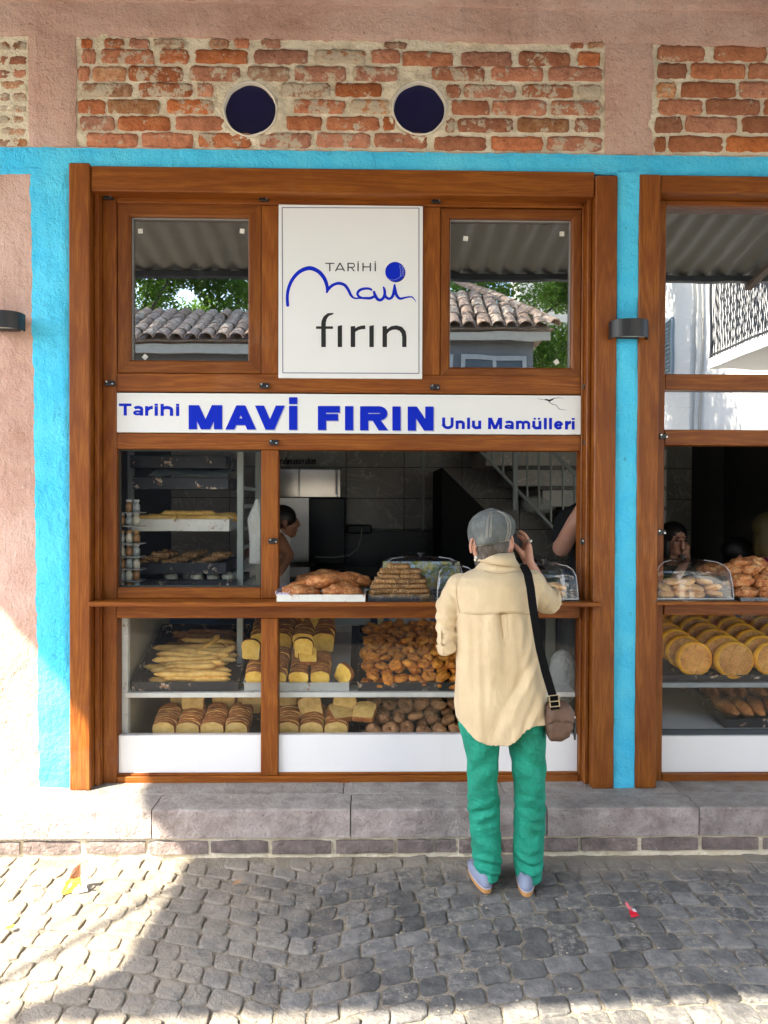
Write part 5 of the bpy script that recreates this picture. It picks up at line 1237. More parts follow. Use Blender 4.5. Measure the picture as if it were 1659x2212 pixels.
# ring, earrings
rg = MB(); c = H(1141.5, 1170, -.452); rg.tube([c + Vector((math.cos(a)*.0115, math.sin(a)*.0115 + .006, .001)) for a in [2*PI*k/14 for k in range(15)]], .0022, 6); rg.ball(c + Vector((.006, -.008, .003)), .0085, (1, .7, 1.1), 10, 8)
put('ring', rg, Mt('antique_silver', (.5,.47,.4), .3, 1.0).m, woman)
for px, py in ((1029, 1200), (1096, 1198)):
    m = MB(); c = V(px, py, YB - .0); m.tube([c + Vector((0, 0, .03)), c], .0013, 5); m.ball(c - Vector((0,0,.006)), .0085, (1,1,1.1), 10, 8); m.ball(c - Vector((.004,-.003,.018)), .0065, (1,1,1), 8, 6); put('earring', m, Mt('pearl', (.75,.72,.62), .2).m, woman)
# glasses-like black phone held against the eye
ph = MB(); c = H(1112, 1176, -.40); tag(put('phone', MB().cbox(c.x - .006, c.x + .034, c.y + .004, c.y + .012, c.z - .055, c.z + .045, .003), BLK), 'thin black phone held up in the raised right hand of the shopper', 'phone')
# trousers ------------------------------------------------------------
TR = Mt('green_denim', rough=.8); tv = TR.pos(); tw1 = TR.noise(TR.coord('Object', (420, 420, 90)), 1, 3, .6); tn = TR.noise(tv, 9, 5, .65)
TR.color(TR.mix(TR.ramp(tw1, [(.35, .45), (.65, 0.0)]), TR.ramp(tn, [(.3, (.002,.20,.12)), (.55, (.005,.31,.20)), (.75, (.03,.43,.29))]), (.002,.10,.062))); TR.bump(TR.math('ADD', TR.math('MULTIPLY', tw1, .15), TR.noise(TR.coord('Object', (14, 14, 22)), 1.0, 5, .6, 1.2)), .8, .012); TR = TR.m
def rings_from(rows, n=44, yc=YB, sq=1.0, wr=None):
    """rows: (py, xl, xr, half depth, y offset) -> horizontal elliptic rings; wr(a, py) adds a radial fold"""
    out = []
    rows = list(rows); R2 = []
    for (A, B) in zip(rows, rows[1:]):
        m = max(1, int(abs(B[0] - A[0]) / 5))
        for k in range(m):
            t = k / m; s = t * t * (3 - 2 * t) * .5 + t * .5; R2.append(tuple(a + (b - a) * s for a, b in zip(A, B)))
    R2.append(rows[-1])
    for (py, xl, xr, d, yo) in R2:
        a, b = at(xl, py, yc + yo), at(xr, py, yc + yo); cx = (a.x + b.x)/2; hw = (b.x - a.x)/2; z = at((xl + xr)/2, py, yc + yo - d * .8).z; ring = []
        for k in range(n):
            q = 2*PI*k/n; c, s = math.cos(q), math.sin(q); f = 1 + (wr(q, py) if wr else 0)
            ring.append(Vector((cx + math.copysign(abs(c)**sq, c) * hw * (1 + (f-1)*.35), yc + yo + math.copysign(abs(s)**sq, s) * d * f, z)))
        out.append(ring)
    return out
def legfold(seed):
    def f(q, py):
        k = math.exp(-((py - 1752) / 34.0) ** 2); h = math.exp(-((py - 1872) / 26.0) ** 2); u = math.exp(-((py - 1660) / 40.0) ** 2)
        return (.17 * k * math.sin((py + 16 * math.cos(q + seed) + 8*ns(py/20, q)) / 4.2) + .08 * math.exp(-((py-1800)/50)**2) * math.sin((py + 30*math.cos(q + seed + 1))/7)) * (.6 + .8 * ns(q*1.5, seed, py/30)) + .15 * h * math.sin((py + 15 * math.cos(q * 1 + seed * 2)) / 3.8) + .10 * u * math.sin((py * .5 + 22 * math.cos(q + seed)) / 5) + .05 * ns(math.cos(q)*1.5 + seed, math.sin(q)*1.5, py / 40.0) + .07 * max(0, 1 - 5 * abs(ns(math.cos(q)*1.6 + seed, math.sin(q)*1.6 + 5, py / 24.0)))
    return f
mb = MB()
L_ = [(1545,994,1090,.085,.0),(1576,991,1086,.09,0),(1612,1000,1078,.088,0),(1656,1009,1077,.078,0),(1700,1010.5,1073.5,.070,.004),(1746,1010,1080,.068,.02),(1790,1014,1080,.068,.02),(1840,1018,1082,.070,.02),(1870,1022,1083,.076,.02),(1888,1025,1081,.088,.02),(1904,1029,1077,.092,.02)]
Rr = [(1545,1084,1174,.085,.0),(1576,1089,1178,.09,0),(1612,1097.5,1178,.088,0),(1656,1104,1178,.078,0),(1700,1110,1177,.070,.004),(1746,1111,1178,.068,.02),(1790,1110,1177,.068,.02),(1840,1109,1174,.070,.02),(1870,1110,1172,.076,.02),(1890,1111.5,1170,.088,.02),(1909,1114,1166,.092,.02)]
mb.loft(rings_from(L_, wr=legfold(1.0)), True); mb.loft(rings_from(Rr, wr=legfold(2.3)), True); mb.loft(rings_from([(1480,1015,1155,.08,0),(1530,1000,1170,.095,0),(1565,998,1172,.095,0),(1592,1050,1130,.06,0)]), True)
mb.v = [tuple(v) for v in mb.v]
fin(put('trousers', mb, TR, woman), .004, 1)
SEAM = flat('dark_seam', (.004,.03,.02), .8)
# shoes -----------------------------------------------------------------
SH = flat('grey_blue_suede', (.22,.25,.34), .8, var=.1, bump=.3); SOLE = flat('honey_sole', (.50,.25,.08), .6); STI = flat('pale_stitch', (.42,.42,.52), .8)
for (px, py, yaw) in ((1053, 1930, .10), (1138, 1937, -.16)):
    c = atz(px, py, .014); t = put('shoe', MB(), SH, woman, None); rot = Matrix.Rotation(yaw, 3, 'Z')
    def outline(f, z, yb=0.0):
        P = []
        for k in range(32):
            q = 2*PI*k/32; yy = .125 - .125*math.cos(q); w = (.033 + .012*(yy/.25)) * (math.sin(q)) if True else 0
            w = math.copysign(abs(math.sin(q))**.62, math.sin(q)) * (.0275 + .009 * math.sin(yy/.25*PI*.8))
            P.append(c + rot @ Vector((w * f, yb + (yy - .125) * f + .125, z)))
        return P
    s = MB(); s.loft([outline(1.03, 0.0), outline(1.04, .010), outline(1.02, .019)]); 
    u = MB(); hh = lambda z, f, sh: [Vector((p.x, p.y, p.z)) for p in outline(f, z)]
    rings = [outline(1.0, .018), outline(1.02, .030), outline(.98, .044), outline(.90, .058), outline(.78, .068)]
    for k, r in enumerate(rings):
        for p in r:
            loc = rot.transposed() @ (p - c); fr = max(0, (loc.y - .09) / .16); p.z -= fr * (p.z - .018) * .62
    u.loft(rings); t.data = u.mesh('shoe', SH, True)
    put('sole', s, SOLE, t, smooth=False)
    st = MB(); P = outline(1.045, .021); st.tube(P + [P[0]], .0026, 6); put('stitched_welt', st, STI, t)
# shirt -------------------------------------------------------------------
SHT = Mt('sand_cotton', rough=.85); hv = SHT.pos(); SHT.color(SHT.ramp(SHT.noise(hv, 6, 5, .6), [(.3, (.54,.415,.245)), (.7, (.64,.51,.32))]))
wn_ = SHT.noise(SHT.coord('Object', (500, 500, 500)), 1, 2); wr_ = SHT.noise(SHT.coord('Object', (16, 16, 5)), 1.0, 5, .6, .8)
SHT.bump(SHT.math('ADD', SHT.math('MULTIPLY', wn_, .10), SHT.math('ADD', wr_, SHT.math('MULTIPLY', SHT.noise(SHT.coord('Object', (30, 30, 14)), 1.0, 4, .6, 1.5), .5))), .5, .009); SHT.b.inputs['Sheen Weight'].default_value = .15; SHT = SHT.m
def shirtfold(q, py):
    """q: -pi/2 is the back (towards the camera)"""
    c = math.cos(q); back = max(0, -math.sin(q)); x = 1075 + c * 95; f = 0
    below = 1 / (1 + math.exp(-(py - 1330) / 6)); 
    pl = (x - 1076) / (9 + max(0, py - 1326) * .09)                     # box pleat under the yoke
    if py > 1322: f -= .26 * back * math.exp(-pl * pl) * math.exp(-max(0, py - 1326) / 75.0) * (1 if x > 1072 else .4)
    if py > 1322: f += .09 * back * math.exp(-((x - 1064) / 10) ** 2) * math.exp(-max(0, py - 1326) / 110.0)
    # long diagonal folds from the right armpit area to the lower left
    for k, (x0, y0, s, A, wd_) in enumerate(((1165,1400,-.62,.12,8),(1172,1470,-.60,.10,7),(1176,1530,-.75,.09,7),(1150,1340,-.25,.09,7))):
        dd = (x - (x0 + (py - y0) * s)) / wd_
        if py > y0 - 30: f += A * back * math.exp(-dd*dd) * math.exp(-abs(py - y0 - 50) / 90)
        dd2 = dd + 2.1
        if py > y0 - 30: f -= A * back * math.exp(-dd2*dd2) * math.exp(-abs(py - y0 - 50) / 90)
    for (x0, A) in ((1020, .06), (1044, .05), (1110, .04), (1000, .06)):
        f += A * back * below * math.sin((x - x0) / 5.5) * math.exp(-((x - x0) / 14) ** 2) * (.6 + .5 * ns(py / 60, x0))
    f += .10 * ns(c * 2.1, math.sin(q) * 2.1, py / 85.0) * below + .03 * ns(c * 4, math.sin(q) * 4, py / 30.0)
    f += .022 * back * max(0, 1 - 5.5 * abs(ns(x / 26 + py / 95, py / 70 - x / 60, 3))) * (.4 + .6 * below)
    return f
body_rows = [(1226,1040,1115,.058,-.00),(1236,1016,1135,.085,0),(1250,990,1152,.105,.0),(1268,977,1160,.118,.0),(1300,978,1160,.122,-.0),(1330,984,1160,.118,0),(1380,986,1163,.115,0),(1420,985,1168,.116,0),(1480,984,1176,.122,0),(1530,983,1183,.128,0),(1570,985,1184.5,.130,0)]
rr = rings_from(body_rows, 120, YB, .86, shirtfold)
# curved shirt tail: pull the lower rings along a hem line that depends on the angle
hemz = lambda px: at(px, 1565 + 47 * math.exp(-((px - 1070) / 62.0) ** 4) * 1.0 + 8 * math.exp(-((px-1183)/45.0)**2), YB - .12).z
last = rr[-1]; ext = []
n0 = len(rr) - 10; zt0 = rr[n0][0].z
for k in range(n0, len(rr)):
    t = (k - n0) / (len(rr) - 1 - n0)
    for p in rr[k]:
        px = CW/2 + (p.x - .02 * 3.1) / 3.05 * F; zz = hemz(px) + .004 * ns(px / 30); p.z = zt0 + (zz - zt0) * t
c0_ = sum(rr[-1], Vector()) / len(rr[-1])
rr.append([c0_ + (p - c0_) * .8 + Vector((0, 0, .02)) for p in rr[-1]]); rr.append([Vector((c0_.x + (p.x - c0_.x) * .3, c0_.y + (p.y - c0_.y) * .3, c0_.z + .06)) for p in rr[-1]])
mb = MB(); mb.loft(rr, True)
# collar
cr = rings_from([(1201,1041,1108,.070,.010),(1208,1038,1112,.074,.008),(1216,1036,1118,.078,.006),(1226,1030,1124,.082,.002),(1238,1020,1132,.080,.0)], 40); mb.loft(cr, True)
def sleeve(pts, rs, folds):
    P = []; Rr_ = []
    for (a, b, ra, rb) in zip(pts, pts[1:], rs, rs[1:]):
        for k in range(10): t = k/10; P.append(a.lerp(b, t)); Rr_.append(ra + (rb - ra) * t)
    P.append(pts[-1]); Rr_.append(rs[-1]); rings = []; n = 30
    s = MB(); s.tube(P, Rr_, n)
    for i in range(len(P)):
        for j in range(n):
            v = Vector(s.v[i*n+j]); c = P[i]; f = 1 + .08*ns(i*.25*folds, j*.45, folds) + .10*math.sin(i*1.15 + 2.2*math.sin(2*PI*j/n + folds)) * (.3 + i/len(P)); s.v[i*n+j] = tuple(c + (v - c) * f)
    mb.add(s.v, s.f)
sL2 = V(990, 1274, YB)
sleeve([sL2, V(968, 1310, YB), V(963, 1352, YB), V(965, 1396, YB - .015)], [.056, .049, .041, .034], 1.7)
mb.ball(V(996, 1272), .066, (1,1,1)); mb.ball(V(1146, 1264), .066, (1,1,1))
sleeve([V(1140, 1266, YB + .01), V(1168, 1288, -.42), V(1186, 1303, -.31)], [.063, .056, .047], 2.9)
sleeve([V(1184, 1306, -.325), V(1187, 1298, -.31), V(1182, 1285, -.335)], [.040, .045, .042], 4.4)
shirt = fin(put('shirt', mb, SHT, woman), .0040, 3)
# turned-up cuffs, tabs, collar fold, yoke seam
def cuff(c, d, r, h, seed):
    m = MB(); d = d.normalized(); pts = [c - d*h*.5, c - d*h*.3, c + d*h*.3, c + d*h*.5, c + d*h*.42, c - d*h*.4]; m.tube(pts, [r*.97, r*1.03, r*1.04, r, r*.88, r*.86], 28, False)
    m.v = [tuple(Vector(v) * 1 + Vector((.0035*ns(v[0]*50, v[2]*50, seed), .003*ns(v[1]*50, v[0]*40, seed), .0035*ns(v[2]*60, v[0]*30, seed)))) for v in m.v]
    return put('rolled_cuff', m, SHT, woman, smooth=True)
cuff(V(964, 1396, YB - .012), Vector((.03, .02, -.09)), .0385, .046, 1); cuff(V(1188, 1292, -.325), Vector((-.04, -.05, .07)), .047, .05, 2)
m = MB(); a = V(946, 1376, YB - .03)
m.loft([[a + Vector((0,-.002,.03)), a + Vector((.012,-.01,.03)), a + Vector((.012,-.007,.03)), a + Vector((0,.001,.03))], [a + Vector((-.004,-.006,-.02)), a + Vector((.012,-.016,-.02)), a + Vector((.012,-.012,-.02)), a + Vector((-.004,-.002,-.02))], [a + Vector((.008,-.006,-.062)), a + Vector((.022,-.018,-.062)), a + Vector((.022,-.014,-.062)), a + Vector((.008,-.002,-.062))]]); put('sleeve_tab', m, SHT, woman)
m = MB(); P0 = [(1186,1288,-.365),(1202,1294,-.345),(1215,1303,-.33),(1208,1313,-.335),(1194,1306,-.36),(1184,1298,-.37)]
m.add([at(*p) for p in P0] + [at(p[0], p[1], p[2] + .006) for p in P0], [tuple(range(6)), tuple(range(6,12))[::-1]] + [(k, k+6, (k+1)%6+6, (k+1)%6) for k in range(6)]); put('sleeve_tab', m, SHT, woman)
m = MB(); rings = []
for k in range(25):
    q = rad(-200 + 220 * k / 24); c, s = math.cos(q), math.sin(q); cx = V(1075, 1210).x; z0 = V(1075, 1199).z + .010; 
    r0 = .066; dropz = .045 + .012 * c
    rings.append([(cx + c*(r0 - .004), YB + .01 + s*.076, z0 - .004 - .01*max(0, s)), (cx + c*r0, YB + .01 + s*.080, z0 + .002 - .01*max(0, s)), (cx + c*(r0 + .010), YB + .008 + s*.088, z0 - dropz*.5), (cx + c*(r0 + .019) + (.015 if c > .8 else 0), YB + .006 + s*.098, z0 - dropz - (.012 if c > .75 else 0)), (cx + c*(r0 + .012), YB + .006 + s*.090, z0 - dropz)])
m.loft(rings, False, closed=False); put('collar', m, SHT, woman, smooth=True)
def on_back(px, py, off=.001):
    rows = body_rows
    for A, B in zip(rows, rows[1:]):
        if A[0] <= py <= B[0]:
            t = (py - A[0])/(B[0]-A[0]); xl, xr, d = (A[i] + (B[i]-A[i])*t for i in (1,2,3)); break
    c = max(-1, min(1, (px - (xl+xr)/2) / ((xr-xl)/2))); cc = math.copysign(abs(c)**(1/.86), c); s = math.sqrt(max(0, 1 - cc*cc)); q = -math.acos(max(-1, min(1, cc))); f = 1 + shirtfold(q, py)
    y = YB - abs(s)**.86 * d * f; p = at(px, py, YB); return Vector((p.x * (3.65 + y) / (3.65 + YB), y - off, CAM.z + (p.z - CAM.z) * (3.65 + y) / (3.65 + YB)))
THR = flat('shirt_thread', (.40,.28,.14), .9)
def ribbon(pts, w, name='seam', mt=None, off=.0016):
    m = MB(); P = [on_back(*p, .0) for p in pts]; rows = []
    for i, p in enumerate(P):
        d = (P[min(i+1, len(P)-1)] - P[max(i-1, 0)]).normalized(); nn = Vector((-d.z, 0, d.x)); rows.append([p + nn * w, p - nn * w])
    m.loft(rows, False, closed=False); o = put(name, m, mt or THR, woman); q = o.modifiers.new('w', 'SHRINKWRAP'); q.target = shirt; q.wrap_method = 'PROJECT'; q.use_project_y = True; q.use_negative_direction = True; q.use_positive_direction = True; q.offset = off; q.wrap_mode = 'ABOVE_SURFACE'; return o
ribbon([(x, 1326 + 2*math.sin(x/20)) for x in range(996, 1158, 3)], .0011, 'yoke_seam'); ribbon([(x, 1323 + 2*math.sin(x/20)) for x in range(996, 1158, 3)], .0006, 'yoke_seam')
ribbon([(986 + 8*((y-1262)/60)**2, y) for y in range(1262, 1326, 3)], .0010, 'armhole_seam'); ribbon([(1150 - 7*((y-1262)/60)**2, y) for y in range(1262, 1320, 3)], .0010, 'armhole_seam')
ribbon([(x, 1234 + 6*math.cos((x-1078)/22)) for x in range(1046, 1116, 3)], .0010, 'collar_seam')
m = MB(); rows = []
for k in range(20):
    py = 1327 + k * 6; t = k / 19; e = 1 - t ** 1.5; xe = 1074.5 + .03 * (py - 1327)
    rows.append([on_back(xe - 20, py, -.006), on_back(xe - 10, py, .002 * e - .002), on_back(xe - 3, py, .008 * e - .002), on_back(xe, py, .009 * e - .002), on_back(xe + .8, py, -.02)])
m.loft(rows, False, closed=False); rows = []
for k in range(20):
    py = 1327 + k * 6; t = k / 19; e = 1 - t ** 1.5; xe = 1077.5 + .22 * (py - 1327)
    rows.append([on_back(xe - 1, py, -.02), on_back(xe, py, .006 * e - .003), on_back(xe + 5, py, .006 * e - .003), on_back(xe + 14, py, .001 * e - .004), on_back(xe + 24, py, -.008)])
m.loft(rows, False, closed=False); put('pleat', m, SHT, woman, smooth=True)
# strap and bag -----------------------------------------------------------
BLKF = Mt('black_webbing', (.003,.003,.004), .9, spec=.15).m
SP = [(1128,1220,-.50),(1133,1226,-.60),(1140,1240,-.655),(1146,1270,-.675),(1151,1310,-.68),(1158,1355,-.68),(1166,1400,-.675),(1178,1450,-.67),(1194,1503,-.66)]
m = MB(); rings = []
for i, (x, y, Y) in enumerate(SP):
    w = 9.0; rings.append([at(x - w, y + 1.5, Y), at(x + w, y - 1.5, Y), at(x + w, y - 1.5, Y + .004), at(x - w, y + 1.5, Y + .004)])
m.loft(rings); 
bag = thing('shoulder_bag', 'brown cloth shoulder bag on a wide black strap at the right hip of the shopper', 'bag', tuple(at(1207, 1600, -.62)))
put('strap', m, BLKF, bag)
BRN = Mt('brown_bag_cloth', rough=.7); bv = BRN.pos(); BRN.color(BRN.ramp(BRN.noise(bv, 8, 4), [(.3, (.085,.045,.028)), (.7, (.15,.085,.055))])); BRN.bump(BRN.noise(bv, 30, 4), .6, .006); BRN = BRN.m
br = rings_from([(1521,1184,1222,.020,.01),(1530,1179,1230,.034,.0),(1550,1178,1237,.042,0),(1575,1178,1236,.045,0),(1592,1181,1228,.040,0),(1601,1186,1214,.025,0)], 36, -.60, .55, lambda q, py: .22*ns(math.cos(q)*2.5, math.sin(q)*2, py/13.0))
m = MB(); m.loft(br); put('pouch', m, BRN, bag, smooth=True)
fl = rings_from([(1518,1186,1222,.022,.008),(1528,1179,1231,.040,.0),(1545,1176,1238,.048,0),(1562,1176,1238,.052,0)], 36, -.60, .55, lambda q, py: .18*ns(math.cos(q)*2.5, math.sin(q)*2, py/16.0))
for k_, p in enumerate(fl[-1]): p.z -= .010 * math.cos(2*PI*k_/36*2)
m = MB(); m.loft(fl, False); m.add(fl[0], [tuple(range(36))]); put('flap', m, BRN, bag, smooth=True)
m = MB()
for (xa_, ya_, xb2, yb2) in ((1186,1503,1206,1501),(1187,1516,1207,1514),(1189,1527,1209,1525)): m.tube([at(xa_,ya_,-.668), at(xb2,yb2,-.668)], .0022, 6)
m.tube([at(1186,1503,-.668), at(1189,1527,-.668)], .0022, 6); m.tube([at(1206,1501,-.668), at(1209,1525,-.668)], .0022, 6); put('buckle', m, Mt('brass', (.55,.48,.33), .3, 1.0).m, bag)
m = MB(); m.loft([[at(1188,1503,-.66), at(1206,1501,-.66), at(1206,1501,-.656), at(1188,1503,-.656)], [at(1190,1534,-.645), at(1209,1532,-.645), at(1209,1532,-.641), at(1190,1534,-.641)]]); put('strap_end', m, BLKF, bag)
m = MB(); m.tube([at(x, y, -.62) for x, y in ((1237,1541),(1241,1552),(1243,1565),(1241,1580),(1242,1598))], [.003,.006,.004,.007,.004], 6); put('key_cord', m, flat('cord_black', (.03,.03,.03), .5), bag)
m = MB(); m.ball(at(1238,1540,-.62), .006); m.ball(at(1240,1549,-.625), .007, (1,1,.8)); put('key_charm', m, Mt('charm_silver', (.6,.5,.48), .3, .8).m, bag)
# hair ------------------------------------------------------------------------
HR_ = Mt('grey_brown_hair', rough=.55); rv = HR_.pos(); sx_ = HR_.noise(HR_.coord('Object', (260, 120, 26)), 1, 4, .6, .6)
HR_.color(HR_.mix(HR_.ramp(HR_.noise(HR_.coord('Object', (9, 9, 6)), 1.5, 4), [(.40, 0.0), (.62, .7)]), HR_.ramp(sx_, [(.35, (.030,.022,.018)), (.65, (.095,.075,.06))]), HR_.ramp(sx_, [(.35, (.06,.06,.06)), (.62, (.30,.30,.29))])))
HR_.bump(sx_, 1.0, .004); HR_ = HR_.m
m = MB(); m.ball(hc + Vector((-.006, -.006, .012)), 1, (.082, .097, .088), 24, 16); m.ball(hc + Vector((-.010, -.028, -.034)), 1, (.060, .056, .052), 20, 14); m.ball(hc + Vector((-.005, -.030, .000)), 1, (.074, .066, .050), 20, 12); m.ball(hc + Vector((-.055, .0, -.05)), 1, (.022, .03, .05), 12, 10)
m.v = [tuple(Vector(v) + (Vector(v) - hc).normalized() * .005 * ns(v[0]*120, v[1]*60, v[2]*26)) for v in m.v]
fin(put('hair', m, HR_, woman), .004, 1)
# ears (modelled larger on top of the body mesh, they show clearly)
for px, py, s, yw in ((1099, 1173, 1, .5), (1025, 1180, -1, -.2)):
    m = MB(); c = V(px, py, YB - .04); P = []
    for k in range(13):
        q = rad(-60 + 265 * k / 12); P.append(c + Vector((s * (.006 + .011*math.cos(q)), .012*math.cos(q + .3)*yw, .031 * math.sin(q))))
    m.tube(P, [.0055]*12 + [.003], 8); m.ball(c + Vector((s * -.0, .006, -.004)), 1, (.010, .010, .026), 12, 10); m.ball(c + Vector((s * -.003, .004, -.030)), .009, (1,1,1.1), 10, 8); fin(put('ear', m, SKIN, woman, smooth=True), .0028, 1)
# cap ---------------------------------------------------------------------------
CP = Mt('washed_grey_cotton', rough=.85); cv2 = CP.pos(); CP.color(CP.ramp(CP.noise(cv2, 14, 6, .65), [(.3, (.055,.062,.062)), (.52, (.105,.118,.115)), (.72, (.20,.215,.19))])); CP.bump(CP.math('ADD', CP.noise(cv2, 26, 4), CP.math('MULTIPLY', CP.noise(cv2, 300, 2), .15)), .5, .006); CP = CP.m
cc = V(1060, 1137, YB + .02); rings = []; seams = (-PI*.5 - .30, -PI*.5 + .62)
prof = [(0.0,.0855),(.014,.0885),(.034,.094),(.060,.0965),(.086,.092),(.108,.078),(.123,.056),(.131,.028),(.133,.004)]
base_z = V(1060, 1171, YB - .07).z
for (h, r) in prof:
    ring = []
    for k in range(72):
        q = 2*PI*k/72; c, s = math.cos(q), math.sin(q); fr = max(0, s)
        rr_ = r * (1 + .018 * ns(c*2.5, s*2.5, h*18)); se = sum(math.exp(-(((q - 2*PI*(q > PI)) - a) / .06) ** 2) for a in seams) * .0022 * min(1, (.135 - h) / .03)
        x = c * (rr_ * 1.0 + se); y = s * (rr_ * 1.22 + se); z = h * (1 - .10 * c * 0) - .018 * s * 0
        z += -.010 + .028 * (c + .25) * .62 * (1 - h / .15) + .012 * fr          # tilt: rim rises to the right
        ring.append(Vector((cc.x + x + .004 * (h / .1), cc.y + y - .004 + .02 * fr, base_z + z)))
    rings.append(ring)
m = MB(); m.loft([[p + (cc - p).normalized() * .004 for p in rings[0]]] + rings, False); m.add(rings[-1], [tuple(range(72))]); cap = put('cap', m, CP, woman, smooth=True)
STC = flat('pale_thread', (.42,.40,.35), .8)
def cap_pt(q, i, off=.0012):
    k = (q % (2*PI)) / (2*PI) * 72; a = int(k) % 72; t = k - int(k); p = rings[i][a].lerp(rings[i][(a+1) % 72], t); return p + (p - Vector((cc.x, cc.y, base_z + .03))).normalized() * off
m = MB()
for a in seams:
    for d in (-.10, -.05, .05, .10): m.tube([cap_pt(a + d * (1 if i < 6 else .9), i) for i in range(8)], .0009, 5)
m.tube([cap_pt(-PI + .45 + (PI - .8) * k / 40, 0, .001) + Vector((0,0,.003)) for k in range(41)], .0009, 6); put('stitching', m, STC, woman)
m = MB(); rr2 = []
for k in range(15):
    q = -PI*.5 - .62 + k * .058; f = .0028 + .0020 * (k % 2); rr2.append([cap_pt(q, 0, .001), cap_pt(q, 0, .003 + f) + Vector((0,0,.003)), cap_pt(q, 1, .003 + f) + Vector((0,0,.006)), cap_pt(q, 2, .001) - Vector((0,0,.002))])
m.loft(rr2, False, closed=False); put('gathered_band', m, CP, woman, smooth=True)
m = MB(); P = [(cap_pt(rad(25 + 130*k/16), 0, .003)) for k in range(17)]; m.loft([[p + Vector((0,0,.004)), p + Vector((p.x - cc.x, p.y - cc.y, 0)).normalized() * (.052 * math.sin(PI*k/16)) + Vector((0,0,-.012)), p + Vector((0,0,-.002))] for k, p in enumerate(P)], False); put('peak', m, CP, woman, smooth=True)

# --- baker seen through the gap at the left of the hatch
bk = thing('person', 'baker in a white vest bending over the counter behind the mullion', 'person', (at(600, 1200, 1.5).x, 1.5, .16))
mb = MB(); c = at(613, 1128, 1.5); hf = head(mb, c, -1.3, .98); chain(mb, [c + Vector((-.02,0,-.08)), c + Vector((-.12,0,-.16))], [.05,.06]); chain(mb, [at(575,1195,1.55), at(568,1300,1.55), at(560,1420,1.55)], [.15,.15,.14], 14)
chain(mb, [at(600,1165,1.45), at(622,1200,1.4), at(606,1232,1.3)], [.055,.042,.03]); 
for k in range(4): chain(mb, [at(606,1232,1.3), at(600 - 2 + k*3, 1244, 1.26)], [.02,.008], 8)
chain(mb, [at(575,1420,1.6), at(570,1700,1.6)], [.09,.06]); chain(mb, [at(552,1420,1.55), at(548,1700,1.55)], [.09,.06])
fin(put('body', mb, flat('tan_skin', (.30,.14,.085), .5), bk), .009, 2)
m = MB(); m.ball(c + Vector((-.012, 0, .03)), 1, (.098, .085, .088), 18, 12); fin(put('hair', m, flat('black_hair', (.012,.010,.010), .5), bk), .008, 1)
m = MB(); chain(m, [at(590,1170,1.52), at(572,1240,1.53), at(562,1400,1.53)], [.125,.17,.165], 16); m.ball(at(607,1215,1.42), .06, (.9,.9,1.2)); fin(put('vest', m, flat('white_vest', (.70,.71,.70), .8), bk), .009, 2)
# --- assistant at the right end of the hatch: black T-shirt, bent bare arm
asn = thing('person', 'assistant in a black T-shirt with one bare elbow raised at the hatch end', 'person', (at(1290, 1200, .75).x, .75, .16))
mb = MB(); hd = at(1300, 1010, .85); head(mb, hd, PI - .3, 1.0); chain(mb, [hd + Vector((0,0,-.08)), hd + Vector((0,0,-.18))], [.055,.06])
chain(mb, [at(1236,1128,.75), at(1213,1182,.66)], [.062,.052], 14); chain(mb, [at(1213,1184,.66), at(1240,1130,.55), at(1262,1085,.5)], [.050,.043,.030], 14)
for k in range(4): chain(mb, [at(1264,1080,.5), at(1266 + k*4, 1066, .49), at(1270 + k*4, 1056, .50)], [.02,.009,.008], 8)
capsule(mb, at(1300,1120,.85), at(1298,1400,.85), .15, .14, 16); chain(mb, [at(1280,1400,.85), at(1280,1620,.85)], [.1,.07]); chain(mb, [at(1330,1400,.85), at(1330,1620,.85)], [.1,.07])
fin(put('body', mb, SKIN, asn), .007, 3)
m = MB(); capsule(m, at(1296,1130,.84), at(1294,1400,.84), .185, .17, 18); chain(m, [at(1262,1112,.78), at(1228,1128,.74), at(1216,1162,.69)], [.085,.078,.068], 16); fin(put('t_shirt', m, flat('black_cotton', (.006,.006,.008), .9), asn), .008, 3)
m = MB(); m.ball(hd + Vector((0, .015, .03)), 1, (.09, .10, .095), 18, 12); put('hair', m, flat('dark_hair', (.02,.014,.010), .5), asn, smooth=True)
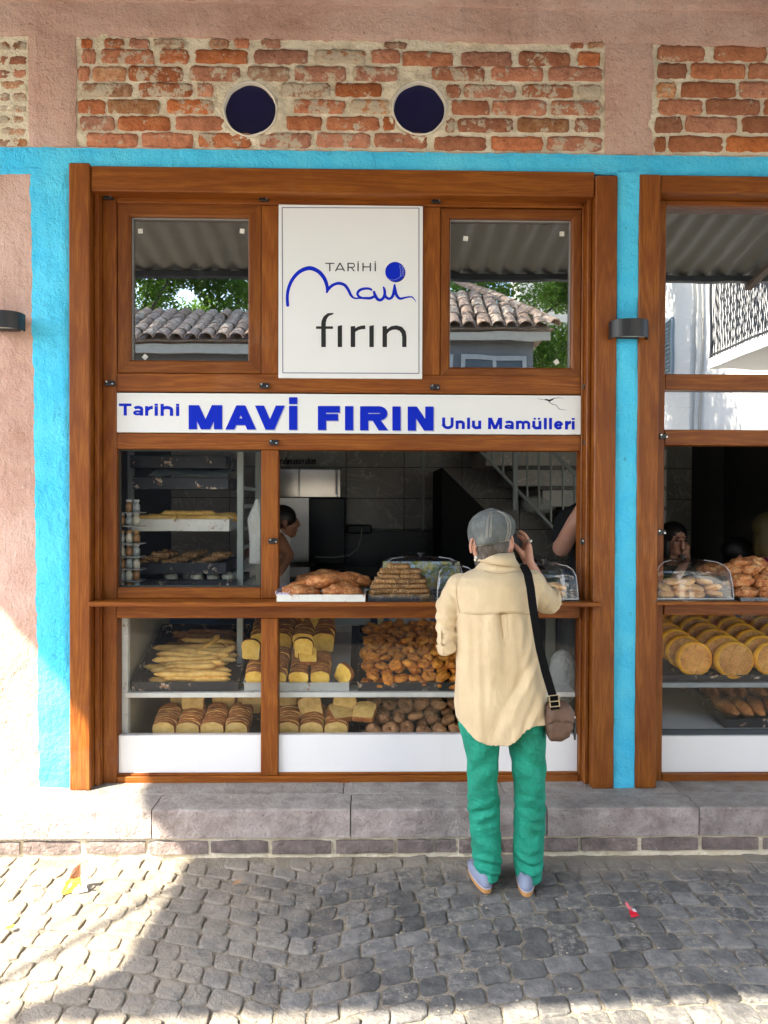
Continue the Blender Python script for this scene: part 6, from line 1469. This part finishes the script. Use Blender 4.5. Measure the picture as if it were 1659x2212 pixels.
# --- three seated customers inside the right shop front
def sitter(px, py, y, yaw, label, hairc, topc, skin=SKIN, bob=True, hand=False, s=1.0):
    c = at(px, py, y); t = thing('person', label, 'person', (c.x, y, .16)); mb = MB(); hf = head(mb, c, yaw, s); chain(mb, [c + Vector((0, 0, -.07)), c + Vector((0, 0, -.16))], [.048, .055])
    capsule(mb, c + Vector((0,0,-.28)), c + Vector((0,0,-.60)), .12, .13, 14); chain(mb, [c + Vector((-.17,0,-.26)), c + Vector((-.19,-.05,-.5))], [.05,.04]); chain(mb, [c + Vector((.17,0,-.26)), c + Vector((.19,-.05,-.5))], [.05,.04])
    chain(mb, [c + Vector((-.08,0,-.65)), c + Vector((-.09,-.35,-.66)), c + Vector((-.09,-.38,-1.05))], [.08,.06,.045]); chain(mb, [c + Vector((.08,0,-.65)), c + Vector((.09,-.35,-.66)), c + Vector((.09,-.38,-1.05))], [.08,.06,.045])
    if hand:
        e = c + Vector((-.10, -.16, -.30)); w = hf((-.03, .10, -.13)); chain(mb, [c + Vector((-.17,0,-.27)), e], [.05,.04]); chain(mb, [e, w], [.036, .024]); p = hf((-.018, .112, -.07))
        chain(mb, [w, p], [.024, .022])
        for k in range(4): q = hf((-.040 + .016*k, .112, -.045)); chain(mb, [p, q, hf((-.042 + .017*k, .098, -.018 - .006*abs(k-1)))], [.012,.0085,.007], 8)
        chain(mb, [w, hf((.006, .115, -.075))], [.012, .008], 8)
        for sx in (-1, 1):
            e2 = MB(); e2.ball(hf((sx*.030, .0815, .004)), .0115*s, (1.1,.6,.55), 12, 8, rot=Matrix.Rotation(yaw, 3, 'Z')); put('eye', e2, flat('dark_eye', (.02,.012,.01), .2), t, smooth=True)
            e2 = MB(); e2.tube([hf((sx*.014, .096, .020)), hf((sx*.030, .096, .026)), hf((sx*.048, .084, .020))], [.0022,.003,.0015], 6); put('eyebrow', e2, flat('brow_black', (.015,.01,.01), .8), t)
        l = MB(); l.tube([hf((-.020,.091,-.054)), hf((0,.0975,-.052)), hf((.020,.091,-.054))], [.002,.0045,.002], 6); put('lips', l, flat('lip_red', (.30,.07,.06), .4), t)
        br = MB(); br.tube([w + Vector((math.cos(a)*.028, math.sin(a)*.028, -.01)) for a in [2*PI*k/14 for k in range(15)]], .004, 6); put('bracelet', br, SCR, t)
    fin(put('body', mb, skin, t), .0055 if hand else .009, 2)
    m = MB(); Rm = Matrix.Rotation(yaw, 3, 'Z')
    m.ball(hf((0, -.022, .040)), s, (.092, .100, .092), 22, 14, rot=Rm)
    if bob:
        m.ball(hf((-.062, -.02, -.05)), s, (.036, .06, .11), 14, 10, rot=Rm); m.ball(hf((.062, -.02, -.05)), s, (.036, .06, .11), 14, 10, rot=Rm); m.ball(hf((0, -.07, -.06)), s, (.08, .045, .13), 14, 10, rot=Rm)
    if not hand: m.ball(hf((0, .01, .02)), s, (.088, .092, .085), 18, 12, rot=Rm)
    fin(put('hair', m, hairc, t), .006, 2)
    m = MB(); capsule(m, c + Vector((0,0,-.30)), c + Vector((0,0,-.60)), .15, .16, 16); chain(m, [c + Vector((0,0,-.24)), c + Vector((-.18,0,-.27)), c + Vector((-.2,-.05,-.42))], [.09,.07,.06]); chain(m, [c + Vector((0,0,-.24)), c + Vector((.18,0,-.27)), c + Vector((.2,-.05,-.42))], [.09,.07,.06])
    fin(put('top', m, topc, t), .009, 3); return t
BH = flat('jet_hair', (.010,.009,.010), .45)
sitter(1457, 1168, 1.45, PI + .15, 'dark haired young woman resting her cheek on her hand inside the right shop', BH, flat('dark_top', (.012,.012,.015), .8), hand=True)
sitter(1598, 1200, 1.5, PI + 1.2, 'seated child with jet black hair seen beyond the pastries in the right shop', BH, flat('navy_top', (.02,.02,.04), .8), bob=False)
mg = sitter(1668, 1150, 1.25, PI + .9, 'long haired blond customer in a magenta top at the right edge of the picture', flat('blond_hair', (.13,.095,.035), .5), flat('magenta_top', (.30,.015,.12), .8))
# ================================================================== LITTER
def gp_(px, py, z=.014): return atz(px, py, z)
wr = thing('sweet_wrapper', 'crumpled brown and yellow sweet wrapper standing open on the sunlit cobbles', 'wrapper', tuple(gp_(158, 1930)))
b = gp_(158, 1930); WB = flat('wrapper_brown', (.12,.05,.02), .3); WY = flat('wrapper_yellow', (.75,.48,.03), .3); WS = flat('wrapper_silver', (.6,.6,.62), .25)
def crumple(mb, pts, n=5, amp=.004):
    P = [Vector(p) for p in pts]; g = []
    for j in range(n+1):
        for i in range(n+1):
            u, v = i/n, j/n; p = P[0]*(1-u)*(1-v) + P[1]*u*(1-v) + P[2]*u*v + P[3]*(1-u)*v; g.append(p + Vector((ns(p.x*60,p.z*60), ns(p.y*70,p.x*60,3), ns(p.z*70,p.y*60,7))) * amp * 2)
    w = n+1; mb.add(g, [(j*w+i, j*w+i+1, (j+1)*w+i+1, (j+1)*w+i) for j in range(n) for i in range(n)])
m = MB(); crumple(m, [b + Vector((-.035,.02,0)), b + Vector((.012,.03,0)), b + Vector((.014,.05,.098)), b + Vector((-.030,.05,.060))]); put('brown_flap', m, WB, wr)
m = MB(); crumple(m, [b + Vector((-.042,-.01,.002)), b + Vector((.03,.01,.01)), b + Vector((.018,.03,.052)), b + Vector((-.035,.022,.045))]); put('yellow_flap', m, WY, wr)
m = MB(); crumple(m, [b + Vector((.0,-.008,.004)), b + Vector((.05,.01,.004)), b + Vector((.048,.03,.026)), b + Vector((.01,.02,.03))]); put('silver_flap', m, WS, wr)
rw = thing('red_wrapper', 'small torn red wrapper lying on the shaded cobbles at the right', 'wrapper', tuple(gp_(1370, 1978))); b = gp_(1370, 1980, .018)
m = MB(); crumple(m, [b + Vector((-.014,-.008,0)), b + Vector((.018,-.004,.002)), b + Vector((.012,.03,.010)), b + Vector((-.010,.028,.008))], 4, .003); put('red_foil', m, flat('red_foil', (.60,.01,.03), .35), rw)
m = MB(); crumple(m, [b + Vector((-.012,.028,.012)), b + Vector((.004,.026,.014)), b + Vector((-.006,.062,.022)), b + Vector((-.014,.06,.018))], 4, .003); put('torn_tip', m, flat('pink_foil', (.62,.12,.16), .4), rw)
m = MB(); crumple(m, [b + Vector((.0,.010,.014)), b + Vector((.014,.012,.014)), b + Vector((.010,.026,.018)), b + Vector((.0,.026,.018))], 3, .002); put('white_patch', m, flat('white_foil', (.7,.62,.64), .4), rw)
p, q = gp_(63, 1911, .022), gp_(80, 1909, .022); cg = thing('cigarette_butt', 'white cigarette butt lying on the sunlit cobbles at the left', 'cigarette butt', tuple(p))
m = MB(); m.tube([p, p.lerp(q, .65)], .0042, 8); put('paper', m, flat('paper_white', (.78,.77,.74), .7), cg); m = MB(); m.tube([p.lerp(q, .66), q], .0042, 8); put('filter', m, flat('filter_tan', (.6,.38,.16), .7), cg)
LEAFM = flat('dry_leaf', (.42,.25,.14), .7); LY = flat('yellow_leaf', (.55,.38,.03), .6)
def leaf(px, py, L_, a, mt, lb, z=.02):
    c = gp_(px, py, z); mb = MB(); g = []
    for i in range(9):
        t = i/8; w = .30 * L_ * math.sin(PI * min(1, t*1.02)) ** .8 * (1 - .3*t); x = (t-.5)*L_
        for sg, zz in ((-1, .25*w), (0, 0), (1, .30*w)):
            g.append(c + Vector((x*math.cos(a) - sg*w*math.sin(a), x*math.sin(a) + sg*w*math.cos(a), zz + .012*(t-.4)**2)))
    mb.add(g, [(3*i+k, 3*i+k+1, 3*i+k+4, 3*i+k+3) for i in range(8) for k in (0, 1)]); return tag(put('fallen_leaf', mb, mt), lb, 'leaf')
leaf(22, 2003, .035, .6, LY, 'yellow fallen leaf on the sunlit cobbles at the left edge'); leaf(8, 2163, .02, 1.2, LEAFM, 'tiny dark fallen leaf in the lower left corner')
leaf(512, 1907, .05, .9, LEAFM, 'pinkish brown dry leaf on the shaded cobbles below the second kerb stone'); leaf(1052, 1848, .03, .2, LY, 'small ochre leaf beside the kerb behind the shopper feet')
m = MB()
for k in range(420):    # grit and crumbs of dry plant matter in the joints
    x = R_.uniform(-1.9, 1.9); y = R_.uniform(-1.45, -.29); r = R_.uniform(.0015, .004); m.ball((x, y, .004 + gz(x, y) + .003), r, (1.4, 1, .6), 5, 4)
stuff(put('grit', m, flat('pale_grit', (.42,.36,.28), .9)))

# ================================================================== ACROSS THE STREET (seen mirrored in the glass)
# corrugated canopy over the pavement: its edges throw the photographed shadow line
CRM = flat('corrugated_canopy_sheet', (.20,.195,.17), .55, var=.12, scale=6); RUST = flat('weathered_timber', (.17,.125,.10), .8)
can = thing('canopy', 'corrugated metal canopy on dark beams roofing the pavement before the shops', 'canopy', (0, -1.5, 4.0))
cz_ = lambda y: 4.42 + .2 * y
def lx(y):      # left edge of the sheet
    pts = [(0.2,-4.45),(-1.0,-4.38),(-1.79,-4.32),(-2.25,-4.28),(-2.49,-4.17),(-2.69,-4.15),(-3.05,-4.08),(-3.31,-4.04),(-3.39,-4.12),(-3.44,-4.21),(-3.51,-4.29),(-3.8,-4.29)]
    for (a, xa_), (b, xb2) in zip(pts, pts[1:]):
        if b <= y <= a: return xa_ + (xb2 - xa_) * (a - y) / (a - b)
    return pts[-1][1]
fy = lambda x: -3.545 + .035 * min(2.0, max(-.5, x + 3.9)) + .006 * math.sin(x * 3)
m = MB(); nxs = 400; nys = 60; g = []
for i in range(nxs + 1):
    for j in range(nys + 1):
        t = j / nys; X0 = -4.3; u = i / nxs; x_ = -4.3 + u * 12.3; y = -.03 + (fy(x_) + .03) * t; x = lx(y) + u * (8.0 - lx(y)); y = -.03 + (fy(x) + .03) * t
        g.append((x, y, cz_(y) + .020 * math.cos(x * 2 * PI / .18)))
w = nys + 1; m.add(g, [(i*w+j, (i+1)*w+j, (i+1)*w+j+1, i*w+j+1) for i in range(nxs) for j in range(nys)]); put('corrugated_sheet', m, CRM, can, smooth=True)
for y in (-.9, -2.2, -3.34):
    put('cross_beam', MB().cbox(lx(y) + .06, 7.9, y - .04, y + .04, cz_(y) - .085, cz_(y) - .03, .005), RUST if y > -3 else flat('black_gutter', (.02,.022,.025), .5), can)
for x in (-3.9, -2.4, -.9, .6, 2.1, 3.6, 5.1, 6.6):
    m = MB(); m.loft([[(x - .035, yy, cz_(yy) - .125), (x + .035, yy, cz_(yy) - .125), (x + .035, yy, cz_(yy) - .087), (x - .035, yy, cz_(yy) - .087)] for yy in (-.03, -3.40)]); put('rafter', m, RUST, can)
m = MB(); m.tube([(-4.62, -3.60, 3.70), (-4.42, -3.39, 3.74), (-4.14, -2.88, 3.84), (-4.0, -2.7, 3.86)], .018, 8); m.tube([(-4.52, -3.17, 3.79), (-4.40, -3.06, 3.80), (-4.20, -2.72, 3.86)], .007, 6); put('brace_rod', m, RUST, can)

LV = Mt('tree_leaf', rough=.5); LV.color(LV.hsv(LV.ramp(LV.noise(LV.pos(), 1.6, 4), [(.35, (.035,.11,.012)), (.65, (.13,.27,.03))]), .5, 1.0, 1.0)); LV.b.inputs['Transmission Weight'].default_value = 0.0
tl2 = LV.n('BsdfTranslucent'); tl2.inputs[0].default_value = (.20,.36,.03,1); ms = LV.n('MixShader'); ms.inputs[0].default_value = .45; LV.l(LV.b.outputs[0], ms.inputs[1]); LV.l(tl2.outputs[0], ms.inputs[2]); LV.l(ms.outputs[0], LV.t.nodes['Material Output'].inputs[0]); LV = LV.m
BARK = flat('bark', (.10,.075,.055), .9, bump=.5)
def tree(x, y, h, blobs, n, label, seed):
    r = random.Random(seed); t = thing('tree', label, 'tree', (x, y, 0)); m = MB()
    m.tube([(x, y, -.03), (x + .1, y, h*.3), (x - .05, y + .05, h*.55), (x, y, h*.85)], [.20,.15,.11,.03], 10)
    for (bx, by, bz, br) in blobs: m.tube([(x - .02, y + .02, h*.42), ((x + bx)/2, (y+by)/2, bz*.55 + h*.12), (bx, by, bz)], [.07,.045,.012], 6)
    put('trunk', m, BARK, t, smooth=True); c = MB()
    for k in range(n):
        bx, by, bz, br = r.choice(blobs); d = Vector((r.gauss(0,1), r.gauss(0,1), r.gauss(0,1))).normalized() * br * (r.random() ** .45); p = Vector((bx, by, bz)) + Vector((d.x*1.25, d.y, d.z*.8))
        if mn.noise(p * 1.3 + Vector((seed, 0, 0))) < -.16: continue
        E_ = Euler((r.uniform(-1,1), r.uniform(-1,1), r.uniform(0,6.28))).to_matrix(); L = r.uniform(.07,.13); w = L*.42
        c.add([p + E_ @ Vector(q) for q in ((-L/2,0,0),(0,-w/2,.01),(L/2,0,-.01),(0,w/2,.01))], [(0,1,2,3)])
    put('crown', c, LV, t)['kind'] = 'stuff'
tree(-5.2, -9.6, 7.2, [(-6.2,-9.8,6.0,1.1),(-4.6,-9.6,6.6,1.1),(-3.2,-9.8,6.1,1.0),(-5.3,-9.9,5.2,1.0),(-3.6,-9.9,7.0,1.0),(-4.0,-10.3,5.4,1.1),(-2.6,-10.3,5.4,.9)], 46000, 'leafy green tree rising behind the tiled roof opposite the left window', 3)
tree(-.2, -10.2, 7.5, [(-1.6,-10,6.2,1.1),(.2,-9.8,6.7,1.1),(1.8,-10.3,6.5,1.1),(3.2,-10.5,7.2,.8),(.9,-10.3,5.6,1.1),(2.4,-10.3,5.5,.9),(1.6,-10.8,6.9,1.0),(3.3,-10.4,4.4,.7),(3.9,-10.6,5.6,.6)], 42000, 'broad green tree rising behind the hipped roof opposite the hatch', 8)
tree(7.5, -2.3, 7.5, [(2.6,-5.9,7.2,.75),(4.4,-4.6,7.6,.9),(1.6,-6.6,7.6,.7)], 1800, 'small tree whose branches shade the white house', 5)

TILE = brick_mat('clay_roof_tile', (.22,.14,.10), (.38,.26,.18), (.52,.42,.32), .55); STUC = flat('grey_stucco', (.16,.17,.18), .9, scale=3); WSTU = flat('white_stucco', (.78,.77,.74), .8, var=.03, scale=2)
def tile_mesh():
    mb = MB(); rings = []
    for y, s in ((0, 1.0), (.40, .82)):
        rings.append([(math.cos(PI*k/6)*.105*s, y, math.sin(PI*k/6)*.085*s) for k in range(7)] )
    top = rings; inn = [[(x*.86, y, z*.82) for x, y, z in r] for r in rings]
    mb.add(top[0] + top[1], [(k, k+1, 7+k+1, 7+k) for k in range(6)]); mb.add(top[0] + inn[0], [(k, 7+k, 7+k+1, k+1) for k in range(6)]); return mb.mesh('roof_tile', TILE, False)
TM = tile_mesh()
def cottage(x0, x1, yf, ze, yr, zr, hipR, label, seed):
    """eave line at y=yf, z=ze; ridge at y=yr, z=zr"""
    r = random.Random(seed); t = thing('tiled_cottage', label, 'house', ((x0+x1)/2, yf - .3, 0)); hx = 1.15 if hipR else 0
    put('wall', MB().box(x0 + .25, x1 - .25, 2*yr - yf + .3, yf - .3, -.02, ze - .02), STUC, t)
    m = MB(); m.add([(x0,yf,ze),(x1,yf,ze),(x1 - hx,yr,zr),(x0,yr,zr),(x1,2*yr-yf,ze),(x0,2*yr-yf,ze)], [(0,1,2,3),(3,2,4,5),(1,4,2),(0,3,5),(0,5,4,1)]); put('roof_deck', m, TILE, t)
    sl = math.atan2(zr - ze, yf - yr); L = math.hypot(zr-ze, yf-yr); rows = int(L/.33); nn = 0
    for i in range(int((x1-x0)/.215)):
        x = x0 + .11 + i*.215
        for j in range(rows):
            d = j*.33; y = yf - math.cos(sl)*d; z = ze + math.sin(sl)*d
            if hipR and x > x1 - hx * (d / L) - .05: continue
            o = bpy.data.objects.new('roof_tile', TM); COL.objects.link(o); o.parent = t; o.matrix_parent_inverse = Matrix.Translation(-Vector(t.location)); o.location = (x + r.uniform(-.01,.01), y + .03, z + .03); o.rotation_euler = (-(sl) + PI*0, 0, PI + r.uniform(-.05,.05)) if False else (sl, 0, PI + r.uniform(-.05,.05)); nn += 1
            o.rotation_euler = (sl, r.uniform(-.05,.05), PI + r.uniform(-.05,.05))
    if hipR:
        for j in range(9):
            f = j / 8.6; p = Vector((x1, yf, ze)).lerp(Vector((x1-hx, yr, zr)), f); d = (Vector((x1-hx, yr, zr)) - Vector((x1, yf, ze)))
            o = bpy.data.objects.new('hip_tile', TM); COL.objects.link(o); o.parent = t; o.matrix_parent_inverse = Matrix.Translation(-Vector(t.location)); o.location = p + Vector((0,0,.06)); o.rotation_euler = d.to_track_quat('Y', 'Z').to_euler(); o.scale = (1.25,1,1.25)
    put('fascia', MB().cbox(x0 + .05, x1 - .05, yf - .10, yf - .06, ze - .16, ze - .03, .004), flat('pale_timber', (.42,.40,.33), .8), t)
    wf = flat('window_frame_white', (.34,.36,.35), .5); pn = flat('dark_window', (.02,.025,.03), .15)
    for k in range(3):
        cx = x0 + (x1 - x0) * (.22 + .28*k); w = put('window', MB(), wf, t); mb = MB(); yy = yf - .3
        for a, b, c_, d in ((-.5,.5,ze-.42,ze-.35),(-.5,.5,ze-1.5,ze-1.43),(-.5,-.44,ze-1.43,ze-.42),(.44,.5,ze-1.43,ze-.42),(-.03,.03,ze-1.43,ze-.42)): mb.box(cx+a, cx+b, yy+.002, yy+.05, c_, d)
        w.data = mb.mesh('window', wf); put('pane', MB().box(cx-.44, cx+.44, yy+.004, yy+.02, ze-1.43, ze-.42), pn, w)
cottage(-5.9, -1.45, -7.3, 3.90, -9.0, 4.72, False, 'low grey cottage with a weathered clay tile roof opposite the left window', 1)
cottage(-1.2, 2.78, -7.6, 4.18, -8.9, 5.10, True, 'low grey cottage with a hipped clay tile roof opposite the hatch', 2)
hs = thing('white_house', 'tall white house with louvred shutters and a meshed balcony across the street', 'house', (5.6, -8, 0))
XW = 5.25
put('wall', MB().box(XW, XW + 6, -14.5, -4.4, -.02, 8.5), WSTU, hs)
put('wall', MB().box(3.4, XW - .01, -14.5, -13.4, -.02, 7.5), WSTU, hs)
for y in (-8.35, -8.15): m = MB(); m.tube([(XW - .07, y, 0), (XW - .07, y, 8.2)], .045, 8); put('downpipe', m, flat('pale_pipe', (.6,.6,.57), .5), hs)
put('cornice', MB().cbox(XW - .30, XW - .005, -14.4, -4.4, 6.1, 6.3, .02), flat('stone_cream', (.42,.38,.28), .8), hs)
blc = put('balcony', MB().cbox(XW - .95, XW - .005, -5.8, -4.3, 3.28, 3.42, .01), WSTU, hs)
RAIL = flat('iron_rail', (.03,.035,.04), .5)
m = MB()
for k in range(2): m.tube([(XW - .93, -5.8, 3.46 + .95*k), (XW - .93, -4.3, 3.46 + .95*k)], .016, 6)
for k in range(21): y = -5.8 + k*.075; m.tube([(XW - .93, y, 3.42), (XW - .93, y, 4.41)], .006, 4)
for k in range(30): y = -5.8 + k*.05; m.tube([(XW - .94, y, 3.5), (XW - .94, min(-4.3, y + .5), 5.5)], .0045, 4); m.tube([(XW - .94, y + .02, 5.5), (XW - .94, min(-4.3, y + .5), 3.5)], .0045, 4)
for k in range(2): m.tube([(XW - .93, -5.8 + 1.5*k, 3.42), (XW - .93, -5.8 + 1.5*k, 5.6)], .02, 6)
for k in range(12): m.tube([(XW - .93 + k*.085, -5.8, 3.42), (XW - .93 + k*.085, -5.8, 4.41)], .006, 4)
put('railing', m, RAIL, blc)
def shutter(y, z0, z1, w):
    s = put('shutter', MB().cbox(XW - .05, XW - .006, y - w/2, y + w/2, z0, z1, .004), flat('shutter_frame', (.30,.38,.42), .5), hs); n = int((z1 - z0) / .07)
    sl = MB()
    for k in range(n): z = z0 + .05 + k*.07; sl.add([(XW-.052, y-w/2+.06, z), (XW-.052, y+w/2-.06, z), (XW-.085, y+w/2-.06, z-.03), (XW-.085, y-w/2+.06, z-.03)], [(0,1,2,3)])
    stuff(put('louvres', sl, flat('louvre_blue', (.22,.32,.38), .5), s))
shutter(-9.65, 3.8, 4.8, .75); shutter(-10.5, 3.8, 4.8, .8); shutter(-5.0, 3.45, 5.4, .9); shutter(-10.2, 1.0, 2.4, .9)
# plain street wall farther left closes the view down the street
bk2 = thing('garden_wall', 'long pale garden wall at the far left end of the street', 'wall', (-9, -8, 0)); put('masonry', MB().box(-22, -6.3, -9.2, -8.9, -.02, 2.6), STUC, bk2)
